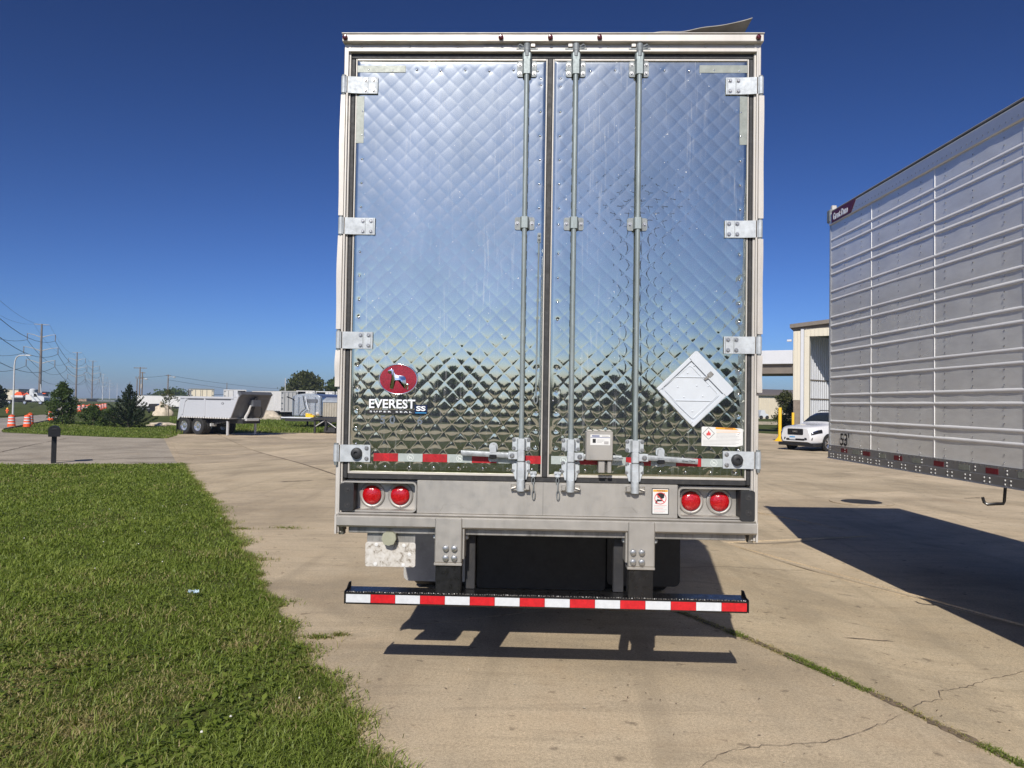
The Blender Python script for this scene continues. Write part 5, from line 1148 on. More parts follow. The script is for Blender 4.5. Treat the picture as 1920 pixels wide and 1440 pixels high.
# rough grass behind the dump trailer
gx, gy = [], []
n = 26000
u = npr.rand(n); px_ = 320 + 315 * u; dd = 46.5 + 44 * npr.rand(n) ** 1.4
qx = CAMP.x + (-_s * 1 + _c * (px_ - 960) / FPX) * dd; qy = CAMP.y + (_c + _s * (px_ - 960) / FPX) * dd
k = inside(qx, qy, far_lawn); qx, qy = qx[k], qy[k]
n = len(qx); clq = vnoise(qx, qy, 3.0, 71)
tag(blades('rough_grass', qx, qy, npr.uniform(0.06, 0.26, n) * (0.5 + clq), np.full(n, 0.04), np.clip(clq * 0.6 - 0.1 + npr.randn(n) * 0.15, 0, 1), np.clip(0.35 + 0.5 * vnoise(qx, qy, 2.0, 72) + npr.randn(n) * 0.1, 0, 1), M['grass'], lean=0.7), 'unmown grass behind the grey dump trailer', 'grass')
n = 30000; px_ = 0 + 335 * npr.rand(n); dd = 40 + 26 * npr.rand(n)
qx = CAMP.x + (-_s * 1 + _c * (px_ - 960) / FPX) * dd; qy = CAMP.y + (_c + _s * (px_ - 960) / FPX) * dd
k = inside(qx, qy, far_lawn); qx, qy = qx[k], qy[k]; n = len(qx); clq = vnoise(qx, qy, 2.0, 75)
tag(blades('verge_grass', qx, qy, npr.uniform(0.04, 0.12, n), np.full(n, 0.04), np.clip(clq * 0.7 + npr.randn(n) * 0.2, 0, 1), np.clip(0.3 + 0.5 * vnoise(qx, qy, 1.5, 76) + npr.randn(n) * 0.12, 0, 1), M['grass'], lean=0.8), 'mown verge grass around the spruce and shrubs', 'grass')
# trees and a pole behind the photographer, seen only as reflections in the polished doors
for i in range(17):
    x = -85 + i * 10.6 + rng.uniform(-3, 3); h = rng.uniform(2.6, 4.8)
    tree('field_tree', 'leafy tree of the row behind the photographer, mirrored in the polished doors', (x, -100 + rng.uniform(-10, 10), float(gz(x))), rng.uniform(4.5, 6.5), h, 60 + i, 40, 40, 0.8, 'leaf', 0.25, 0.04, 'mirrored tree row', cr=2.4)

# ================================================================== STREET FURNITURE AND LINES
M['pole_wood'] = pm('weathered_pole', (0.17, 0.13, 0.10), 0.85, 0, 0.4, 3, 0.05, 0.5, (0.06, 0.045, 0.035), streak=True)
M['pole_steel'] = pm('weathering_steel', (0.16, 0.135, 0.12), 0.75, 0.1, 0.35, 2, 0.05, 0.4, (0.30, 0.28, 0.26), streak=True)
M['lightgrey'] = pm('pale_galvanised', (0.55, 0.55, 0.54), 0.5, 0.3, 0.1, 6)
M['orange'] = pm('safety_orange', (0.80, 0.10, 0.02), 0.5, 0, 0.12, 10, 0.1, 0.2, (0.35, 0.06, 0.02))
M['mailblack'] = pm('black_mailbox', (0.012, 0.012, 0.013), 0.42, 0, 0.25, 12, 0.1)
mb_ = thing('mailbox', 'black plastic mailbox on a square post at the lawn corner', 'mailbox', (-15.72, 19.86, -0.4), R_(32))
MB().box(-0.075, 0.075, -0.075, 0.075, -0.05, 0.86, 0.012).build('post', M['mailblack'], mb_)
arch = [(-0.16, 0.0), (0.16, 0.0), (0.165, 0.22)] + [(0.165 * math.cos(R_(a)), 0.22 + 0.12 * math.sin(R_(a))) for a in range(15, 180, 15)] + [(-0.165, 0.22)]
bxm = MB().prism(arch, (0, -0.28, 0.87), (1, 0, 0), (0, 0, 1), (0, 0.56, 0)).build('box', M['mailblack'], mb_, smooth=40)
MB().prism([(x * 1.06, z * 1.04) for x, z in arch], (0, -0.315, 0.865), (1, 0, 0), (0, 0, 1), (0, 0.034, 0)).build('door', M['mailblack'], bxm, smooth=40)
MB().box(-0.07, 0.07, -0.335, -0.316, 1.10, 1.125, 0.004).build('door_handle', pm('worn_black', (0.05, 0.05, 0.052), 0.4), bxm); MB().box(0.176, 0.186, -0.2, -0.05, 1.05, 1.09, 0.003).build('flag', M['mailblack'], bxm)

def barrel(name, label, loc, sc=1.0, parts=True, group='orange traffic barrels along the street'):
    t = thing(name, label, 'traffic barrel', loc, rng.uniform(0, 6), group, sc=sc)
    prof = [(0.29, 0.06), (0.285, 0.25), (0.265, 0.26), (0.262, 0.47), (0.245, 0.48), (0.242, 0.68), (0.225, 0.69), (0.222, 0.88), (0.20, 0.95), (0.16, 0.97)]
    MB().lathe(prof, (0, 0, 0), (0, 0, 1), 18).build('drum', M['orange'], t, smooth=40)
    for z, r in ((0.36, 0.266), (0.58, 0.247), (0.79, 0.228)):
        MB().lathe([(r + 0.001, z - 0.05), (r, z + 0.05)], (0, 0, 0), (0, 0, 1), 18, cap=False).build('reflective_band', M['retro_white'], t)
    if parts:
        MB().lathe([(0.40, 0), (0.40, 0.05), (0.30, 0.07)], (0, 0, 0), (0, 0, 1), 18).build('base', M['tyre'], t); MB().tube([(-0.09, 0, 0.96), (-0.09, 0, 1.03), (0.09, 0, 1.03), (0.09, 0, 0.96)], 0.02, 6).build('handle', M['orange'], t)
    return t
for px, d, lab in ((24, 52.5, 'leftmost orange traffic barrel, below the street lamp'), (53.5, 53, 'front barrel of the overlapping pair of orange barrels'), (58.5, 57.5, 'rear barrel of the overlapping pair of orange barrels'), (97.5, 68, 'orange barrel half behind the leafy shrub')):
    barrel('traffic_barrel', lab, ground(px, d), 0.88)
for i, (px, d) in enumerate([(150, 110), (158, 118), (165, 112), (170, 126), (177, 120), (183, 132), (189, 128), (194, 142), (199, 150)]):
    barrel('traffic_barrel', 'small far orange barrel in the cluster between shrub and spruce', ground(px, d), 1.05, False)
# street lamp
sl2 = thing('street_lamp', 'tall pale street lamp with curved arm beside the street', 'street lamp', ground(26, 89), R_(0))
MB().tube([(0, 0, 0), (0.0, 0, 5.6), (0.05, 0, 6.2), (0.22, 0, 6.65), (0.55, 0, 6.86), (1.1, 0, 6.9), (1.45, 0, 6.9)], [0.11, 0.085, 0.075, 0.07, 0.065, 0.06, 0.055], 10).build('pole', M['lightgrey'], sl2, smooth=60)
MB().prism([(1.35, 6.84), (1.9, 6.84), (1.95, 6.90), (1.8, 6.98), (1.4, 6.96)], (0, -0.14, 0), (1, 0, 0), (0, 0, 1), (0, 0.28, 0)).build('lamp_head', M['lightgrey'], sl2); MB().box(-0.2, 0.2, -0.2, 0.2, -0.02, 0.08, 0.02).build('base', M['drive'], sl2)
# transmission line
PY = [(75, 263, 609, 1), (143, 424, 662, 1), (173, 515, 678, 1), (193, 800, 703, 0), (206, 1090, 715, 0), (220, 1400, 721, 0)]
ords = ['nearest and tallest steel transmission pole', 'second steel transmission pole from the left', 'third steel transmission pole, brown', 'fourth, pale distant transmission pole', 'fifth, fainter distant transmission pole', 'last and faintest transmission pole']
pyl = []
for i, (px, d, yt, near) in enumerate(PY):
    yh = 744 + 0.0155 * px; Hh = (yh - yt) * d / FPX + 2.15; loc = ground(px, d)
    t = thing('transmission_pole', ords[i] + ' in the line', 'power pole', loc, R_(33), 'steel transmission poles'); k = Hh / 27.0
    r0 = 0.5 * k if near else 0.45
    MB().tube([(0, 0, -0.2), (0, 0, Hh * 0.5), (0, 0, Hh)], [r0 * 1.1, r0 * 0.85, r0 * 0.55], 10).build('pole', M['pole_steel'] if near else M['lightgrey'], t)
    tips = []
    for (z, w_, rise, ins) in ((Hh - 0.15, 2.3 * k, 0.0, 0), (Hh - 4.6 * k, 4.1 * k, 1.2 * k, 2.2 * k), (Hh - 9.2 * k, 5.0 * k, 1.3 * k, 2.2 * k), (Hh - 13.6 * k, 4.2 * k, 1.3 * k, 2.2 * k)):
        for s in (-1, 1):
            MB().tube([(0, 0, z), (s * w_ * 0.55, 0, z + rise * 0.7), (s * w_, 0, z + rise)], [0.16 * k, 0.12 * k, 0.08 * k], 6).build('crossarm', M['lightgrey'], t)
            if ins: MB().cyl((s * w_, 0, z + rise), (s * w_, 0, z + rise - ins), 0.13 * k, n=6).build('insulator', M['pole_steel'], t)
            tips.append(Vector((s * w_ * math.cos(R_(33)), s * w_ * math.sin(R_(33)), z + rise - ins)) + loc)
    pyl.append(tips)
M['wire'] = pm('bare_wire', (0.10, 0.10, 0.105), 0.6, 0.3, 0.1)
def wire(name, label, pts, r, sag, group=None):
    P = []
    for a, b in zip(pts[:-1], pts[1:]):
        a, b = Vector(a), Vector(b)
        for i in range(12): t = i / 12; p = a.lerp(b, t); p.z -= sag * (b - a).length / 100 * 4 * t * (1 - t); P.append(p)
    P.append(Vector(pts[-1])); return tag(MB().tube(P, r, 4).build(name, M['wire'], smooth=0), label, 'wire', group)
before = []
d0 = pyl[0][0] - pyl[1][0]
names = ['left shield', 'right shield', 'upper left', 'upper right', 'middle left', 'middle right', 'lower left', 'lower right']
for j in range(8):
    start = pyl[0][j] * 2 - pyl[1][j]; start.z = pyl[0][j].z + 1
    pts = [start] + [q[j] for q in pyl[:4]]
    wire('power_line', names[j] + ' conductor strung along the steel transmission poles', pts, 0.07 if j > 1 else 0.03, 2.6, 'transmission conductors')
# wooden poles
def wood_pole(label, px, d, ytop, arm=None, lamp=None, extra=0, r=0.2):
    yh = 744 + 0.0155 * px; Hh = (yh - ytop) * d / FPX + 2.15; t = thing('utility_pole', label, 'utility pole', ground(px, d), R_(10), 'wooden utility poles')
    MB().tube([(0, 0, -0.2), (0, 0, Hh)], [r * 1.1, r * 0.8], 8).build('pole', M['pole_wood'], t)
    if arm: MB().box(-arm, arm, -0.08, 0.08, Hh - 0.35, Hh - 0.15, 0.02).build('crossarm', M['pole_wood'], t)
    if extra:
        MB().box(-arm * 0.7, arm * 0.7, -0.08, 0.08, Hh - 3.3, Hh - 3.12, 0.02).build('crossarm', M['pole_wood'], t)
        for x in (-arm * 0.6, -arm * 0.2, arm * 0.5): MB().cyl((x, 0, Hh - 3.1), (x, 0, Hh - 2.7), 0.1, n=6).build('insulator', M['galv_dark'], t)
        MB().cyl((0.5, 0.2, Hh - 6.2), (0.5, 0.2, Hh - 4.9), 0.32, n=10).build('transformer', M['lightgrey'], t)
    if lamp:
        MB().tube([(0, 0, Hh - lamp), (1.0, -0.2, Hh - lamp + 0.3), (1.7, -0.3, Hh - lamp + 0.2)], 0.06, 6).build('lamp_arm', M['lightgrey'], t); MB().lathe([(0.1, 0), (0.45, 0.15), (0.45, 0.3), (0.15, 0.42)], (1.9, -0.3, Hh - lamp - 0.1), (0, 0, 1), 10).build('lamp_head', M['retro_white'], t)
    return ground(px, d) + Vector((0, 0, Hh))
q1 = wood_pole('wooden utility pole with crossarms and a lamp, tallest of the cluster', 262, 225, 690, 1.8, 3.6, 1)
q2 = wood_pole('left plain wooden pole of the cluster behind the spruce', 257, 226, 712, None, None, 0, 0.17); q3 = wood_pole('right plain wooden pole of the cluster behind the spruce', 266.5, 222, 699, 0.8)
q4 = wood_pole('lone wooden pole with a lamp above the long white trailer', 315, 235, 704, 0.7, 0.9)
q5 = ground(640, 330) + Vector((0, 0, 7))
wire('power_line', 'upper wire from the lone wooden pole to the right', [q1 + Vector((0, 0, -3)), q4 + Vector((0, 0, -0.2)), q5], 0.05, 1.6, 'roadside wires'); wire('power_line', 'lower wire from the lone wooden pole to the right', [q4 + Vector((0, 0, -1.6)), q5 + Vector((0, 0, -2))], 0.05, 1.6, 'roadside wires')
wire('power_line', 'thick low cable between the wooden poles', [q1 + Vector((0, 0, -8.2)), q4 + Vector((0, 0, -5.6)), ground(440, 280) + Vector((0, 0, 4.2))], 0.08, 0.8, 'roadside wires')
lp_ = ground(535, 140); tag(MB().cyl(lp_, lp_ + Vector((0, 0, 6.2)), 0.11, 0.08, 8).build('yard_pole', M['lightgrey']), 'thin pale pole before the broad rounded tree', 'pole')
lp_ = ground(425.5, 150); tag(MB().cyl(lp_, lp_ + Vector((0, 0, 5.4)), 0.09, 0.07, 8).build('yard_pole', M['pole_steel']), 'short dark pole behind the white trailers', 'pole')
# the pole behind the photographer
bp_ = thing('utility_pole', 'wooden pole behind the photographer, mirrored as dark ripples in the right door', 'utility pole', (4.5, -30, -0.18), 0, 'wooden utility poles')
MB().tube([(0, 0, -0.2), (0, 0, 11.4)], [0.13, 0.09], 10).build('pole', M['pole_wood'], bp_); MB().box(-1.2, 1.2, -0.06, 0.06, 10.9, 11.05, 0.02).build('crossarm', M['pole_wood'], bp_)
# hydrant
hy = thing('fire_hydrant', 'small orange fire hydrant on the bank behind the street', 'hydrant', ground(15.5, 92)); MB().lathe([(0.16, 0), (0.16, 0.06), (0.11, 0.08), (0.11, 0.5), (0.15, 0.52), (0.13, 0.62), (0.05, 0.74)], (0, 0, 0), (0, 0, 1), 12).build('barrel', M['orange'], hy); MB().lathe([(0.135, 0.56), (0.12, 0.66), (0.04, 0.76)], (0, 0, 0), (0, 0, 1), 12).build('bonnet', M['yellow'], hy)
for s in (-1, 1): MB().cyl((0, 0, 0.4), (s * 0.2, 0, 0.4), 0.06, n=8).build('nozzle', M['orange'], hy)
bank = MB(); bk_rows = []
for i in range(9):
    t = i / 8; px = -40 + 145 * t
    bk_rows.append([ground(px, 78 + 16 * t) + Vector((0, 0, -0.03)), ground(px, 100 + 14 * t) + Vector((0, 0, 0.35)), ground(px, 160) + Vector((0, 0, 0.35)), ground(px, 420) + Vector((0, 0, -0.2))])
tag(bank.grid(bk_rows).build('bank', M['roughgrass'], smooth=60), kind='structure')

# ================================================================== PARKED TRAILERS AND TRUCKS IN THE BACKGROUND
M['dump_alu'] = satin('dump_body_aluminium', (0.56, 0.575, 0.60), 0.45, 0, 0.05); M['dump_alu'].node_tree.nodes['Principled BSDF'].inputs['Metallic'].default_value = 0.25
M['dump_dark'] = pm('dump_shaded_grey', (0.13, 0.138, 0.155), 0.5, 0.4, 0.15, 3)  # dark grey that holds the front slope's shade in its colour
M['white_trailer'] = pm('white_trailer_skin', (0.60, 0.59, 0.57), 0.45, 0, 0.05, 2, 0.1, 0.15, (0.45, 0.42, 0.36), streak=True)
M['cream_door'] = pm('cream_trailer_door', (0.70, 0.63, 0.48), 0.5, 0, 0.08, 3, 0.1, 0.3, (0.45, 0.33, 0.2), streak=True)
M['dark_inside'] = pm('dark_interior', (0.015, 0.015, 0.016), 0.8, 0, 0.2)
M['alloy'] = pm('polished_alloy', (0.75, 0.75, 0.76), 0.2, 0.9, 0.08, 10)
tm2, km2 = wheel_mesh(0.5, 0.30, 0.29); TYRE2 = tm2.mesh('tyre', M['tyre']); RIM2 = km2.mesh('rim', M['alloy'])
# ---- dump trailer: local x runs from rear (0) to front, y across, near side at y=0
dp0 = ground(333, 47.5); D = thing('dump_trailer', 'silver end-dump trailer standing at the far edge of the yard', 'trailer', dp0, R_(-28), sc=1.06)
LB, WB = 6.0, 2.35; zb, zt2 = 1.02, 2.16
side = [(0.05, zb - 0.22), (0.38, zb), (4.55, zb), (5.15, zt2 + 0.02), (5.0, zt2 + 0.30), (4.85, zt2 + 0.30), (4.75, zt2), (0.30, zt2)]
for y, nm in ((0.0, 'near'), (WB - 0.06, 'far')):
    MB().prism(side, (0, y, 0), (1, 0, 0), (0, 0, 1), (0, 0.06, 0)).build('body_side', M['dump_alu'], D)
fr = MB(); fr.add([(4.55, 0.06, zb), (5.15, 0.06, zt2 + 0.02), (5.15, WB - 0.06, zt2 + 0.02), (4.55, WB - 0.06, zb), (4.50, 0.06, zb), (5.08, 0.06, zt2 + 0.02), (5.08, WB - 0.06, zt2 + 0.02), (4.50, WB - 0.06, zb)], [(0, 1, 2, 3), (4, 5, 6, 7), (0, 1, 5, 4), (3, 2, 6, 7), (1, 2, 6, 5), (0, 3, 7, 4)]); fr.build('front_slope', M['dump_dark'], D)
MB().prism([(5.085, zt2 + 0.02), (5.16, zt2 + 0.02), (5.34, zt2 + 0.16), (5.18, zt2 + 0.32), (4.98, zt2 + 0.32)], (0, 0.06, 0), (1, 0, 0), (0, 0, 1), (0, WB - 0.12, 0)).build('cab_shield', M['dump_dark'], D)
MB().box(4.75, 5.05, -0.02, 0.08, zt2 - 0.02, zt2 + 0.36, 0.03).build('lift_ear', M['dump_alu'], D)
MB().box(0.30, 4.80, -0.05, -0.005, zt2 - 0.10, zt2 + 0.02, 0.01).build('top_rail', M['dump_alu'], D)
for x in (2.42,): MB().box(x - 0.05, x + 0.05, -0.045, -0.005, zb + 0.03, zt2 - 0.101, 0.008).build('side_post', M['dump_alu'], D)
MB().prism([(0.42, zb + 0.1), (0.56, zb + 0.1), (0.74, zt2 - 0.28), (0.95, zt2 - 0.14), (0.72, zt2 - 0.10), (0.55, zt2 - 0.28)], (0, -0.04, 0), (1, 0, 0), (0, 0, 1), (0, 0.035, 0)).build('corner_gusset', M['dump_alu'], D)
for x0, x1 in ((0.98, 2.34), (2.5, 4.55)): MB().box(x0, x1, -0.012, -0.001, zt2 - 0.175, zt2 - 0.105).build('painted_rail_shadow', M['dump_dark'], D)  # dark strips painted as the shadow under the top rail
MB().prism(side[:2] + [(0.38, zt2), (0.22, zt2), (0.0, zb)], (0, 0.06, 0), (1, 0, 0), (0, 0, 1), (0, WB - 0.12, 0)).build('tailgate', M['dump_alu'], D)
MB().box(0.38, 4.55, 0.06, WB - 0.06, zb, zb + 0.05).build('body_floor', M['dump_dark'], D)
for i in range(20): MB().box(0.45 + i * 0.205, 0.56 + i * 0.205, -0.035, WB + 0.02, zb - 0.075, zb - 0.002, 0.01).build('floor_rib', M['white_trailer'], D)
MB().box(0.2, 4.9, 0.55, WB - 0.55, zb - 0.33, zb - 0.076, 0.01).build('frame', M['chassis'], D)
lg = MB().prism(ell(0.11, 0.055, 16), (3.9, -0.006, zt2 - 0.36), (1, 0, 0), (0, 0, 1), (0, 0.005, 0)).build('maker_mark', M['blackprint'], D); MB().prism(ell(0.075, 0.03, 14), (3.9, -0.010, zt2 - 0.36), (1, 0, 0), (0, 0, 1), (0, 0.003, 0)).build('mark_centre', M['dump_alu'], lg)
for x in (0.62, 1.80):
    for y in (0.16, 0.46, WB - 0.46, WB - 0.16):
        o = bpy.data.objects.new('wheel', TYRE2); COL.objects.link(o); o.parent = D; o.location = (x, y, 0.49); o.rotation_euler = (0, 0, R_(-90) if y < 1 else R_(90))
        r = bpy.data.objects.new('rim', RIM2); COL.objects.link(r); r.parent = o
    MB().cyl((x, 0.2, 0.49), (x, WB - 0.2, 0.49), 0.07, n=10).build('axle', M['chassis'], D)
MB().box(-0.02, 0.01, 0.0, 0.62, 0.12, zb - 0.25).build('mud_flap', M['rubber'], D); MB().box(-0.02, 0.01, WB - 0.62, WB, 0.12, zb - 0.25).build('mud_flap', M['rubber'], D)
MB().box(2.75, 2.83, 0.1, 0.5, 0.5, zb - 0.35, 0.01).build('step_bracket', M['lightgrey'], D)
for y in (0.15, WB - 0.25): MB().box(4.05, 4.16, y, y + 0.11, 0.02, zb - 0.2, 0.01).build('landing_leg', M['lightgrey'], D)
MB().prism([(2.5, 0.62), (4.0, 0.86), (4.0, 0.78), (2.5, 0.54)], (0, 0.3, 0), (1, 0, 0), (0, 0, 1), (0, 0.08, 0)).build('drag_link', M['chassis'], D)
ho = MB(); ho.tube([(5.22, WB * 0.5, zt2 - 0.02), (4.95, WB * 0.5, 1.55), (4.80, WB * 0.5, 0.95)], [0.10, 0.12, 0.14], 10); ho.build('hoist_cylinder', M['chassis'], D)
MB().prism([(5.00, 2.02), (5.32, 2.02), (5.32, 1.66), (4.95, 1.66)], (0, 0.9, 0), (1, 0, 0), (0, 0, 1), (0, 0.55, 0)).build('hoist_box', M['dump_dark'], D)
MB().tube([(5.18, 0.85, 1.7), (5.0, 0.85, 1.35), (4.78, 0.85, 1.05), (4.72, 0.85, 0.92)], [0.05, 0.07, 0.08, 0.05], 8).build('hoist_guard', M['white_trailer'], D)
MB().box(4.62, 5.05, 0.7, 1.6, 0.84, 0.98, 0.02).build('kingpin_plate', M['lightgrey'], D)
MB().tube([(5.3, 1.5, 1.6), (5.25, 1.6, 1.25), (5.05, 1.6, 1.0)], 0.03, 6).build('hose', M['rubber'], D)

# ---- box trailers seen from behind or from the side
def bg_trailer(label, px, d, rz, L=9.0, Wd=2.5, zlo=1.0, ztop=3.6, door='white_trailer', open_leaf=None, ribs=0, skirt=None, wheels=True, name='semi_trailer', group='trailers parked in rows in the background'):
    """origin at the near rear corner; the trailer runs away along local y"""
    t = thing(name, label, 'trailer', ground(px, d), R_(rz), group); h = Wd / 2
    MB().box(-h, -h + 0.05, 0.05, L, zlo, ztop, 0.01).build('side_wall', M['white_trailer'], t); MB().box(h - 0.05, h, 0.05, L, zlo, ztop, 0.01).build('side_wall', M['white_trailer'], t)
    MB().box(-h, h, 0.02, L, ztop, ztop + 0.05, 0.01).build('roof', M['galv_dark'], t); MB().box(-h, h, 0.05, L, zlo - 0.12, zlo - 0.001).build('floor', M['chassis'], t); MB().box(-h + 0.05, h - 0.05, L - 0.06, L, zlo, ztop).build('front_wall', M['white_trailer'], t)
    fr_ = MB(); fr_.box(-h, -h + 0.09, -0.03, 0.05, zlo - 0.1, ztop + 0.05, 0.01); fr_.box(h - 0.09, h, -0.03, 0.05, zlo - 0.1, ztop + 0.05, 0.01); fr_.box(-h + 0.09, h - 0.09, -0.03, 0.05, ztop - 0.08, ztop + 0.05, 0.01); fr_.box(-h + 0.09, h - 0.09, -0.03, 0.05, zlo - 0.1, zlo + 0.02, 0.01); fr_.build('rear_frame', M['galv_dark'] if door == 'cream_door' else M['white_trailer'], t)
    for k, (a, b) in enumerate(((-h + 0.09, -0.02), (0.02, h - 0.09))):
        if open_leaf == k:
            MB().box(a, b, 0.9, 0.94, zlo + 0.02, ztop - 0.08).build('doorway_shade', M['dark_inside'], t); continue  # black sheet standing for the shade inside the open doorway
        dr_ = MB().box(a, b, 0.0, 0.04, zlo + 0.02, ztop - 0.081, 0.01).build('door', M[door], t)
        for xx in (a + (b - a) * 0.38, a + (b - a) * 0.85): MB().cyl((xx, -0.03, zlo), (xx, -0.03, ztop - 0.1), 0.02, n=6).build('lock_rod', M['galv_dark'], dr_)
        for zz in (0.12, 0.4, 0.68, 0.92): MB().box(*((a - 0.04, a + 0.16) if k == 0 else (b - 0.16, b + 0.04)), -0.035, -0.002, zlo + (ztop - zlo) * zz - 0.05, zlo + (ztop - zlo) * zz + 0.05).build('hinge', M['galv_dark'], dr_)
    if ribs:
        for k in range(int(L / 0.5)):
            for s in (-1, 1): MB().box(*sorted((s * (h + 0.002), s * (h + 0.035))), 0.3 + k * 0.5, 0.42 + k * 0.5, zlo + 0.05, ztop - 0.1, 0.01).build('side_post', M['white_trailer'], t)
    if wheels:
        add_wheels(t, [(s * (h - 0.2), y, 0.5, s) for s in (-1, 1) for y in (1.2, 2.5)]); MB().box(-0.6, 0.6, 0.5, 4.2, 0.6, zlo - 0.121).build('bogie', M['chassis'], t); MB().box(-h + 0.1, h - 0.1, -0.02, 0.08, 0.45, 0.55, 0.01).build('rear_bumper', M['chassis'], t)
        for s in (-1, 1): MB().box(s * 0.7 - 0.06, s * 0.7 + 0.06, L - 2.6, L - 2.45, 0.02, zlo - 0.12).build('landing_leg', M['chassis'], t)
    return t
ca = bg_trailer('cream doored box trailer with scribbled side behind the dump trailer', 380, 92, 27, 7.0, 2.65, 1.0, 3.35, 'cream_door')
gr = MB()
for k in range(8):
    z, y = 2.2 + 0.9 * rng.random(), 0.6 + 5.5 * k / 8
    gr.tube([(-1.34, y + 0.25 * math.sin(q * 1.3 + k), z + 0.22 * math.cos(q * 1.7 + k)) for q in range(7)], 0.045, 4)
gr.build('scribble', M['blackprint'], ca, kind='stuff')
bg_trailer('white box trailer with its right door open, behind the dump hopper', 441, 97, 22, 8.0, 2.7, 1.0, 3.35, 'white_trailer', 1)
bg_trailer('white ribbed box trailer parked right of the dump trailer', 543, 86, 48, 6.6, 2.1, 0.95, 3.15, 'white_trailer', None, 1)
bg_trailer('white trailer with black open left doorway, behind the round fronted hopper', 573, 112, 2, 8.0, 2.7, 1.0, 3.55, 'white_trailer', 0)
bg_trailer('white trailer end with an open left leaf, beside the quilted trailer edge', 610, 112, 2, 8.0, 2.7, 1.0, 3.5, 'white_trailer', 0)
bg_trailer('white trailer end almost wholly hidden by the quilted trailer', 648, 112, 2, 8.0, 2.7, 1.0, 3.5, 'white_trailer')
# long white trailer, side on
lw_ = thing('semi_trailer', 'long white box trailer standing side-on behind the spruce', 'trailer', ground(256, 128), R_(6), 'trailers parked in rows in the background')
MB().box(0, 7.6, 0, 2.5, 0.78, 2.62, 0.03).build('box_body', M['white_trailer'], lw_); MB().box(0.2, 7.4, 0.2, 2.3, 0.5, 0.779).build('chassis', M['chassis'], lw_)
MB().box(0, 7.6, -0.02, -0.001, 2.56, 2.64).build('top_rail', M['galv_dark'], lw_)
gb = MB(); gb.tube([(6.2, -0.01, 2.2), (6.8, -0.01, 2.35), (6.5, -0.01, 1.9), (7.1, -0.01, 2.0), (6.7, -0.01, 1.6)], 0.07, 4); gb.build('painted_mark', M['blackprint'], lw_)
add_wheels(lw_, [(1.0, 0.2, 0.5, -1), (2.3, 0.2, 0.5, -1)])
for o in [c for c in lw_.children if c.name.startswith('wheel')]: o.rotation_euler = (0, 0, R_(-90))
# dark car under it, boulder heap
cr_ = thing('dark_car', 'dark car with pale headlights peeping out below the long white trailer', 'car', ground(288, 112), R_(10))
MB().prism([(-0.85, 0.25), (0.85, 0.25), (0.88, 0.7), (0.7, 0.85), (0.55, 1.35), (-0.55, 1.35), (-0.7, 0.85), (-0.88, 0.7)], (0, 0, 0), (1, 0, 0), (0, 0, 1), (0, 4.2, 0)).build('body', M['blackpaint'], cr_)
for s in (-1, 1): MB().box(s * 0.66 - 0.16, s * 0.66 + 0.16, -0.03, 0.02, 0.58, 0.74, 0.02).build('headlight', M['retro_white'], cr_); MB().cyl((s * 0.7 - 0.1, 0.7, 0.3), (s * 0.7 + 0.1, 0.7, 0.3), 0.3, n=14).build('wheel', M['tyre'], cr_)
MB().box(-0.5, 0.5, -0.02, -0.001, 0.9, 1.3).build('windscreen', M['dark_inside'], cr_)
def rock(name, label, loc, r, mat, seed):
    rs = random.Random(seed); bm = bmesh.new(); bmesh.ops.create_icosphere(bm, subdivisions=3, radius=1)
    for v in bm.verts:
        n_ = v.co.normalized(); k = 1 + 0.18 * math.sin(n_.x * 5 + seed) * math.cos(n_.y * 4) + 0.12 * math.sin(n_.z * 9 + n_.x * 7); v.co = Vector((n_.x * r[0] * k, n_.y * r[1] * k, max(-0.1, n_.z) * r[2] * k))
    mb = MB(); bm.verts.index_update(); mb.add([v.co[:] for v in bm.verts], [[v.index for v in f.verts] for f in bm.faces]); bm.free(); mb.xform(Matrix.Translation(loc)); return tag(mb.build(name, mat, smooth=50), label, 'rubble')
M['limestone'] = pm('limestone', (0.55, 0.47, 0.36), 0.9, 0, 0.25, 3, 0.05, bmp=0.6, bscale=12)
rock('rubble_heap', 'pale limestone heap beside the dump trailer tail', ground(307, 96), (1.1, 1.0, 1.5), M['limestone'], 3)
rock('rubble_heap', 'low strip of pale rubble at the edge of the far grass', ground(308, 60), (1.3, 0.8, 0.28), M['limestone'], 4)
rock('concrete_block', 'pale block under the nose of the dump trailer', ground(488, 84), (2.6, 1.2, 1.15), M['limestone'], 5)

# ---- round fronted hopper trailer, tan hopper, black gooseneck
hp = thing('hopper_trailer', 'polished hopper trailer with arched roof, facing the camera', 'trailer', ground(577, 63), R_(-8))
front = [(-1.28, 0.92)] + [(-1.28, 2.35)] + [(1.28 * math.sin(R_(a)) * 1.0, 2.38 + 0.36 * math.cos(R_(a))) for a in range(-80, 81, 16)] + [(1.28, 2.35), (1.28, 0.92)]
M['hop'] = satin('polished_hopper', (0.42, 0.45, 0.48), 0.3, 0, 0.2)
MB().prism(front, (0, 0.0, 0), (1, 0, 0), (0, 0, 1), (0, 8.0, 0)).build('body', M['hop'], hp, smooth=40)
MB().prism([(x * 0.86, 0.08 + z * 0.97) for x, z in front], (0, -0.05, 0), (1, 0, 0), (0, 0, 1), (0, 0.049, 0)).build('front_panel', M['alloy'], hp, smooth=40)
for x in (-1.2, -0.72, 0.72, 1.2): MB().box(x - 0.05, x + 0.05, -0.12, -0.051, 0.95, 2.45, 0.02).build('front_post', M['hop'], hp)
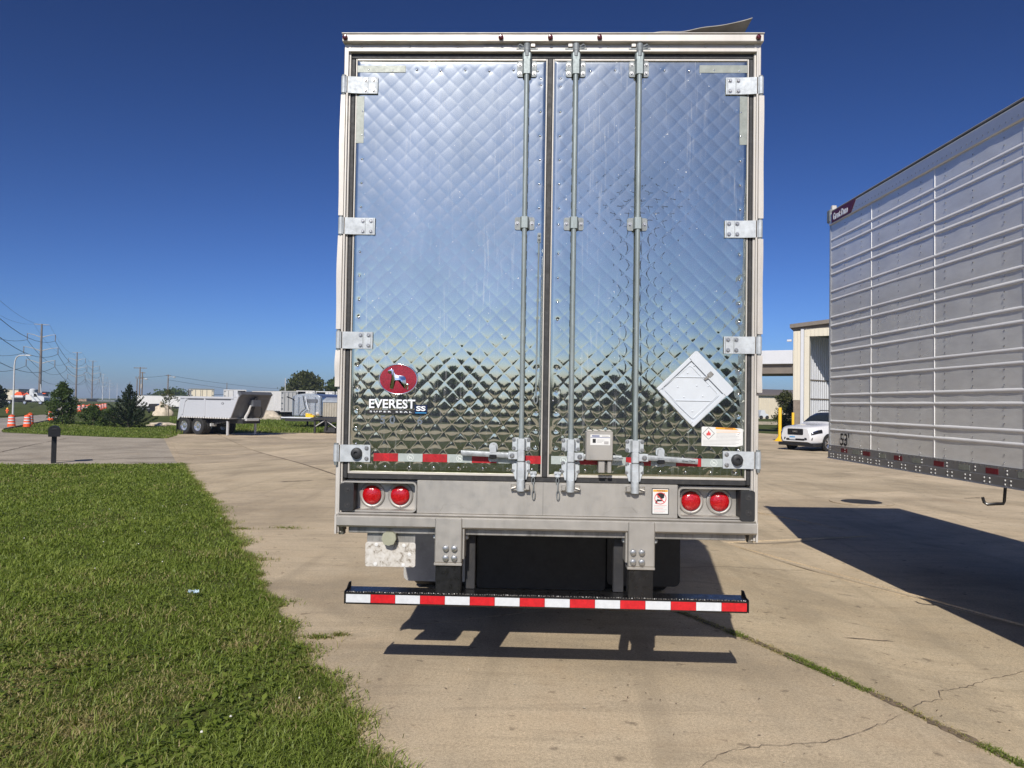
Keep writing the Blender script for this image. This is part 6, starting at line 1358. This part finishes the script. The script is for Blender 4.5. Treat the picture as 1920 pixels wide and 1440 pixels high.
MB().tube([(-0.3, -0.2, 2.55), (-0.1, -0.35, 1.9), (0.05, -0.4, 1.5), (-0.35, -0.4, 1.2), (-0.5, -0.35, 0.9)], 0.035, 6).build('hose', M['rubber'], hp); MB().tube([(-0.05, -0.3, 2.5), (0.1, -0.32, 1.9), (0.25, -0.3, 1.4)], 0.045, 6).build('crank_arm', M['retro_white'], hp)
MB().tube([(-1.75, -0.1, 2.45), (-1.3, -0.1, 2.3), (-1.1, -0.15, 2.2)], 0.05, 6).build('tarp_crank', M['blackpaint'], hp)
MB().box(-0.15, 0.9, -0.14, -0.10, 2.0, 2.28, 0.02).build('window', M['dump_dark'], hp)
MB().box(-1.5, 1.6, -1.6, 0.0, 0.72, 0.82, 0.02).build('deck', M['retro_white'], hp); MB().box(-1.2, 1.3, -1.5, 7.8, 0.5, 0.719).build('frame', M['chassis'], hp)
for s in (-1, 1): MB().box(s * 0.9 - 0.06, s * 0.9 + 0.06, 2.0, 2.15, 0.0, 0.5).build('landing_leg', M['chassis'], hp)
add_wheels(hp, [(s * 1.05, y, 0.5, s) for s in (-1, 1) for y in (5.6, 6.9)])
ym = thing('yellow_toolbox', 'bright yellow tarpaulined box on the hopper deck', 'box', ground(584, 62) + Vector((0, 0, 0.83)), R_(-8), sc=0.8)
MB().prism([(-0.42, 0), (0.42, 0), (0.42, 0.18), (0.2, 0.24), (0.1, 0.22), (0.05, 0.34), (-0.1, 0.36), (-0.2, 0.30), (-0.42, 0.42)], (0, -0.3, 0), (1, 0, 0), (0, 0, 1), (0, 0.5, 0)).build('cover', M['yellow'], ym); MB().box(-0.4, 0.4, -0.31, 0.19, -0.02, 0.0).build('tray', M['chassis'], ym)
th = thing('grain_trailer', 'tan ribbed grain trailer partly hidden by the quilted trailer', 'trailer', ground(606, 58), R_(-10))
M['tanside'] = pm('tan_side', (0.40, 0.36, 0.29), 0.5, 0.2, 0.12, 4); M['greytarp'] = pm('grey_tarp', (0.30, 0.33, 0.37), 0.5, 0, 0.15, 4)
MB().box(0.0, 5.0, 0.0, 2.4, 0.95, 2.05, 0.02).build('box_body', M['tanside'], th)
for i in range(24): MB().box(0.06 + i * 0.2, 0.14 + i * 0.2, -0.05, -0.001, 0.98, 2.0, 0.01).build('side_rib', M['tanside'], th)
MB().prism([(-0.05, 2.05), (-0.05, 2.18), (0.6, 2.42), (1.8, 2.42), (2.45, 2.18), (2.45, 2.05)], (0, 0, 0), (0, 1, 0), (0, 0, 1), (5.0, 0, 0)).build('tarp', M['greytarp'], th); MB().box(0, 5.0, 0.2, 2.2, 0.55, 0.949).build('chassis', M['chassis'], th)
add_wheels(th, [(3.2, 0.2, 0.5, -1), (4.4, 0.2, 0.5, -1)])
for o in [c for c in th.children if c.name.startswith('wheel')]: o.rotation_euler = (0, 0, R_(-90))
gn = thing('gooseneck_trailer', 'black gooseneck flatbed trailer nose beside the quilted trailer', 'trailer', ground(586, 50.5), R_(-6))
MB().prism([(-0.1, 0.86), (-0.1, 1.02), (0.1, 1.06), (4.5, 1.06), (4.5, 0.80), (1.2, 0.80), (0.9, 0.92)], (0, 0, 0), (1, 0, 0), (0, 0, 1), (0, 2.4, 0)).build('deck', M['chassis'], gn)
MB().box(1.9, 4.6, 0.0, 2.4, 0.45, 0.74, 0.02).build('drop_deck', M['chassis'], gn)
for y in (0.1, 2.2):
    MB().box(0.10, 0.22, y, y + 0.1, 0.02, 0.86, 0.01).build('landing_leg', M['chassis'], gn); MB().box(0.86, 0.98, y, y + 0.1, 0.35, 0.92, 0.01).build('post', M['chassis'], gn)
    MB().tube([(0.16, y + 0.05, 0.45), (0.9, y + 0.05, 0.92)], 0.03, 6).build('brace', M['lightgrey'], gn); MB().tube([(0.9, y + 0.05, 0.88), (1.6, y + 0.05, 0.4)], 0.03, 6).build('brace', M['lightgrey'], gn)
MB().box(0.7, 1.5, 0.3, 2.1, 0.08, 0.42, 0.03).build('battery_box', M['chassis'], gn); add_wheels(gn, [(3.9, 0.25, 0.5, -1)])
for o in [c for c in gn.children if c.name.startswith('wheel')]: o.rotation_euler = (0, 0, R_(-90))
# ---- white truck hauling an excavator on the left
tk = thing('flatbed_truck', 'white conventional truck with a flatbed load on the far left', 'truck', ground(4, 172) + Vector((0, 0, 0.33)), R_(4))
cab = [(6.6, 0.75), (6.6, 2.55), (6.75, 2.68), (7.6, 2.68), (7.85, 2.0), (8.95, 1.85), (9.25, 1.62), (9.3, 0.75)]
MB().prism(cab, (0, 0, 0), (1, 0, 0), (0, 0, 1), (0, 2.2, 0)).build('cab', M['retro_white'], tk, smooth=20)
MB().prism([(6.95, 1.75), (7.0, 2.45), (7.5, 2.45), (7.75, 1.95), (7.7, 1.75)], (0, -0.02, 0), (1, 0, 0), (0, 0, 1), (0, 0.018, 0)).build('window', M['dark_inside'], tk)
MB().box(5.1, 6.55, 0.1, 2.1, 0.9, 2.2, 0.05).build('tool_body', M['white_trailer'], tk); MB().box(-0.8, 6.5, 0.0, 2.3, 0.85, 1.05).build('bed', M['chassis'], tk); MB().box(-0.5, 9.1, 0.4, 1.8, 0.5, 0.84).build('chassis', M['chassis'], tk)
for i, x in enumerate((0.5, 1.6, 5.0, 8.45)):
    o = bpy.data.objects.new('wheel', TYRE2); COL.objects.link(o); o.parent = tk; o.location = (x, 0.15, 0.5); o.rotation_euler = (0, 0, R_(-90)); r = bpy.data.objects.new('rim', RIM2); COL.objects.link(r); r.parent = o
MB().prism([(7.75, 0.75), (7.9, 1.25), (8.4, 1.4), (8.95, 1.25), (9.05, 0.75)], (0, -0.03, 0), (1, 0, 0), (0, 0, 1), (0, 0.029, 0)).build('wing', M['retro_white'], tk)
ex_ = thing('excavator', 'orange and white mini excavator riding on the flatbed', 'excavator', ground(33, 172) + Vector((0, 0.6, 1.39)), R_(4))
MB().box(-1.2, 1.4, -0.7, 0.7, 0.0, 0.45, 0.1).build('tracks', M['chassis'], ex_); MB().box(-1.5, 1.2, -0.65, 0.65, 0.46, 0.95, 0.05).build('counterweight', M['retro_white'], ex_)
MB().prism([(-0.9, 0.95), (-0.2, 1.7), (0.7, 1.75), (1.1, 0.95)], (0, -0.6, 0), (1, 0, 0), (0, 0, 1), (0, 1.2, 0)).build('engine_cover', M['orange'], ex_); MB().tube([(0.9, 0, 0.9), (1.7, 0, 1.5), (2.5, 0, 0.8)], [0.16, 0.14, 0.10], 8).build('boom', M['orange'], ex_)
# ---- far buildings on the left
def block(name, label, px0, px1, d, yt, mat, roof='galv_dark', depth=12):
    a, b = ground(px0, d), ground(px1, d); yh = 744 + 0.0155 * (px0 + px1) / 2; Hh = (yh - yt) * d / FPX + 2.15
    t = thing(name, label, 'building', a, math.atan2(b.y - a.y, b.x - a.x)); L = (b - a).length
    MB().box(0, L, 0, depth, -0.2, Hh, 0.02).build('wall', M[mat], t); MB().box(-0.2, L + 0.2, -0.2, depth + 0.2, Hh + 0.002, Hh + 0.35, 0.05).build('roof', M[roof], t)
    for i in range(int(L / 1.0)): MB().box(0.4 + i * 1.0, 0.5 + i * 1.0, -0.06, -0.001, 0, Hh).build('wall_rib', M[mat], t)
    return t
M['beigewall'] = pm('beige_siding', (0.62, 0.55, 0.42), 0.6, 0, 0.06, 1); M['greywall'] = pm('grey_siding', (0.17, 0.18, 0.20), 0.6, 0, 0.1, 1); M['brownwall'] = pm('brown_brick', (0.30, 0.20, 0.13), 0.8, 0, 0.2, 2)
block('shed', 'beige metal shed beyond the white truck', 2, 35, 262, 732.5, 'beigewall'); block('shed', 'dark grey shed right of the beige shed', 36, 53, 266, 737, 'greywall')
block('warehouse', 'long low brown building on the horizon between shrub and spruce', 147, 163, 420, 750, 'brownwall'); block('warehouse', 'flat dark building on the horizon left of the spruce', 163, 216, 430, 753, 'greywall')
tkk = thing('storage_tank', 'white upright storage tank beside the nearest transmission pole', 'tank', ground(61.5, 258)); MB().lathe([(0.2, 1.9), (0.95, 2.3), (0.95, 4.4), (0.6, 4.72), (0.05, 4.8)], (0, 0, 0), (0, 0, 1), 18).build('vessel', M['retro_white'], tkk, smooth=40)
for a in range(4): MB().cyl((0.75 * math.cos(a * 1.57), 0.75 * math.sin(a * 1.57), 0), (0.75 * math.cos(a * 1.57), 0.75 * math.sin(a * 1.57), 2.4), 0.06, n=6).build('leg', M['lightgrey'], tkk)
aw = thing('work_platform', 'red and white striped boom beside the transmission pole', 'crane', ground(79, 250)); MB().tube([(0, 0, 0), (-0.2, 0, 3.0), (-0.5, 0, 6.2)], [0.25, 0.18, 0.1], 6).build('boom', M['retro_white'], aw); MB().box(0.0, 1.4, -0.3, 0.3, 3.0, 3.3, 0.05).build('jib', M['orange'], aw)

# ================================================================== RIGHT SIDE: WAREHOUSE, BOLLARDS, CAR
M['wh_cream'] = pm('cream_siding', (0.60, 0.555, 0.45), 0.5, 0, 0.05, 1.5, 0.08, 0.12, (0.4, 0.34, 0.24), streak=True)
M['wh_white'] = pm('white_lining', (0.56, 0.57, 0.59), 0.5, 0, 0.04, 1.5, 0.08); M['wh_stone'] = pm('brown_wainscot', (0.22, 0.18, 0.14), 0.8, 0, 0.2, 4); M['wh_trim'] = pm('brown_trim', (0.16, 0.135, 0.11), 0.55, 0, 0.1, 2)
wd = 60.0; a, b = ground(1487, wd), ground(1700, wd - 4.0); WH = thing('warehouse', 'cream metal warehouse with a tall open bay behind the white car', 'building', a, math.atan2(b.y - a.y, b.x - a.x))
K = wd / FPX
zpx = lambda y: 1.75 + 0.18 + (767 - y) * K           # height above the ground for an image row near the corner
MB().box(0.0, 0.55, 0, 0.25, zpx(752), zpx(622), 0.02).build('corner_wall', M['wh_cream'], WH); MB().box(0.02, 0.55, 0.01, 0.25, -0.1, zpx(752) - 0.002, 0.02).build('wainscot', M['wh_stone'], WH)
for i in range(2): MB().box(0.10 + i * 0.22, 0.16 + i * 0.22, -0.03, -0.001, zpx(752), zpx(624), 0.005).build('wall_rib', M['wh_cream'], WH)
MB().box(0.56, 0.80, -0.10, 0.20, 0.0, zpx(618), 0.02).build('downspout', M['wh_white'], WH); MB().box(0.82, 1.20, -0.03, 0.6, 0.0, zpx(633), 0.01).build('jamb', M['wh_cream'], WH)
hdr = MB().box(0.82, 9.0, -0.02, 0.2, zpx(633) + 0.002, zpx(618), 0.01).build('header_wall', M['wh_cream'], WH)
for i in range(26): MB().box(0.95 + i * 0.31, 1.03 + i * 0.31, -0.05, -0.021, zpx(633) + 0.01, zpx(619), 0.008).build('wall_rib', M['wh_cream'], hdr)
rf = MB(); z0_ = zpx(617); rf.prism([(-0.2, z0_), (9.2, z0_ + 0.9), (9.2, z0_ + 1.2), (-0.2, z0_ + 0.3)], (0, -0.35, 0), (1, 0, 0), (0, 0, 1), (0, 14, 0)); rf.build('roof', M['wh_trim'], WH)
MB().prism([(-0.2, z0_ - 0.001), (9.2, z0_ + 0.89), (9.2, zpx(618)), (0.8, zpx(618)), (0.0, zpx(622))], (0, -0.02, 0), (1, 0, 0), (0, 0, 1), (0, 0.2, 0)).build('gable', M['wh_trim'], WH)
# inside of the bay: a lined partition that runs back from the jamb
iw = MB(); pA, pB = Vector((0.8, 1.1, 0)), Vector((3.6, 10.05, 0)); HB = zpx(628)
iw.add([pA, pB, pB + Vector((0, 0, HB)), pA + Vector((0, 0, HB))], [(0, 1, 2, 3)]); lining = iw.build('partition', M['wh_white'], WH)
dv = (pB - pA).normalized(); nv = Vector((dv.y, -dv.x, 0)) 
for k in range(22):
    q = pA + dv * (0.3 + k * 0.36); MB().add([q - nv * 0.0, q + dv * 0.10, q + dv * 0.08 + nv * 0.05, q + dv * 0.02 + nv * 0.05] + [p_ + Vector((0, 0, HB)) for p_ in (q, q + dv * 0.10, q + dv * 0.08 + nv * 0.05, q + dv * 0.02 + nv * 0.05)], [(0, 1, 5, 4), (1, 2, 6, 5), (2, 3, 7, 6), (3, 0, 4, 7)]).build('lining_rib', M['wh_white'], lining)
for z in (zpx(714), zpx(750)): MB().add([pA + nv * 0.06 + Vector((0, 0, z)), pB + nv * 0.06 + Vector((0, 0, z)), pB + nv * 0.06 + Vector((0, 0, z + 0.1)), pA + nv * 0.06 + Vector((0, 0, z + 0.1))], [(0, 1, 2, 3)]).build('girt', M['wh_trim'], lining)
MB().box(1.0, 9.0, 10.2, 10.4, 0, HB).build('back_wall', M['wh_white'], WH); MB().box(8.8, 9.0, 0.2, 10.2, 0, HB).build('side_wall', M['wh_cream'], WH)
MB().box(-0.45, -0.1, -0.15, 0.0, zpx(642), zpx(638), 0.02).build('wall_lamp', M['wh_white'], WH)
# canopy that runs off to the left of the warehouse
cn = MB().box(-8.5, -0.003, -0.2, 0.15, zpx(684), zpx(658), 0.03).build('canopy_fascia', M['wh_white'], WH); MB().box(-8.4, -0.004, 0.151, 5.0, zpx(702), zpx(676), 0.02).build('canopy_deck', M['wh_trim'], cn)
for x in (-8.0,): MB().box(x, x + 0.3, 2.0, 2.3, 0, zpx(702)).build('canopy_post', M['wh_trim'], cn)
# far building
fb_a, fb_b = ground(1395, 140), ground(1530, 146); FB = thing('far_shed', 'low tan metal shed with brown roof beyond the yellow bollard', 'building', fb_a, math.atan2(fb_b.y - fb_a.y, fb_b.x - fb_a.x)); L = (fb_b - fb_a).length
kk = 140 / FPX; zf = lambda y: 1.93 + (766 - y) * kk
MB().box(0, L, 0, 12, -0.3, zf(742), 0.02).build('wall', M['beigewall'], FB); MB().prism([(-0.5, zf(743)), (-0.5, zf(741)), (6, zf(729)), (12.5, zf(741)), (12.5, zf(743))], (-0.4, 0, 0), (0, 1, 0), (0, 0, 1), (L + 0.8, 0, 0)).build('roof', M['wh_trim'], FB)
for i in range(26): MB().box(0.3 + i * 0.5, 0.36 + i * 0.5, -0.05, -0.001, 0, zf(743) - 0.02).build('wall_rib', M['beigewall'], FB)
# grass island, kerb and small parked things near it
isl = [ground(1330, 92), ground(1500, 92), ground(1500, 130), ground(1330, 130)]
tag(MB().add([p_ + Vector((0, 0, 0.06)) for p_ in isl], [(0, 1, 2, 3)]).build('grass_island', M['roughgrass'], smooth=0), kind='structure')
kbx = MB(); p0, p1 = ground(1330, 88), ground(1500, 88); dv2 = (p1 - p0).normalized(); nn = Vector((-dv2.y, dv2.x, 0)) * 0.4; up_ = Vector((0, 0, 0.35)); kbx.add([p0, p1, p1 + nn, p0 + nn, p0 + up_, p1 + up_, p1 + nn + up_, p0 + nn + up_], [(0, 1, 5, 4), (1, 2, 6, 5), (2, 3, 7, 6), (3, 0, 4, 7), (4, 5, 6, 7)])
tag(kbx.build('kerb', M['drive'], smooth=0), kind='structure')
qd = thing('utility_cart', 'small white cart parked before the low tan shed', 'cart', ground(1430, 126) + Vector((0, 0, 0.06)), 0.3); MB().prism([(-0.7, 0.3), (0.7, 0.3), (0.8, 0.8), (0.3, 0.95), (0.1, 1.5), (-0.5, 1.5), (-0.7, 0.9)], (0, -0.5, 0), (1, 0, 0), (0, 0, 1), (0, 1.0, 0)).build('body', M['retro_white'], qd)
for x in (-0.55, 0.55): MB().cyl((x, -0.6, 0.3), (x, -0.4, 0.3), 0.3, n=12).build('wheel', M['tyre'], qd)
# bollards
for nm, px, d, h, foot in (('tall yellow bollard with a flared foot left of the white car', 1463, 45, 1.95, 1), ('short yellow bollard against the warehouse corner', 1487.5, 57.5, 1.6, 0)):
    t = thing('bollard', nm, 'bollard', ground(px, d), R_(20), 'yellow bollards'); r = 0.095
    MB().lathe([(r, 0), (r, h - 0.02), (r * 0.92, h), (0.001, h + 0.01)], (0, 0, 0), (0, 0, 1), 18).build('post', M['yellow'], t, smooth=40)
    if foot: MB().prism([(-0.34, 0.02), (-0.08, 0.02), (-0.08, 0.30), (-0.12, 0.22)], (0, -0.04, 0), (1, 0, 0), (0, 0, 1), (0, 0.08, 0)).build('foot_gusset', M['yellow'], t); MB().box(-0.36, 0.2, -0.18, 0.18, 0, 0.02, 0.004).build('base_plate', M['yellow'], t)

# ---- white sport utility car
CAR = thing('parked_car', 'white sport utility car with dark grille behind the ribbed trailer', 'car', ground(1492, 35.2), R_(0))
# local: nose towards -y, x to the right as seen from the front camera side
heading = R_(38)       # nose swung to the left of the viewer
base_dir = math.atan2(CAMP.y - CAR.location.y, CAMP.x - CAR.location.x)       # direction towards the camera
CAR.rotation_euler = (0, 0, base_dir + R_(90) - heading)
M['carpaint'] = pm('white_car_paint', (0.66, 0.66, 0.66), 0.28, 0, 0.02, 3, 0.04, coat=0.7); M['glass'] = pm('tinted_glass', (0.020, 0.026, 0.030), 0.06, 0, 0.2, 3, 0.03, spec=0.8)
M['carblack'] = pm('car_black_trim', (0.012, 0.012, 0.013), 0.4, 0, 0.2, 8)
ST = [  # y, half width low, half width belt, half width top, z low, z belt, z top
    (0.00, 0.72, 0.76, 0.66, 0.42, 0.80, 1.00), (0.10, 0.86, 0.88, 0.76, 0.36, 0.86, 1.06), (0.35, 0.94, 0.96, 0.84, 0.32, 0.94, 1.11), (0.80, 0.97, 0.99, 0.88, 0.30, 0.99, 1.15), (1.35, 0.98, 1.00, 0.90, 0.30, 1.04, 1.19),
    (1.60, 0.98, 1.00, 0.86, 0.30, 1.07, 1.26), (2.05, 0.98, 1.00, 0.78, 0.30, 1.10, 1.58), (2.40, 0.98, 1.00, 0.74, 0.30, 1.11, 1.72), (3.2, 0.98, 1.00, 0.74, 0.30, 1.12, 1.78), (4.2, 0.98, 1.00, 0.73, 0.32, 1.13, 1.75), (4.75, 0.95, 0.97, 0.70, 0.36, 1.12, 1.66), (5.05, 0.88, 0.90, 0.66, 0.45, 1.08, 1.20)]
rows = []
for (y, wl_, wb_, wt2, zl, zb2, zt3) in ST:
    hp_ = [(wl_ * 0.90, zl), (wl_, zl + 0.10), (wb_ * 1.0, zl + (zb2 - zl) * 0.55), (wb_ * 0.985, zb2 - 0.05), (wb_ * 0.95, zb2), (wt2 + (wb_ * 0.95 - wt2) * 0.35, zb2 + (zt3 - zb2) * 0.55), (wt2, zt3 - 0.04), (wt2 * 0.88, zt3), (wt2 * 0.4, zt3 + 0.025)]
    rows.append([(x, y, z) for x, z in hp_] + [(-x, y, z) for x, z in reversed(hp_)])
bd = MB(); bd.grid([r_ + [r_[0]] for r_ in rows]); n = len(rows[0]); bd.add(rows[0], [tuple(range(n))]); bd.add(rows[-1], [tuple(range(n))])
CB = bd.build('body', M['carpaint'], CAR, smooth=38)
def surf(u, v):               # a point of the body skin: u along the stations, v round the profile
    i = min(int(u), len(rows) - 2); j = min(int(v), n - 2); fu, fv = u - i, v - j
    q = lambda a_, b_: Vector(rows[a_][b_])
    return q(i, j).lerp(q(i, j + 1), fv).lerp(q(i + 1, j).lerp(q(i + 1, j + 1), fv), fu)
def patch(u0, u1, v0, v1, off, nu=8, nv=6, cut=None):
    G = []
    for i in range(nu + 1):
        row = []
        for j in range(nv + 1):
            u = u0 + (u1 - u0) * i / nu; v = v0 + (v1 - v0) * j / nv
            if cut: u, v = cut(u, v, i / nu, j / nv)
            p_ = surf(u, v); e = 0.02; nrm = (surf(min(u + e, 10.99), v) - surf(max(u - e, 0), v)).cross(surf(u, v + e) - surf(u, v - e)).normalized()
            c_ = Vector((0, p_.y, 0.75))
            if nrm.dot(p_ - c_) < 0: nrm = -nrm
            row.append(p_ + nrm * off)
        G.append(row)
    return MB().grid(G)
patch(5.15, 6.92, 6.0, 11.0, 0.012).build('windscreen', M['glass'], CAR, smooth=60)
mir = lambda v: n - 1 - v
for s in (-1, 1):
    sv = (lambda v: v) if s > 0 else mir
    patch(6.15, 7.78, sv(4.25), sv(5.85), 0.010, cut=lambda u, v, a_, b_: (u + (1 - a_) * b_ * 0.62, v)).build('side_window', M['glass'], CAR, smooth=60); patch(7.86, 9.6, sv(4.25), sv(5.85), 0.010).build('side_window', M['glass'], CAR, smooth=60)
    ho_ = patch(0.5, 2.6, sv(2.6), sv(4.08), 0.012, cut=lambda u, v, a_, b_: (u, v)).build('headlight', M['carblack'], CAR, smooth=60)
    patch(0.75, 1.2, sv(3.1), sv(3.8), 0.022).build('reflector', M['chrome'], ho_, smooth=60); patch(1.45, 1.95, sv(3.2), sv(3.85), 0.022).build('reflector', M['chrome'], ho_, smooth=60)
    MB().add([(s * 0.55, 0.0, 0.50), (s * 0.86, 0.10, 0.50), (s * 0.87, 0.11, 0.62), (s * 0.50, -0.005, 0.60)], [(0, 1, 2, 3)]).xform(Matrix.Translation((0, -0.025, 0))).build('fog_recess', M['carblack'], CAR)
    mi = MB(); mi.lathe([(0.02, 0), (0.09, 0.03), (0.10, 0.10), (0.05, 0.15)], (s * 1.02, 1.98, 1.20), (s * 1, 0, 0.1), 12); mi.build('door_mirror', M['carpaint'], CAR)
    MB().tube([(s * 0.70, 2.6, 1.80), (s * 0.70, 2.75, 1.84), (s * 0.70, 4.2, 1.83), (s * 0.70, 4.4, 1.78)], 0.022, 6).build('roof_rail', M['carblack'], CAR)
    for y in (1.02, 3.95):
        MB().lathe([(0.41, 0), (0.43, 0.02), (0.36, 0.022)], (s * 0.985, y, 0.37), (s, 0, 0), 24).build('wheel_arch', M['carblack'], CAR)
        w2 = MB().lathe([(0.26, -0.12), (0.345, -0.11), (0.36, -0.06), (0.36, 0.03), (0.345, 0.055), (0.255, 0.05)], (s * 0.965, y, 0.36), (s, 0, 0), 28, cap=False).build('wheel', M['tyre'], CAR)
        al = MB(); al.lathe([(0.258, 0.045), (0.235, 0.035), (0.235, -0.02), (0.001, -0.025)], (s * 0.965, y, 0.36), (s, 0, 0), 28, cap=False); al.build('rim_barrel', M['carblack'], w2)
        sp_ = MB(); sp_.lathe([(0.258, 0.05), (0.232, 0.05), (0.232, 0.03), (0.258, 0.03)], (s * 0.965, y, 0.36), (s, 0, 0), 28, cap=False); sp_.lathe([(0.06, 0.045), (0.05, 0.055), (0.001, 0.056)], (s * 0.965, y, 0.36), (s, 0, 0), 12)
        for q in range(6):
            for e in (-0.16, 0.16):
                a_ = q * math.pi / 3; sp_.tube([(s * 1.01, y + 0.05 * math.cos(a_), 0.36 + 0.05 * math.sin(a_)), (s * 1.012, y + 0.24 * math.cos(a_ + e), 0.36 + 0.24 * math.sin(a_ + e))], [0.018, 0.014], 5)
        sp_.build('spokes', M['alloy'], w2)
gl = MB().prism(rrect(-0.42, 0.42, 0.72, 1.00, 0.05), (0, -0.012, 0), (1, 0, 0), (0, 0, 1), (0, 0.03, 0)).build('grille', M['carblack'], CAR)
for z in (0.78, 0.86, 0.94): MB().box(-0.38, 0.38, -0.022, -0.0125, z - 0.012, z + 0.012, 0.003).build('grille_bar', M['blackpaint'], gl)
put(text('GMC', 0.27, 0.075, 0.004, 0.03), 0, -0.028, 0.875).build('grille_letters', M['chrome'], gl, smooth=0)
MB().box(-0.98, 0.98, 0.02, 0.6, 0.22, 0.37, 0.03).build('chin', M['carblack'], CAR); MB().box(-0.5, 0.5, -0.008, 0.02, 0.46, 0.56, 0.01).build('lower_intake', M['carblack'], CAR)
pt = MB().box(-0.30, 0.02, -0.035, -0.02, 0.50, 0.66, 0.004).build('licence_plate', M['retro_white'], CAR); MB().box(-0.29, 0.01, -0.038, -0.0355, 0.60, 0.65).build('plate_band', M['skyprint'], pt)
MB().box(-0.94, 0.94, 0.5, 4.6, 0.2, 0.36).build('underbody', M['carblack'], CAR)

# ================================================================== AIR
hz = MB().box(-1650, 1650, -1650, 3100, -2.0, 34.0)
hm = bpy.data.materials.new('haze_air'); hm.use_nodes = True; ht = hm.node_tree; ht.nodes.clear()
ho2 = ht.nodes.new('ShaderNodeOutputMaterial'); pv = ht.nodes.new('ShaderNodeVolumePrincipled'); pv.inputs['Color'].default_value = (0.66, 0.80, 1.0, 1); pv.inputs['Density'].default_value = 0.0003
ht.links.new(pv.outputs[0], ho2.inputs['Volume'])
tag(hz.build('haze', hm, smooth=0), kind='stuff')
